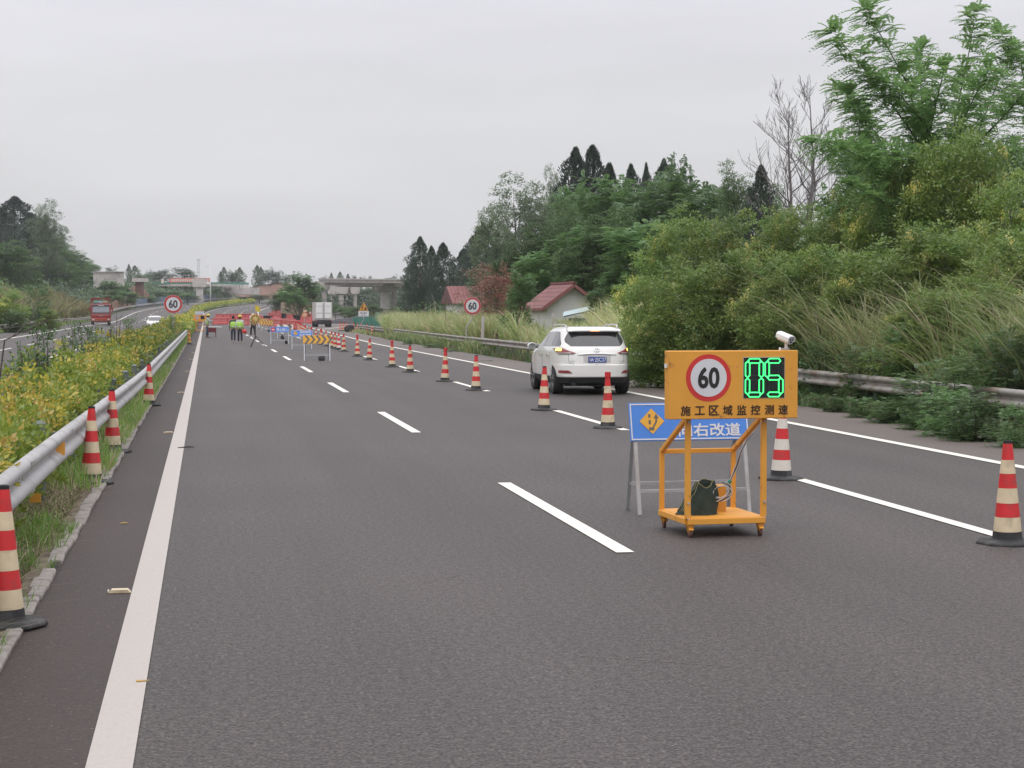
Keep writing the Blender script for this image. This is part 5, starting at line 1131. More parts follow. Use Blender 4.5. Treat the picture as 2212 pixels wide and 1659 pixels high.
def person(loc, rz, label, H, top, trous, shoe, vest=None, helmet=None, armL=(0, 0), armR=(0, 0), legL=0, legR=0, bend=0, sleeve=None, headturn=0):
    """arm = (swing forward, outward) angles of upper arm, plus elbow; faces local -y"""
    t = thing('person', loc, label, 'person', None, rz); s = H/1.75
    V3 = lambda x, y, z: Vector((x, y, z))*s
    hip = V3(0, 0, .93); chest = V3(0, -.16*bend, 1.32); neck = V3(0, -.24*bend, 1.47); head = V3(0, -.30*bend-.01, 1.61)
    nodes = [(hip, (.155*s, .115*s)), (V3(0, -.06*bend, 1.10), (.135*s, .105*s)), (chest, (.165*s, .115*s)), (neck, .058*s), (head, (.078*s, .098*s)), (head+V3(0, 0, .095), (.055*s, .07*s))]
    edges = [(0, 1), (1, 2), (2, 3), (3, 4), (4, 5)]; J = {}
    def chain(start, pts):
        last = start
        for p, r in pts: nodes.append((p, r*s)); edges.append((last, len(nodes)-1)); last = len(nodes)-1
        return last
    for sd_, lg in ((-1, legL), (1, legR)):
        k_ = V3(sd_*.10, -.42*math.sin(lg)-.02, .93-.43*math.cos(lg)-.01); a_ = k_+V3(sd_*.005, -.40*math.sin(lg*.4)+.05*(lg < 0)*0, -.40*math.cos(lg*.4)); a_.z = max(a_.z, .085*s)
        chain(0, [(V3(sd_*.09, 0, .86), .088), (k_, .056), (a_, .042), (a_+V3(0, -.05, -.045), .040), (a_+V3(0, -.17, -.055), .030)]); J['leg%d' % sd_] = (k_, a_)
    for sd_, (sw, out, el) in ((-1, armL), (1, armR)):
        sh = chest+V3(sd_*.19, 0, .09); e_ = sh+Vector((sd_*math.sin(out)*.28, -.28*math.sin(sw), -.28*math.cos(sw)*math.cos(out)))*s
        fa = sw+el; w_ = e_+Vector((sd_*math.sin(out)*.10, -.25*math.sin(fa), -.25*math.cos(fa)))*s; dr = (w_-e_).normalized()
        l0 = chain(2, [(sh, .058), (e_, .042), (w_, .029)]); palm = w_+dr*.05*s; nodes.append((palm, (.036*s, .018*s))); edges.append((l0, len(nodes)-1)); pi_ = len(nodes)-1
        sdv = Vector((0, 1, 0)).cross(dr); sdv = sdv.normalized() if sdv.length > .1 else Vector((1, 0, 0)); J['arm%d' % sd_] = (sh, e_, w_, palm)
        for q, ln in enumerate((.062, .072, .068, .054)): f0 = palm+dr*.03*s+sdv*(q-1.5)*.018*s; chain(pi_, [(f0, .0095), (f0+dr*ln*.5*s+Vector((0, -.006, 0)), .0085), (f0+dr*ln*s+Vector((0, -.016, 0)), .007)])
        chain(pi_, [(palm+sdv*.034*s+dr*.005*s, .011), (palm+sdv*.05*s+dr*.035*s, .009)])
    def face(bm):
        for (x, y, z, r, sc) in ((0, -.105, 1.60, .014, (1, 1.2, 1.6)), (-.085, 0, 1.60, .022, (.4, .8, 1.3)), (.085, 0, 1.60, .022, (.4, .8, 1.3)), (-.032, -.088, 1.625, .012, (1.2, .5, .7)), (.032, -.088, 1.625, .012, (1.2, .5, .7)), (0, -.094, 1.555, .02, (1.3, .4, .35))):
            c = head+V3(x, y, z-1.61); bmesh.ops.create_icosphere(bm, subdivisions=1, radius=r*s, matrix=Matrix.Translation(c) @ Matrix.Diagonal((*sc, 1)))
    skinmesh('body', nodes, edges, skinm, t, 1, face)
    # trousers
    tn = [(hip+V3(0, 0, .06), (.168*s, .128*s)), (hip-V3(0, 0, .05), (.17*s, .13*s))]; te = [(0, 1)]
    for sd_ in (-1, 1):
        k_, a_ = J['leg%d' % sd_]; b0 = len(tn); tn += [(V3(sd_*.09, 0, .84), .105*s), (k_, .074*s), (a_+V3(0, 0, .02), .060*s)]; te += [(1, b0), (b0, b0+1), (b0+1, b0+2)]
    skinmesh('trousers', tn, te, trous, t, 1)
    tn = [(hip+V3(0, 0, .0), (.178*s, .138*s)), (V3(0, -.06*bend, 1.10), (.165*s, .132*s)), (chest, (.19*s, .138*s)), (chest+V3(0, -.03*bend, .10), (.13*s, .10*s)), (neck-V3(0, 0, .02), .066*s)]; te = [(0, 1), (1, 2), (2, 3), (3, 4)]
    for sd_ in (-1, 1):
        sh, e_, w_, pm = J['arm%d' % sd_]; b0 = len(tn); lastp = w_ if sleeve != 'short' else sh.lerp(e_, .8); tn += [(sh, .074*s), (sh.lerp(e_, .75), .056*s), (e_ if sleeve != 'short' else lastp, .052*s), (w_.lerp(e_, .1) if sleeve != 'short' else lastp+Vector((0, 0, -.01)), .044*s)]; te += [(2, b0), (b0, b0+1), (b0+1, b0+2), (b0+2, b0+3)]
    skinmesh('shirt', tn, te, top, t, 1)
    if vest:
        vn = [(hip+V3(0, -.01*bend, -.07), (.24*s, .18*s)), (V3(0, -.06*bend, 1.10), (.24*s, .18*s)), (chest+V3(0, 0, -.02), (.275*s, .19*s)), (chest+V3(0, -.03*bend, .11), (.155*s, .12*s)), (chest+V3(-.15, 0, .05), .112*s), (chest+V3(.15, 0, .05), .112*s)]
        vo = skinmesh('vest', vn, [(0, 1), (1, 2), (2, 3), (2, 4), (2, 5)], vest, t, 1)
        MB().lathe([(.185*s, -.028), (.19*s, 0), (.185*s, .028)], 24, c=(0, -.06*bend*s, 1.02*s)).xf(Matrix.Diagonal((1.06, .86, 1, 1))).build('reflective_band', M('silver_band', (.55, .57, .52), .4, var=.05), vo, smooth=True)
    for sd_ in (-1, 1):
        k_, a_ = J['leg%d' % sd_]; skinmesh('shoe', [(a_+V3(0, .045, -.05), (.045*s, .036*s)), (a_+V3(0, -.05, -.05), (.048*s, .038*s)), (a_+V3(0, -.19, -.06), (.038*s, .026*s))], [(0, 1), (1, 2)], shoe, t, 1)
    ho = MB().lathe([(.02, .115), (.06, .108), (.094, .06), (.104, .0), (.098, -.05), (.07, -.075)][::-1], 20, c=(0, 0, 0)); ho.xf(Matrix.Translation(head+V3(0, .012, .01)) @ Matrix.Diagonal((.92, 1.08, 1, 1))).build('hair', hairm, t, smooth=True)
    if helmet:
        hm = MB().lathe([(.150, -.002), (.150, .006), (.122, .012), (.122, .04), (.108, .085), (.07, .118), (.02, .130)], 26); hm.xf(Matrix.Translation(head+V3(0, 0, .045)) @ Matrix.Diagonal((.95, 1.1, 1, 1))).build('helmet', helmet, t, smooth=.9)
    return t, J
navy = M('navy_denim', (.035, .045, .075), .85, var=.2); navy2 = M('dark_denim', (.028, .032, .045), .85, var=.2); vestm = M('hi_vis_green', (.42, .72, .12), .7, var=.06); yhelm = M('yellow_helmet', (.72, .58, .10), .35, var=.04); gshirt = M('pale_grey_shirt', (.42, .45, .40), .8, var=.1); khaki = M('khaki_shirt', (.36, .31, .2), .8, var=.15); blkt = M('black_trousers', (.02, .02, .024), .85); shoeg = M('grey_trainers', (.42, .40, .38), .7); shoed = M('dark_shoes', (.03, .03, .03), .7); dshirt = M('dark_shirt', (.06, .065, .07), .8); whites = M('white_shirt', (.6, .6, .58), .8); wshoe = M('white_trainers', (.75, .75, .73), .6)
g = at_ground(504, 739.4); person(g, vrot(504)+math.pi+.15, 'bareheaded worker in a green hi-vis vest walking away, left of the pair', 1.70, dshirt, navy, shoeg, vestm, None, (-.1, .22, .25), (.15, .08, .2), .10, -.12)
g = at_ground(518.5, 741); person(g, vrot(518)+math.pi-.1, 'worker in a yellow helmet and green hi-vis vest carrying a red helmet', 1.72, whites, navy2, shoeg, vestm, yhelm, (.15, .1, .2), (-.12, .16, .35), -.12, .12)
th = thing('safety_helmet', (g[0]+.27, g[1]-.05, .72), 'red safety helmet carried in the hand of the worker in a yellow helmet', 'helmet'); 
MB().lathe([(.155, 0), (.155, .008), (.13, .014), (.128, .05), (.11, .10), (.07, .135), (.02, .145)], 24).build('helmet_shell', M('red_helmet', (.62, .06, .05), .35), th, smooth=.9); MB().tube([(-.1, 0, .0), (-.05, .02, -.06), (.05, .02, -.06), (.1, 0, 0)], .008, 5).build('strap', black, th); th.rotation_euler = (rad(70), 0, .3)
g = at_ground(447.5, 729); person(g, vrot(447)+rad(80), 'worker in a yellow helmet and pale shirt at the left edge line, facing right', 1.75, gshirt, navy, shoed, M('pale_hi_vis', (.40, .50, .24), .7), yhelm, (.75, .05, 1.1), (.6, .05, 1.1), .10, -.08, .25)
g = at_ground(546, 728.5); person(g, vrot(546)+rad(20), 'walking person in khaki shirt and black trousers behind the round flashing light', 1.76, khaki, blkt, wshoe, None, M('cream_helmet', (.66, .55, .38), .4), (.2, .12, .2), (-.2, .15, .4), -.25, .35, .1)
# ================================================================== VEGETATION
L_dark = leafmat('leaf_conifer', (.050, .076, .055), (.092, .122, .085), (.064, .090, .065), .28)
L_broad = leafmat('leaf_broad', (0.083, 0.149, 0.050), (0.189, 0.277, 0.099), (0.111, 0.199, 0.078), .45)
L_feather = leafmat('leaf_feathery', (0.087, 0.175, 0.057), (0.194, 0.318, 0.113), (0.134, 0.236, 0.072), .45)
L_fan = leafmat('leaf_fan', (.125, .225, .075), (.26, .40, .145), (.175, .30, .10), .55)
L_grey = leafmat('leaf_grey_green', (0.118, 0.162, 0.089), (0.236, 0.285, 0.167), (0.128, 0.187, 0.098), .4)
L_senna = leafmat('leaf_olive', (0.156, 0.246, 0.059), (0.338, 0.410, 0.098), (0.182, 0.300, 0.078), .45, .8)
L_yellow = leafmat('yellow_blossom', (.70, .62, .20), (.84, .78, .36), (.74, .60, .14), .4)
L_hedge = leafmat('leaf_hedge_green', (.13, .20, .03), (.34, .40, .06), (.22, .30, .04), .4, 1.6)
L_hedgey = leafmat('leaf_hedge_gold', (.46, .44, .05), (.66, .54, .09), (.50, .36, .10), .4, 1.6)
L_privet = leafmat('leaf_privet', (.075, .15, .045), (.15, .24, .08), (.10, .18, .06), .4)
L_dead = leafmat('dead_red_foliage', (0.250, 0.106, 0.075), (0.375, 0.175, 0.125), (0.225, 0.100, 0.075), .2)
L_far = leafmat('leaf_far', (0.072, 0.114, 0.066), (0.132, 0.180, 0.102), (0.090, 0.132, 0.078), .3, .2)
L_grass = leafmat('reed_blade', (0.242, 0.330, 0.110), (0.572, 0.572, 0.286), (0.330, 0.418, 0.154), .45, .25)
L_bank = leafmat('bank_blade', (.14, .18, .05), (.30, .30, .11), (.22, .20, .09), .4, .12)
L_straw = leafmat('straw_blade', (.50, .42, .27), (.66, .56, .38), (.42, .32, .2), .35, .3)
L_verge = leafmat('verge_grass', (.13, .27, .04), (.30, .46, .09), (.18, .30, .07), .45, .5)
L_brown = leafmat('dry_stem', (.15, .095, .06), (.26, .18, .12), (.2, .12, .08), .15)
def rot_frame(D):
    """two unit vectors perpendicular to unit rows D"""
    a = np.where(np.abs(D[:, 2:3]) < .9, np.array([[0, 0, 1.0]]), np.array([[1.0, 0, 0]])); s = np.cross(D, a); s /= np.linalg.norm(s, axis=1, keepdims=True)+1e-9; return s, np.cross(s, D)
def leaves(C, length, width, rg, up=.2, D=None, jit=1.0, flat=False):
    """rhombic leaves at C"""
    n = len(C)
    if D is None: D = rg.normal(size=(n, 3))
    else: D = D+rg.normal(size=(n, 3))*jit
    D[:, 2] += up
    if flat: D[:, 2] *= .35
    D /= np.linalg.norm(D, axis=1, keepdims=True)+1e-9; s, w = rot_frame(D); a = rg.uniform(-.75, .75, (n, 1)) if flat else rg.uniform(0, 6.28, (n, 1)); sd = s*np.cos(a)+w*np.sin(a)
    ln = length*rg.uniform(.6, 1.3, (n, 1)); wd = width*rg.uniform(.7, 1.2, (n, 1))
    V = np.stack([C, C+D*ln*.45+sd*wd/2, C+D*ln, C+D*ln*.45-sd*wd/2], 1).reshape(-1, 3)
    return V, np.arange(4*n).reshape(n, 4)
def fronds(O, D, ln, k, lw, ll, rg, droop=.35, curl=0):
    """pinnate leaves: O origins, D directions; k leaflet pairs each"""
    n = len(O); D = D/(np.linalg.norm(D, axis=1, keepdims=True)+1e-9); side = np.cross(D, np.array([[0, 0, 1.0]])); side /= np.linalg.norm(side, axis=1, keepdims=True)+1e-9
    ln = ln*rg.uniform(.65, 1.25, (n, 1)); V = []
    for i in range(k):
        t = (i+.6)/k; P = O+D*ln*t+np.array([[0, 0, -1.0]])*ln*droop*t*t
        for s in (-1, 1):
            l = ll*math.sin(math.pi*(.12+.8*t))*rg.uniform(.8, 1.15, (n, 1)); d = side*s*.9+D*.45+np.array([[0, 0, -.25]]); tip = P+d*l; w = D*lw*.5
            V.append(np.stack([P-w*.3, P+d*l*.5+w, tip, P+d*l*.5-w], 1))
    V = np.concatenate(V, 0).reshape(-1, 3); return V, np.arange(len(V)).reshape(-1, 4)
def merge(parts):
    V = []; Fq = []; mi = []; o = 0
    for v, f, m in parts: V.append(v); Fq.append(f+o); mi.append(np.full(len(f), m)); o += len(v)
    return np.concatenate(V), np.concatenate(Fq), np.concatenate(mi)
def limbs(mb, base, h, rg, n, spread, r0, up=.75, lv=2, n0=.25, sides=6):
    """trunk with branches; returns tips"""
    tips = []
    lean = Vector((rg.uniform(-.06, .06), rg.uniform(-.06, .06), 1)); P = [Vector(base)+Vector((lean.x*h*f+.04*h*math.sin(f*5+h), lean.y*h*f, h*f)) for f in np.linspace(0, 1, 6)]
    P[0].z -= .4; mb.tube(P, [r0*(1-.75*i/5) for i in range(6)], sides); tips.append(P[-1])
    for i in range(n):
        f = n0+(1-n0)*(i+rg.uniform(0, .8))/n; f = min(f, .97); j = f*5; a = P[int(j)].lerp(P[min(5, int(j)+1)], j-int(j)); az = i*2.4+rg.uniform(-.4, .4); l = spread*(1.1-.55*f)*rg.uniform(.75, 1.15)
        d = Vector((math.cos(az), math.sin(az), up*rg.uniform(.6, 1.4))).normalized(); q = [a, a+d*l*.5+Vector((0, 0, .05*l)), a+d*l+Vector((0, 0, .16*l))]; r1 = r0*(1-.75*f)*.55
        mb.tube(q, [r1, r1*.6, r1*.25], 5); tips += [q[1], q[2]]
        if lv > 1:
            for s in range(2):
                d2 = (d+Vector((rg.uniform(-.8, .8), rg.uniform(-.8, .8), rg.uniform(0, .7)))).normalized(); b_ = q[1].lerp(q[2], rg.uniform(.1, .8)); e_ = b_+d2*l*.5; mb.tube([b_, e_], [r1*.4, r1*.12], 4); tips.append(e_)
    return tips
def tree_proto(name, cat, seed, h, spread, style, mats, nlimb=12, nleaf=9000, leaf=(.14, .07), barkm=bark, clr=.62, n0=.25, r0=None, up=.75, low=False, lobes=0):
    t = thing(name, (0, 0, -500), 'tree', cat); rg = np.random.default_rng(seed); rr_ = random.Random(seed); k = MB()
    tips = limbs(k, (0, 0, 0), h*.9, rr_, nlimb, spread, r0 or h*.016, up, 2, n0)
    k.build('trunk', barkm, t, smooth=True, recalc=False); T = np.array([tuple(p) for p in tips]); parts = []
    if low: T = np.concatenate([T, T*np.array([[1, 1, .45]]), T*np.array([[1.05, 1.05, .2]])])
    if style == 'leaf' or style == 'senna':
        if lobes:
            a_ = rg.uniform(0, 6.28, lobes); f_ = rg.uniform(0, 1, lobes)**.6; zz = h*rg.uniform(.14 if low else .32, .93, lobes); rr2 = spread*1.15*f_*np.sqrt(np.maximum(.06, 1-((zz/h-.42)/.60)**2)); T = np.concatenate([np.stack([rr2*np.cos(a_), rr2*np.sin(a_), zz], 1), T[::5]])
        n = len(T); cs = clr*rg.uniform(.55, 1.35, n); wt = cs**2; idx = rg.choice(n, nleaf, p=wt/wt.sum()); q = rg.normal(size=(nleaf, 3)); q /= np.linalg.norm(q, axis=1, keepdims=True)
        rad_ = cs[idx][:, None]*rg.uniform(.3, 1.0, (nleaf, 1))**.4; P = T[idx]+q*rad_*np.array([[1, 1, .72]]); P[:, 2] = np.maximum(P[:, 2], .05)
        kk = 15; P = P[:nleaf//kk]; q = q[:nleaf//kk]; i_ = np.repeat(np.arange(len(P)), kk); e_ = rg.normal(size=(len(i_), 3)); e_ /= np.linalg.norm(e_, axis=1, keepdims=True); e_ = e_+q[i_]*.5; PP = P[i_]+e_*np.array([[1.25, 1.25, .45]])*leaf[0]*rg.uniform(.1, 1.5, (len(i_), 1))
        V, Fq = leaves(PP, leaf[0], leaf[1], rg, .1, e_.copy(), .3, True); parts.append((V, Fq, 0))
        if style == 'senna':
            hi = (P[:, 2] > np.percentile(P[:, 2], 35)) & (q[:, 2] > -.1); c = P[hi]; pk = T[rg.integers(0, n, 60)]
            hub = c[rg.integers(0, len(c), 20)]; dd2 = ((c[:, None, :]-hub[None])**2).sum(2).min(1); c = c[dd2 < .13]; cl = c[rg.integers(0, len(c), 210)]+np.array([[0, 0, .12]]); Q = (cl[:, None, :]+rg.normal(size=(210, 7, 3))*.06).reshape(-1, 3); V, Fq = leaves(Q, .075, .06, rg, .5); parts.append((V, Fq, 1))
    elif style == 'frond':
        n = len(T); N_ = nleaf; idx = rg.integers(0, n, N_); D = rg.normal(size=(N_, 3)); D[:, 2] = np.abs(D[:, 2])*.5+.05; D /= np.linalg.norm(D, axis=1, keepdims=True)
        O = T[idx]+np.clip(rg.normal(size=(N_, 3)), -1.6, 1.6)*clr*.40; O[:, 2] = np.maximum(O[:, 2], .1)
        V, Fq = fronds(O, D, leaf[0], 7, leaf[1], leaf[0]*.36, rg); parts.append((V, Fq, 0))
    V, Fq, mi = merge(parts); npmesh('crown', V, Fq, mats, t, mi); return t, float(np.percentile(V[:, 2], 99.8)), float(np.percentile(np.abs(V[:, 0]), 98)*2)
def conifer_proto(name, seed, h, w, n=15000, mats=None, lumps=26, leaf=(.20, .085)):
    t = thing(name, (0, 0, -500), 'tree', 'tree'); rg = np.random.default_rng(seed); MB().tube([(0, 0, -.4), (0, 0, h*.5), (0, 0, h*.93)], [h*.017, h*.011, .02], 7).build('trunk', bark, t, recalc=False)
    z = rg.uniform(0, 1, n)**1.15; a = rg.uniform(0, 6.28, n); prof = np.minimum(1, (z+.08)*5)*np.minimum(1, ((1-z)*3.0)**.85)+.01
    lump = 1+.36*np.sin(a*3+z*13+seed)+.30*np.sin(a*5-z*27+1)+.22*np.sin(z*49+a*2); r = w/2*1.12*prof*lump*rg.uniform(.35, 1, n)**.45
    P = np.stack([r*np.cos(a), r*np.sin(a), h*(.04+.96*z)], 1); D = np.stack([np.cos(a)*.7, np.sin(a)*.7, np.full(n, .9)], 1); V, Fq = leaves(P, leaf[0], leaf[1], rg, .3, D, .45)
    npmesh('crown', V, Fq, mats or [L_dark], t); return t, h, w
class Veg:
    def __init__(s, tup): s.t, s.h, s.w = tup; s.p = Proto(s.t)
    def put(s, px, ytop, d, lab, wpx=None, group=None, rz=None, sink=0, gz=None):
        p = AT(px, 673, d); g = (tz(p.x, p.y) if gz is None else gz)-sink; H_ = AT(px, ytop, d).z-g; sc = H_/s.h; sw = sc if wpx is None else wpx*d/F/s.w
        return s.p.put((p.x, p.y, g), rz if rz is not None else random.Random(px*7+ytop).uniform(0, 6.28), (sw, sw, sc), lab, group)
VB = [Veg(tree_proto('broadleaf_tree', 'tree', 11+i, 9, 3.1, 'leaf', [L_grey if i == 0 else L_broad], 15, 24000, (.19, .10), clr=.95, lobes=26)) for i in range(3)]
VF = [Veg(tree_proto('feathery_tree', 'tree', 31+i, 8, 2.9, 'frond', [L_feather], 14, 1500, (.85, .10), clr=.9, n0=.2)) for i in range(3)]
VS = [Veg(tree_proto('flowering_shrub', 'shrub', 51+i, 4.2, 1.7, 'senna', [L_senna, L_yellow], 16, 25500, (.15, .070), clr=.56, n0=.12, up=.9, low=True, lobes=24)) for i in range(4)]
VG = [Veg(tree_proto('green_bush', 'bush', 71+i, 2.2, 1.1, 'frond', [L_feather if i else L_broad], 10, 1100, (.34, .045), clr=.45, n0=.1, low=True)) for i in range(2)]
VC = [Veg(conifer_proto('cypress_tree', 91+i, 9, 2.9)) for i in range(2)]
VFar = [Veg(tree_proto('distant_tree', 'tree', 111+i, 8, 3.2, 'leaf', [L_far], 12, 3500, (.42, .24), clr=1.1)) for i in range(2)]
VFC = [Veg(conifer_proto('distant_conifer', 121, 9, 3.4, 3000, [L_far], leaf=(.4, .2)))]
VD = Veg(tree_proto('dead_bush', 'bush', 131, 4, 2.2, 'leaf', [L_dead], 12, 16000, (.22, .05), clr=.9, low=True))
# ---- right side: dark cypresses at the end of the wood
for i, (px, yt, d, w, lab) in enumerate(((893, 560, 178, 34, 'dark cypress with the lowest top at the left end of the right-hand wood'), (908, 514, 176, 46, 'tall pointed cypress at the left end of the right-hand wood'), (932, 534, 178, 34, 'dark cypress between two taller ones left of the house'), (957, 527, 172, 44, 'third pointed cypress from the left of the right-hand wood'), (1001, 541, 165, 50, 'dark cypress behind the left red roof'), (1023, 512, 160, 52, 'dark cypress rising left of the grey-green tree'), (1044, 485, 155, 50, 'dark cypress touching the left flank of the grey-green tree'),
        (1243, 325, 134, 62, 'left one of the two tall dark conifers on the wood skyline'), (1279, 321, 132, 62, 'right one of the two tall dark conifers on the wood skyline'), (1316, 358, 128, 46, 'dark conifer just right of the tall pair on the skyline'), (1362, 361, 118, 44, 'single pointed conifer in the middle of the wood skyline'), (1395, 358, 118, 26, 'thin spire of a conifer on the wood skyline'), (1433, 350, 112, 46, 'pointed conifer right of the thin spire on the skyline'), (1642, 362, 78, 44, 'dark pointed conifer left of the bare trees'), (1812, 440, 72, 44, 'dark conifer between the bare trees and the yellow-flowered shrubs'))):
    VC[i % 2].put(px, yt, d, lab, w*(1.15 if i < 7 else 1.45), 'dark conifers in the right-hand wood')
TR = [(VF[0], 1290, 628, 83, 46, 'small feathery tree hiding the right eave of the gabled house'),  # kind, px, ytop, d, width px, label
 (VB[0], 1112, 383, 130, 150, 'large grey-green rounded tree at the left edge of the right-hand wood'), (VB[0], 1075, 440, 126, 95, 'lower left shoulder of grey-green trees beside the cypresses'), (VB[0], 1158, 440, 122, 110, 'grey-green tree in front of the largest one'), (VB[0], 1196, 366, 136, 60, 'thin pale tree on the skyline left of the tall conifer pair'),
 (VB[1], 1120, 520, 112, 100, 'dark leafy tree standing behind the dead reddish bush'), (VB[1], 1190, 470, 112, 130, 'leafy tree behind the white gabled house'), (VB[2], 1235, 430, 118, 120, 'leafy tree under the tall conifer pair'), (VB[1], 1330, 455, 100, 150, 'broad dark tree in the middle of the wood'), (VB[2], 1270, 520, 100, 130, 'dark tree right of the gabled house'),
 (VF[0], 1245, 395, 124, 90, 'bright feathery tree directly below the left tall conifer'), (VF[1], 1330, 395, 112, 150, 'feathery tree in the middle of the wood skyline'), (VF[2], 1405, 385, 104, 160, 'feathery tree below the pointed conifer'), (VF[0], 1475, 380, 98, 150, 'feathery tree on the skyline right of the pointed conifer'), (VF[1], 1456, 346, 106, 60, 'thin feathery tree top standing above the skyline'), (VF[2], 1535, 405, 88, 140, 'feathery tree left of the loose dark-leaved tree'),
 (VB[2], 1583, 356, 80, 90, 'loose leafy tree left of the bare trees'), (VB[1], 1655, 405, 80, 120, 'dark round tree at the feet of the bare trees'), (VF[0], 1118, 590, 86, 62, 'low feathery tree covering the left end of the house roof'), (VF[0], 1165, 545, 102, 95, 'feathery tree hanging over the left side of the house roof'), (VF[1], 1300, 500, 102, 150, 'feathery tree right above the house roof'), (VF[2], 1385, 480, 80, 150, 'dark feathery tree behind the leftmost yellow-flowered shrub'), (VF[0], 1285, 585, 101, 90, 'low feathery tree at the right corner of the house'),
 (VF[1], 1350, 590, 80, 100, 'low feathery tree behind the pale tall grass'), (VF[2], 1860, 300, 64, 130, 'dark green tree left of the fan-branched tree'), (VF[0], 1790, 420, 64, 120, 'green tree right of the bare trees behind yellow blossoms'), (VF[1], 2120, 300, 62, 190, 'green tree behind the fan-branched tree'), (VB[1], 2200, 300, 60, 150, 'leafy tree at the right picture edge behind the shrubs'), (VF[2], 1980, 320, 60, 170, 'green tree at the foot of the fan-branched tree'), (VB[2], 1900, 420, 56, 190, 'dark leafy tree inside the shrub thicket'), (VB[1], 2090, 430, 52, 220, 'dark tree in the middle of the thicket near the right edge'), (VB[2], 1720, 500, 62, 160, 'dark tree in the thicket below the bare trees'), (VB[1], 1560, 520, 66, 160, 'dark tree in the thicket above the blue board')]
for v_, px, yt, d, w, lab in TR: v_.put(px, yt-(10 if v_ in VF else 3), d, lab, w*1.2, 'trees of the right-hand wood')
VD.put(1072, 572, 104, 'dead reddish-brown bush left of the gabled house', 140); VD.put(1112, 618, 101, 'lower dead reddish bush behind the right speed sign', 90)
# ---- yellow-flowered shrubs
SH = [(1392, 548, 57, 130), (1452, 478, 57, 140), (1512, 452, 56, 140), (1575, 470, 55, 140), (1640, 455, 54, 150), (1705, 448, 53, 150), (1765, 465, 52, 150), (1832, 398, 50, 160), (1902, 350, 49, 170), (1972, 330, 47, 180), (2045, 268, 46, 170), (2110, 300, 45, 190), (2180, 375, 43, 190),
      (1420, 600, 47, 150), (1500, 560, 46, 170), (1590, 550, 45, 180), (1690, 545, 43, 190), (1790, 535, 42, 200), (1890, 520, 41, 200), (1990, 490, 40, 210), (2090, 480, 39, 220), (2190, 500, 37, 230), (2040, 610, 36, 200), (2150, 620, 34.5, 210)]
ordn = ['leftmost', 'second from the left', 'third from the left', 'fourth from the left', 'fifth from the left', 'sixth from the left', 'seventh from the left', 'eighth from the left', 'ninth from the left', 'tenth from the left', 'eleventh from the left', 'twelfth from the left', 'rightmost']
for i, (px, yt, d, w) in enumerate(SH):
    if i < 13: lab = 'yellow-flowered shrub in the back row, %s' % ordn[i]
    elif i < 22: lab = 'yellow-flowered shrub in the front row, %s' % (ordn[i-13] if i < 21 else 'rightmost')
    else: lab = 'low yellow-flowered shrub above the guardrail, %s of two' % ('left' if i == 22 else 'right')
    VS[i % 4].put(px, yt, d, lab, w*1.05, 'yellow-flowered shrubs on the right bank')
# ---- ferny bushes on and over the right guardrail
GB = [(2205, 690, 31.5, 150), (2140, 720, 32.5, 170), (2060, 760, 31, 150), (2190, 872, 26.2, 110), (2110, 845, 27.6, 130), (2045, 835, 28.6, 140), (1975, 800, 32, 120), (1985, 850, 30.2, 110), (1925, 862, 32.0, 100), (1868, 858, 33.6, 95), (1815, 855, 35.5, 80), (1762, 850, 37.5, 75), (1700, 840, 39.5, 70), (1950, 700, 36, 130), (1860, 740, 37, 110), (1770, 730, 40, 100), (1560, 700, 47, 90), (1480, 715, 50, 90), (1425, 735, 53, 80), (1380, 760, 55, 70), (1400, 795, 50.5, 55), (1100, 790, 68, 50), (1050, 778, 72, 46), (1170, 780, 62, 50), (1300, 770, 58, 60), (1345, 735, 58, 60), (930, 742, 98, 36), (880, 730, 108, 34), (975, 752, 88, 38)]
NTH = ['leftmost', 'second from the left', 'third from the left', 'fourth from the left', 'fifth from the left', 'sixth from the left', 'seventh from the left', 'eighth from the left', 'ninth from the left', 'tenth from the left', 'eleventh from the left', 'twelfth from the left']
def uniq(objs):
    """adds the order from the left to labels that several things share; objs: (px, object)"""
    g_ = {}
    for px, o in objs: g_.setdefault(o['label'], []).append((px, o))
    for lab, l in g_.items():
        if len(l) > 1:
            l.sort(key=lambda t_: t_[0])
            for i, (px, o) in enumerate(l): o['label'] = lab+', '+(NTH[i] if i < len(l)-1 or len(l) == 2 and False else 'rightmost')
_l = []
for i, (px, yt, d, w) in enumerate(GB):
    where = 'at the right picture edge' if px > 2130 else 'right of the near right cone row' if px > 1990 else 'behind the guardrail right of the speed display' if px > 1730 else 'behind the orange speed display' if px > 1430 else 'just right of the white SUV' if px > 1340 else 'behind the white SUV' if px > 1140 else 'below the right roadside 60 sign' if px > 990 else 'at the far edge of the right shoulder'
    _l.append((px, VG[i % 2].put(px, yt, d, 'low ferny green bush '+where, w, 'ferny bushes along the right guardrail', sink=.1)))
uniq(_l); _l = []
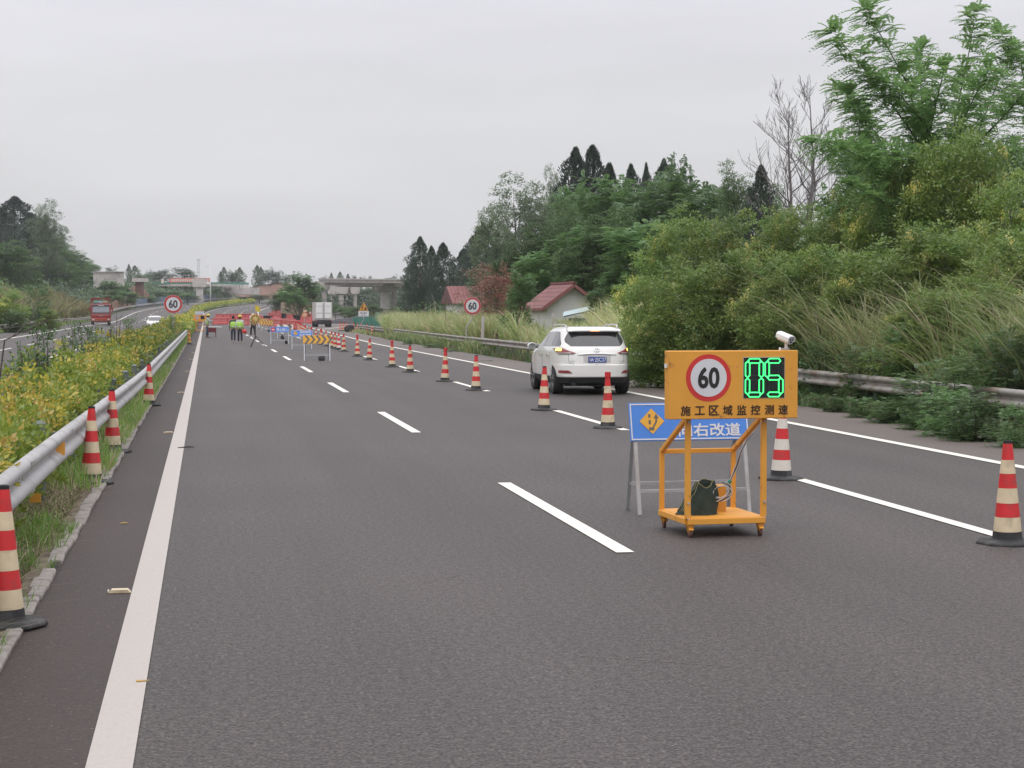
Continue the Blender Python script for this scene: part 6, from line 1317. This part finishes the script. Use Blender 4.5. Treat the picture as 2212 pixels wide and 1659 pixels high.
# ---- left bank
LT = [(VC[0], 34, 428, 205, 110, 'tall dark conifer on the left hill'), (VC[1], 4, 452, 200, 80, 'dark conifer cut by the left picture edge'), (VC[1], 68, 462, 212, 80, 'dark conifer right of the tallest on the left hill'), (VB[0], 98, 434, 215, 95, 'airy grey-green tree on the left hill skyline'), (VB[1], 60, 500, 190, 130, 'broad dark tree low on the left hill'), (VB[1], 15, 520, 180, 120, 'broad dark tree at the left edge of the left hill'), (VB[0], 125, 495, 225, 90, 'grey-green tree on the right slope of the left hill'), (VB[2], 150, 540, 240, 95, 'green tree on the right slope above the lorry'), (VB[2], 178, 565, 262, 80, 'green tree directly above the red lorry'), (VF[0], 120, 560, 215, 110, 'feathery tree in the middle of the left hill'), (VB[1], 200, 592, 290, 60, 'green tree right above the red lorry'), (VF[1], 222, 612, 320, 60, 'low feathery tree right of the red lorry'), (VB[2], 244, 625, 380, 55, 'low green tree below the concrete block wall'), (VF[2], 275, 628, 390, 50, 'low feathery tree above the brown board fence'), (VB[0], 40, 575, 172, 110, 'grey-green tree at the foot of the left hill'), (VB[2], 95, 590, 190, 90, 'rounded green tree at the foot of the left hill')]
_ex = [(110, 522), (140, 532), (166, 556), (190, 578), (212, 598), (231, 610), (86, 540), (50, 558), (18, 565), (128, 575), (158, 592), (186, 612)]
_ln = ['first', 'second', 'third', 'fourth', 'fifth', 'sixth', 'seventh', 'eighth', 'ninth', 'tenth', 'eleventh', 'last']
for i, (px, yt) in enumerate(sorted(_ex)): LT.append(([VB[1], VB[2], VF[0], VB[1]][i % 4], px, yt, 200, 95, 'green tree in the left hill wood, %s from the left of its row' % _ln[i]))
for v_, px, yt, d, w, lab in LT:
    if px < 236: d = max(d, (29+(px % 7))*F/(445-px))
    v_.put(px, yt, d, lab, w, 'trees on the left hill')
BL = [(12, 625, 172, 70), (82, 618, 190, 60), (34, 668, 158, 46), (105, 668, 180, 40)]
for i, (px, yt, d, w) in enumerate(BL): _l.append((px, (VG[i % 2] if i % 3 else VS[i % 4]).put(px, yt, d, 'green bush on the left bank, '+('near the picture edge' if px < 50 else 'left of the red lorry' if px < 190 else 'right of the red lorry'), w*1.3, 'bushes on the left bank', sink=.2)))
uniq(_l); _l = []
# trees of the middle distance and skyline
MT = [(VFar[0], 240, 574, 620, 26), (VFC[0], 279, 572, 620, 9), (VFC[0], 292, 575, 625, 18), (VFar[1], 300, 590, 610, 20), (VFar[0], 330, 583, 640, 38), (VFar[1], 352, 582, 640, 36), (VFar[0], 318, 590, 630, 26), (VFar[1], 396, 578, 600, 50), (VFC[0], 484, 578, 640, 13), (VFC[0], 477, 588, 640, 9), (VFar[0], 500, 583, 640, 20), (VFC[0], 518, 579, 640, 17), (VFar[1], 508, 588, 640, 24), (VFC[0], 556, 574, 640, 14), (VFC[0], 564, 578, 645, 12), (VFar[0], 580, 578, 640, 30), (VFar[1], 598, 584, 640, 26), (VFar[0], 620, 590, 650, 22), (VFC[0], 716, 590, 700, 8), (VFC[0], 735, 588, 700, 11), (VFC[0], 752, 592, 700, 8), (VFar[1], 766, 594, 700, 10), (VFar[0], 700, 595, 700, 14), (VFar[0], 782, 596, 700, 14), (VFar[1], 800, 595, 700, 8), (VFar[0], 853, 592, 620, 10), (VFar[1], 840, 599, 640, 30), (VFar[0], 860, 600, 640, 30)]
for v_, px, yt, d, w in MT: _l.append((px, v_.put(px, yt, d, 'hazy far tree '+('between the left hill and the banner' if px < 372 else 'spreading right behind the banner' if px < 420 else 'right of the lamp post' if px < 530 else 'left of the overpass' if px < 650 else 'above the overpass deck'), w*1.15, 'trees on the far skyline')))
uniq(_l)
NT = [(VF[2], 655, 588, 318, 70, 'large bright green tree left of the overpass'), (VF[1], 622, 608, 330, 60, 'green tree left of the bright green one by the overpass'), (VF[0], 640, 625, 305, 70, 'low bright tree behind the beige boards'), (VB[2], 598, 632, 330, 40, 'dark green bushy tree at the inside of the bend'), (VF[1], 672, 612, 325, 50, 'green tree touching the left overpass pier'), (VFar[0], 468, 615, 500, 32, 'dark tree right of the lamp post'), (VFar[1], 485, 628, 495, 34, 'low dark tree right of the lamp post'), (VB[1], 340, 628, 470, 60, 'green tree left of the left speed sign'), (VB[2], 375, 628, 480, 60, 'green tree behind the left speed sign'), (VB[1], 405, 634, 470, 50, 'green tree below the white abutment'), (VFar[1], 560, 636, 520, 60, 'green scrub tree beyond the bend'), (VFar[0], 530, 640, 560, 50, 'low scrub tree beyond the grey panel fence'), (VF[0], 228, 604, 400, 50, 'feathery tree overlapping the left end of the concrete block wall'), (VB[1], 262, 612, 405, 44, 'leafy tree below the right end of the concrete block wall'), (VB[1], 322, 640, 440, 50, 'green tree right of the red earth pier'),
      (VFar[0], 800, 622, 520, 90, 'green tree seen under the overpass'), (VFar[1], 780, 635, 500, 80, 'lower green tree seen under the overpass'), (VFar[0], 815, 645, 480, 60, 'green tree left of the large overpass pier'), (VFar[1], 872, 640, 480, 50, 'green tree right of the large overpass pier'), (VFar[0], 740, 650, 520, 60, 'green tree between the overpass piers'), (VB[1], 745, 662, 300, 44, 'dark bush below the overpass left of the roadworks sign'), (VB[1], 775, 660, 290, 50, 'dark bush right behind the roadworks sign'), (VB[1], 806, 656, 280, 44, 'dark bush right of the roadworks sign'), (VB[1], 725, 656, 310, 34, 'dark bush right of the white box lorry'), (VB[1], 757, 668, 296, 36, 'dark bush in the row below the overpass')]
for v_, px, yt, d, w, lab in NT: v_.put(px, yt, d, lab, w, 'trees around the construction site')
# ---- fan-branched feathery tree, upper right
ft = thing('fan_tree', tuple(AT(2030, 673, 50)), 'tall feathery tree with fanned-out branches in the upper right corner', 'tree', 'trees of the right-hand wood'); fb = Vector(ft.location); ft.location.z = tz(fb.x, fb.y); fb = Vector(ft.location)
def W3(px, py, d): return AT(px, py, d)-fb
BR = [((2035, 520, 50), (2000, 330, 50), (1960, 180, 49), (1905, 80, 48), (1872, 22, 47.5)), ((2000, 330, 50), (1930, 230, 48), (1860, 140, 47), (1800, 70, 46.5)), ((2035, 520, 50), (2050, 330, 50), (2075, 200, 50.5), (2098, 90, 51), (2105, 25, 51)), ((2030, 500, 50), (1930, 400, 48.5), (1870, 330, 48), (1835, 205, 47.5)), ((1930, 400, 48.5), (1870, 345, 47), (1800, 310, 46), (1765, 300, 45.5)),
      ((2000, 330, 50), (1990, 200, 51), (1985, 120, 52), (1990, 105, 52)), ((2035, 470, 50), (2100, 320, 51), (2150, 190, 52), (2190, 110, 52.5)), ((2100, 320, 51), (2170, 250, 50), (2230, 180, 49), (2280, 150, 48.5)), ((2230, 420, 52), (2225, 250, 52), (2205, 130, 52), (2160, 70, 52)), ((1960, 420, 49), (1900, 300, 50), (1850, 230, 51), (1815, 190, 51)), ((2040, 420, 50), (2000, 270, 48.5), (1940, 200, 47.5), (1890, 170, 47)), ((2040, 420, 50), (2110, 350, 48), (2180, 330, 47), (2240, 320, 46.5)), ((2035, 520, 50), (2010, 410, 47.5), (1960, 340, 46.5), (1900, 330, 46)), ((2060, 380, 50), (2080, 260, 48), (2120, 180, 47), (2135, 150, 46.5)), ((2040, 480, 50), (1950, 460, 47), (1880, 420, 46), (1840, 400, 45.5)), ((2000, 330, 50), (2020, 230, 49), (2035, 170, 48), (2040, 150, 48))]
k = MB(); rg = np.random.default_rng(77); k.tube([(0, 0, -.5), W3(2034, 620, 50), W3(2035, 520, 50)], [.17, .13, .10], 8); O = []; D = []
for b_ in BR:
    pts_ = [W3(*q) for q in b_]; k.tube(pts_, [.035, .024, .014, .005][:len(pts_)] if len(pts_) == 4 else [.05, .035, .022, .014, .005], 5)
    tot = sum((pts_[i+1]-pts_[i]).length for i in range(len(pts_)-1))
    for i in range(len(pts_)-1):
        a, c = pts_[i], pts_[i+1]; ln = (c-a).length; m = int(ln*58*(1.0 if i > 0 else .5)); dd = (c-a).normalized()
        for q in range(m):
            f = rg.uniform(); r = rg.normal(size=3); r /= np.linalg.norm(r); v_ = Vector(r)-dd*Vector(r).dot(dd)*.6+dd*.45; v_.z = v_.z*.6+.10; o_ = a.lerp(c, f)+Vector(rg.normal(size=3)*.11); O.append(tuple(o_)); D.append(tuple(v_))
    for q in range(14): r = rg.normal(size=3)*.6; v_ = dd+Vector(r); O.append(tuple(pts_[-1])); D.append(tuple(v_))
k.build('trunk', bark, ft, smooth=True, recalc=False)
V, Fq = fronds(np.array(O), np.array(D), .62, 8, .060, .165, rg, .42); npmesh('crown', V, Fq, [L_fan], ft)
# ---- bare trees
def bare(px, ytop, d, lab, seed, barkm=palebark, wf=1.0, lean=0):
    p = AT(px, 673, d); g = tz(p.x, p.y); t = thing('bare_tree', (p.x, p.y, g), lab, 'tree', 'leafless trees on the skyline'); H_ = AT(px, ytop, d).z-g; k = MB(); tw = MB(); r = random.Random(seed)
    P = [Vector((lean*f*H_+.03*math.sin(f*9+seed)*H_*.3, .0, H_*f)) for f in np.linspace(0, 1, 9)]; k.tube(P, [.125*(1-.88*i/8) for i in range(9)], 7)
    def br(a, d_, l, rd, lv):
        n = 4; q = [a]; dd = d_.copy()
        for i in range(n): dd = (dd+Vector((r.uniform(-.22, .22), r.uniform(-.22, .22), r.uniform(-.05, .25)))).normalized(); q.append(q[-1]+dd*l/n)
        rd = max(rd, .011); k.tube(q, [max(.007, rd*(1-.8*i/n)) for i in range(n+1)], 5 if lv < 2 else 3, caps=False)
        if lv < 3:
            for i in range(5 if lv < 2 else 4):
                j = r.uniform(.25, 1)*n; b0 = q[min(n-1, int(j))].lerp(q[min(n, int(j)+1)], j-int(j)); br(b0, (dd+Vector((r.uniform(-1, 1), r.uniform(-1, 1), r.uniform(-.2, .8)))).normalized(), l*r.uniform(.35, .6), rd*.45, lv+1)
    for i in range(13):
        f = .38+.60*i/13; a = P[int(f*8)].lerp(P[min(8, int(f*8)+1)], f*8-int(f*8)); az = i*2.4+r.uniform(-.5, .5); br(a, Vector((math.cos(az)*wf, math.sin(az)*wf, .55)).normalized(), H_*.34*(1.2-f*.75), .060*(1.15-f), 1)
    k.build('trunk', barkm, t, smooth=True, recalc=False); return t
bare(1704, 240, 76, 'left leafless grey tree rising above the wood', 3, wf=1.2); bare(1750, 208, 74, 'right and tallest leafless grey tree rising above the wood', 8, wf=1.1); bare(1728, 330, 78, 'thin leaning leafless tree between the two tall bare ones', 12, lean=.08)
# ---- median: privet sprigs standing above the golden hedge
def sprig(seed, h=1.9, bareone=False, nl=640):
    t = thing('privet_sprig' if not bareone else 'bare_sprig', (0, 0, -500), 'sprig', 'plant'); r = random.Random(seed); rg = np.random.default_rng(seed); k = MB(); st = []
    for s in range(4):
        az = r.uniform(0, 6.28); q = [Vector((0, 0, 0)), Vector((math.cos(az)*.08, math.sin(az)*.08, h*.5)), Vector((math.cos(az)*.16, math.sin(az)*.16, h*(.72+.28*(s == 0)*1.0+.1*s)))]; k.tube(q, [.016, .010, .004], 5); st.append(q)
        for i in range(6):
            f = r.uniform(.3, .95); a = q[0].lerp(q[1], f*2) if f < .5 else q[1].lerp(q[2], f*2-1); e_ = a+Vector((r.uniform(-.16, .16), r.uniform(-.16, .16), r.uniform(.10, .28))); k.tube([a, e_], [.006, .002], 4); st.append([a, a.lerp(e_, .5), e_])
    k.build('stem', bark, t, recalc=False)
    if not bareone:
        P = []
        for i in range(nl): q = st[r.randrange(len(st))]; f = r.uniform(.25, 1); p = q[0].lerp(q[1], f*2) if f < .5 else q[1].lerp(q[2], f*2-1); P.append((p.x+r.gauss(0, .06), p.y+r.gauss(0, .06), p.z+r.gauss(0, .05)))
        V, Fq = leaves(np.array(P), .075, .036, rg, .35); npmesh('foliage', V, Fq, [L_privet], t)
    return t, h, .7
SP = [Veg(sprig(3)), Veg(sprig(7, nl=620)), Veg(sprig(21, bareone=True))]
for v_, px, yt, dd_, lab in ((0, 95, 704, 25.5, 'tallest leafy sprig above the golden hedge, near the left edge'), (1, 28, 765, 22, 'leafy sprig above the hedge at the left picture edge'), (1, 60, 762, 23, 'leafy sprig just left of the tallest one'), (0, 188, 702, 34, 'leafy sprig in front of the red lorry'), (1, 152, 716, 31, 'thin leafy sprig left of the lorry, above the hedge'), (0, 213, 722, 37, 'short leafy sprig right of the one before the lorry'), (1, 242, 712, 44, 'dense leafy sprig right of the red lorry'), (0, 277, 686, 52, 'tall dark sprig just left of the white saloon car'), (2, 250, 678, 42, 'bare branching sprig between the lorry and the saloon car'), (2, 58, 740, 23.5, 'bare twiggy sprig left of the tallest one'), (0, 352, 706, 74, 'leafy sprig right of the white saloon car'), (1, 322, 714, 66, 'leafy sprig in front of the white saloon car'), (0, 372, 684, 86, 'leafy sprig below the left speed sign')):
    p = AT(px, 673, dd_); SP[v_].put(px, yt, dd_, lab, None, 'sprigs standing above the median hedge', gz=0.05)
# long thin dead twig reaching in from the left
t = thing('dead_twig', tuple(AT(-20, 760, 19)), 'long thin dead twig reaching in from the left picture edge', 'twig'); b0 = Vector(t.location); MB().tube([Vector((0, 0, -.9)), AT(10, 735, 19)-b0, AT(60, 712, 19.2)-b0, AT(110, 690, 19.3)-b0, AT(180, 643, 19.5)-b0], [.012, .009, .007, .005, .002], 5).build('stem', bark, t); MB().tube([AT(25, 728, 19)-b0, AT(70, 690, 19.3)-b0, AT(75, 655, 19.4)-b0], [.006, .004, .002], 5).build('side_shoot', bark, t); MB().tube([AT(0, 712, 19)-b0, AT(50, 704, 19.2)-b0, AT(110, 690, 19.3)-b0], [.007, .005, .003], 5).build('side_shoot', bark, t)
# ---- golden hedge (reads as one mass)
rg = np.random.default_rng(5)
def hedge(name, Y0, Y1, dens, ls, lab, hmax=1.12, k=16):
    """sprays of leaves standing out of a lumpy hedge body"""
    nc = int((Y1-Y0)*1.15*dens/k); y = rg.uniform(Y0, Y1, nc); u = rg.uniform(-2.72, -1.70, nc)
    top = hmax*(.84+.15*np.sin(y*1.9+1)+.13*np.sin(y*4.3+u*3)+.10*np.sin(y*.63)+.10*np.sin(u*9+y*3))*(1-.30*np.abs((u+2.2)/.55)**3)
    f = rg.uniform(0, 1, nc)**.5; edge = (rg.uniform(size=nc) < .42) & (f < .93); u = np.where(edge, -1.70+.05*np.sin(y*3.1)+rg.normal(size=nc)*.06, u); z = top*f
    gold = (np.sin(y*2.3+np.sin(u*6))*.7+np.sin(y*.9+2)*.5+rg.normal(size=nc)*.7+(f-.62)*4.6) > 1.4
    C = np.stack([u, y, z], 1); i = np.repeat(np.arange(nc), k); n = len(i); q = rg.normal(size=(n, 3)); q[:, 2] = np.abs(q[:, 2])*.9+.15; q[:, 0] += np.where(edge[i], .7, 0)
    q /= np.linalg.norm(q, axis=1, keepdims=True); P = C[i]+q*rg.uniform(.15, 1, (n, 1))*ls*2.0; P = np.stack([P[:, 0]+cx(P[:, 1]), P[:, 1], np.maximum(P[:, 2], .02)+.05+zr(P[:, 1])], 1)
    V, Fq = leaves(P, ls, ls*.62, rg, .15, q.copy(), .35); mi = (gold[i] & (rg.uniform(size=n) < .85)).astype(int); o = npmesh(name, V, Fq, [L_hedge, L_hedgey], None, mi); return tag(o, lab, 'hedge', None, 'stuff')
hedge('hedge', 9, 42, 1900, .062, 'golden and green median hedge behind the near guardrail'); hedge('hedge', 42, 120, 620, .10, 'continuing golden median hedge towards the speed sign'); hedge('hedge', 120, 520, 110, .24, 'distant strip of golden median hedge following the bend')
# ---- grasses
def blades(X, Y, Z, h, w, rg, lean=.45, segs=4, wind=(0, 0)):
    n = len(X); B0 = np.stack([X, Y, Z], 1); a = rg.uniform(0, 6.28, n); l = np.stack([np.cos(a), np.sin(a), np.zeros(n)], 1); amt = rg.uniform(.1, 1, (n, 1))*lean*h[:, None]; l2 = l*amt+np.array([[wind[0], wind[1], 0]])*h[:, None]; sd = np.stack([-np.sin(a), np.cos(a), np.zeros(n)], 1); ang = rg.uniform(0, 3.14, (n, 1)); sd = sd*np.cos(ang)+l*np.sin(ang); V = []
    for i in range(segs+1):
        t = i/segs; c = B0+np.array([[0, 0, 1.0]])*h[:, None]*(t*(1-.28*t*t))+l2*t*t; ww = w[:, None]*(1-t**1.6)*.5+.0006; V += [c-sd*ww, c+sd*ww]
    V = np.stack(V, 1); idx = np.arange(n)[:, None]*(2*(segs+1)); q = np.concatenate([idx+np.array([[2*i, 2*i+1, 2*i+3, 2*i+2]]) for i in range(segs)], 0); return V.reshape(-1, 3), q
def grass(name, u0, u1, Y0, Y1, n, hr, wr, mats, lab, seed, lean=.45, clump=0, mix=.2, wind=(0, 0), segs=4, hf=None, kind='stuff'):
    rg = np.random.default_rng(seed)
    if clump: cu = rg.uniform(u0, u1, clump); cy_ = rg.uniform(Y0, Y1, clump); id_ = rg.integers(0, clump, n); u = cu[id_]+rg.normal(size=n)*.16; y = cy_[id_]+rg.normal(size=n)*.16; hc = rg.uniform(.7, 1.25, clump)[id_]
    else: u = rg.uniform(u0, u1, n); y = rg.uniform(Y0, Y1, n); hc = 1
    h = rg.uniform(*hr, n)*hc
    if name == 'verge_grass':
        u = np.minimum(u, -1.17)
        for qy in (21.1, 25.9, 38.6, 11.6): h = np.where((np.abs(y-qy) < .42) & (u > -1.5), h*.25, h)
    if hf is not None: h = h*hf(u, y)
    if name in ('tall_grass', 'dry_stems'):
        ok = ~((y > 105) & (u/y < .097)); u = u[ok]; y = y[ok]; h = h[ok]; n = len(u)
    if name == 'tall_grass': h = np.where((u/y > .172) & (u/y < .215) & (y < 92), h*.66, h)
    w = rg.uniform(*wr, n); X = u+cx(y); Z = terr(u, y)-.03; V, Fq = blades(X, y, Z, h, w, rg, lean, segs, wind); m = (rg.uniform(size=n) < mix).astype(int); o = npmesh(name, V, Fq, mats, None, np.tile(m, segs)); tag(o, lab, 'grass', None, kind); return o
grass('tall_grass', 13.7, 19, 74, 185, 40000, (1.1, 2.5), (.05, .10), [L_grass, L_straw], 'pale tall grass behind the right speed sign', 1, .6, 420, .25, (-.12, 0))
grass('tall_grass', 13.6, 19, 44, 76, 22000, (1.2, 2.5), (.035, .07), [L_grass, L_straw], 'tall grass leaning over the guardrail behind the white SUV', 2, .6, 330, .2, (-.10, 0))
grass('tall_grass', 13.6, 17.5, 28, 46, 15000, (1.2, 3.0), (.028, .055), [L_grass, L_straw], 'tall reedy grass behind the orange speed display', 3, .85, 150, .14, (-.07, 0))
grass('dry_stems', 14, 22, 60, 190, 260, (2.2, 4.2), (.03, .05), [L_brown, L_straw], 'tall dry stems standing above the pale grass', 4, .25, 60, .4)
grass('weeds', 12.55, 13.9, 20, 130, 17000, (.15, .55), (.012, .03), [L_privet, L_brown], 'low weeds along the edge of the right shoulder', 5, .9, 420, .35)
grass('weeds', 13.6, 14.4, 130, 180, 2600, (.2, .6), (.03, .06), [L_grass, L_brown], 'far weeds at the end of the right shoulder', 6, .9, 80, .3)
grass('bank_grass', -28, -19.6, 100, 400, 44000, (1.2, 2.9), (.10, .19), [L_bank, L_brown], 'yellowish rough grass on the left bank', 7, .6, 900, .25)
grass('bank_grass', -19.5, -17.8, 60, 340, 9000, (.15, .45), (.03, .07), [L_verge, L_grass], 'grass at the foot of the left guardrail', 8, .6, 300, .4)
hf = lambda u, y: np.where(u > -1.36, .8, 1.0)*(.35+.65*sstep(16, 30, y))
grass('verge_grass', -1.72, -1.20, 6, 34, 9000, (.06, .26), (.006, .013), [L_verge, L_straw], 'green tufts on the narrow verge between kerb and guardrail', 9, .5, 150, .30, hf=hf)
grass('verge_grass', -1.75, -1.19, 20, 60, 16000, (.16, .42), (.010, .018), [L_verge, L_straw], 'continuing grass strip between kerb and guardrail', 10, .5, 420, .22)
grass('verge_grass', -1.75, -1.14, 60, 250, 9000, (.15, .35), (.02, .05), [L_verge, L_grass], 'far grass strip along the median guardrail', 11, .5, 500, .3)
grass('verge_grass', -1.42, -1.22, 8.5, 17, 1500, (.12, .30), (.007, .013), [L_verge, L_verge], 'bright grass tufts growing along the near kerb', 12, .4, 16, .3)
grass('dry_grass', -2.1, -1.25, 5, 34, 15000, (.05, .22), (.004, .010), [L_straw, L_brown], 'dead straw covering the soil under the guardrail', 13, 2.6, 0, .5, segs=3)
grass('weeds', 12.65, 13.35, 84, 128, 4200, (.4, 1.0), (.03, .06), [L_grass, L_verge], 'rank weeds hiding the guardrail left of the right speed sign', 16, .8, 120, .3)
# tall reeds near the right edge arching over
grass('reeds', 14, 18, 28, 58, 1900, (2.2, 3.9), (.03, .055), [L_grass, L_straw], 'long arching reeds in front of the flowering shrubs', 14, .8, 60, .12, (-.05, 0), 6)
# ground scrub on the right bank so that no bare soil shows between trunks
def scrub(name, u0, u1, Y0, Y1, n, ls, hmax, mats, lab, seed):
    rg = np.random.default_rng(seed); u = rg.uniform(u0, u1, n); y = rg.uniform(Y0, Y1, n); ok = ~((u/y > .150) & (u/y < .232) & (y < 116) & (y > 60)); u = u[ok]; y = y[ok]; n = len(u); hh = hmax*(.55+.25*np.sin(u*1.1+y*.4)+.2*np.sin(y*1.3+u*.7)); z = terr(u, y)+hh*rg.uniform(0, 1, n)**.6; P = np.stack([u+cx(y), y, z], 1); V, Fq = leaves(P, ls, ls*.5, rg, .4); o = npmesh(name, V, Fq, mats, None, (rg.uniform(size=n) < .15).astype(int)); return tag(o, lab, 'undergrowth', None, 'stuff')
scrub('undergrowth', 17, 30, 34, 75, 60000, .20, 2.6, [L_broad, L_senna], 'dark undergrowth filling the shrub thicket on the right bank', 1)
scrub('undergrowth', 19, 40, 75, 190, 60000, .34, 3.0, [L_broad, L_grey], 'dark undergrowth below the right-hand wood', 2)
scrub('undergrowth', -62, -26.5, 150, 420, 80000, .5, 3.6, [L_broad, L_senna], 'dense undergrowth on the left hill', 3)
scrub('undergrowth', -40, -19.5, 330, 560, 26000, .7, 4.0, [L_far, L_broad], 'undergrowth beyond the far panel fence', 4)
scrub('undergrowth', 16, 80, 455, 560, 26000, .8, 3.5, [L_far, L_broad], 'undergrowth below the overpass', 5)
scrub('undergrowth', -200, 300, 640, 760, 40000, 1.0, 2.2, [L_far, L_grey], 'far scrub along the horizon', 6)
# ---- houses
def house(px0, px1, d, ytop, dep, lab, rz, ridge_along_x, wallm, roofm, gable='right'):
    c = AT((px0+px1)/2, 673, d); w = (px1-px0)*d/F; g = tz(c.x, c.y)-.3; H_ = AT(0, ytop, d).z-g; t = thing('house', (c.x, c.y, g), lab, 'house', None, rz); rh = min(H_*.30, 1.35) if ridge_along_x else H_*.3; e_ = H_-rh
    if ridge_along_x:
        MB().box((0, dep/2, e_/2), (w, dep, e_)).build('wall', wallm, t); k = MB(); k.add([(-w/2-.4, -.5, e_-.15), (w/2+.4, -.5, e_-.15), (w/2+.4, dep/2, H_), (-w/2-.4, dep/2, H_), (-w/2-.4, dep+.5, e_-.15), (w/2+.4, dep+.5, e_-.15)], [(0, 1, 2, 3), (3, 2, 5, 4), (0, 3, 4), (1, 5, 2), (0, 4, 5, 1)]); k.build('roof', roofm, t)
    else:
        k = MB(); k.prism([(-w/2, 0), (w/2, 0), (w/2, e_), (0, H_-.08), (-w/2, e_)], 0, dep); k.build('wall', wallm, t)
        for s in (-1, 1):
            k = MB(); sl_ = Vector((s*(w/2+.5), 0, e_-.5*rh/(w/2))); k.add([(0, -.5, H_), (sl_.x, -.5, sl_.z), (sl_.x, dep+.4, sl_.z), (0, dep+.4, H_), (0, -.5, H_-.16), (sl_.x, -.5, sl_.z-.16), (sl_.x, dep+.4, sl_.z-.16), (0, dep+.4, H_-.16)], [(0, 1, 2, 3), (7, 6, 5, 4), (0, 4, 5, 1), (1, 5, 6, 2), (2, 6, 7, 3), (3, 7, 4, 0)]); k.build('roof', roofm, t)
    return t
tiles = bpy.data.materials.new('red_roof_tiles'); tiles.use_nodes = True; nt = tiles.node_tree; N = nt.nodes; L = nt.links; b = N['Principled BSDF']; b.inputs['Roughness'].default_value = .7
tc = N.new('ShaderNodeTexCoord'); br = N.new('ShaderNodeTexBrick'); br.inputs['Scale'].default_value = 1; br.inputs['Brick Width'].default_value = .33; br.inputs['Row Height'].default_value = .30; br.inputs['Mortar Size'].default_value = .035; br.inputs['Color1'].default_value = (.27, .10, .095, 1); br.inputs['Color2'].default_value = (.22, .08, .075, 1); br.inputs['Mortar'].default_value = (.12, .045, .045, 1)
mp = N.new('ShaderNodeMapping'); mp.inputs['Rotation'].default_value = (0, 0, math.pi/2); L.new(tc.outputs['Object'], mp.inputs[0]); L.new(mp.outputs[0], br.inputs[0]); L.new(br.outputs[0], b.inputs['Base Color'])
wallw = M('whitewashed_wall', (.84, .83, .82), .85, var=.06, scale=1, dirt=(.62, .60, .57), dscale=.8)
# gabled house: gable faces us and to the right, long roof runs back to the left
hd = 90; cR = AT(1235, 673, hd); g0 = tz(cR.x, cR.y)-.3; t = thing('house', (cR.x, cR.y, g0), 'white gabled house with a red tiled roof behind the tall grass', 'house', None, vrot(1235)+rad(15))
zt_ = AT(0, 612, hd).z-g0; ze = AT(0, 661, hd).z-g0; w = 2.5; dep = 3.6
zw = zt_-(zt_-ze+.1)*(w/2)/(w/2+.42)-.16
MB().prism([(-w/2, 0), (w/2, 0), (w/2, zw), (0, zt_-.16), (-w/2, zw)], 0, dep).build('wall', wallw, t)
for s in (-1, 1):
    k = MB(); ex = s*(w/2+.42); ez = ze-.10; k.add([(0, -.45, zt_), (ex, -.45, ez), (ex, dep+.4, ez), (0, dep+.4, zt_), (0, -.45, zt_-.12), (ex, -.45, ez-.12), (ex, dep+.4, ez-.12), (0, dep+.4, zt_-.12)], [(0, 1, 2, 3), (7, 6, 5, 4), (0, 4, 5, 1), (1, 5, 6, 2), (2, 6, 7, 3), (3, 7, 4, 0)]); k.build('roof', tiles, t)
    MB().beam((0, -.47, zt_-.10), (ex, -.47, ez-.10), .06, .16).build('barge_board', M('dull_red_board', (.25, .10, .09), .7), t)
MB().beam((0, -.5, zt_+.04), (0, dep+.4, zt_+.04), .16, .10).build('ridge', tiles, t)
house(985, 1044, 150, 617, 6, 'low house with a red roof left of the dead reddish bush', vrot(1000)+.15, True, wallw, tiles); house(1035, 1066, 160, 592, 6, 'brown-roofed house gable above the dead reddish bush', vrot(1050), False, M('brown_wall', (.2, .16, .15), .85), M('brown_roof', (.16, .11, .10), .8))
# pale blue sheet roof of a shed
p = AT(1275, 673, 84); t = thing('shed', (p.x, p.y, tz(p.x, p.y)-.2), 'shed with a pale blue sloping sheet roof right of the gabled house', 'shed', None, vrot(1275)); zA = AT(0, 654, 84).z-t.location.z; zB = AT(0, 683, 84).z-t.location.z; w = 2.3
k = MB(); k.add([(-w/2-.1, -.4, zB), (w/2, -.4, zA-.1), (w/2, 2.2, zA+.1), (-w/2-.1, 2.2, zB+.2)], [(0, 1, 2, 3)]); k.add([(-w/2-.1, -.4, zB-.05), (w/2, -.4, zA-.15), (w/2, 2.2, zA+.05), (-w/2-.1, 2.2, zB+.15)], [(3, 2, 1, 0)]); k.build('roof', M('pale_blue_sheet', (.42, .53, .55), .5, var=.1), t, recalc=False); MB().box((0, 1, (zB-.1)/2), (w-.3, 2, zB-.1)).build('wall', M('teal_wall', (.10, .22, .2), .8), t)
# leaning concrete fence posts in the grass
for px, yt, yb, d, ln, lab in ((1142-10, 655, 700, 84, -.12, None),):
    pass
for px, yt, d, lean, lab in ((1040, 683, 88, .05, 'grey concrete post in the grass right of the speed sign'), (1195, 676, 84, 0, 'short dark post in the grass before the white gable')):
    p = AT(px, 673, d); g_ = tz(p.x, p.y); h_ = AT(0, yt, d).z-g_; o = MB().beam((0, 0, -.2), (lean*h_, 0, max(h_, .8)), .12, .12).build('fence_post', conc); o.location = (p.x, p.y, g_); tag(o, lab, 'post')
# ------------------------------------------------------------------ haze
if True:
    hm_ = bpy.data.materials.new('haze'); hm_.use_nodes = True; nt = hm_.node_tree; nt.nodes.clear(); out = nt.nodes.new('ShaderNodeOutputMaterial'); pv = nt.nodes.new('ShaderNodeVolumePrincipled')
    pv.inputs['Color'].default_value = (.93, .95, 1, 1); pv.inputs['Density'].default_value = .00020; pv.inputs['Anisotropy'].default_value = 0.0; nt.links.new(pv.outputs[0], out.inputs['Volume'])
    o = MB().box((0, 380, 10), (900, 860, 34)).build('haze', hm_); o['kind'] = 'stuff'
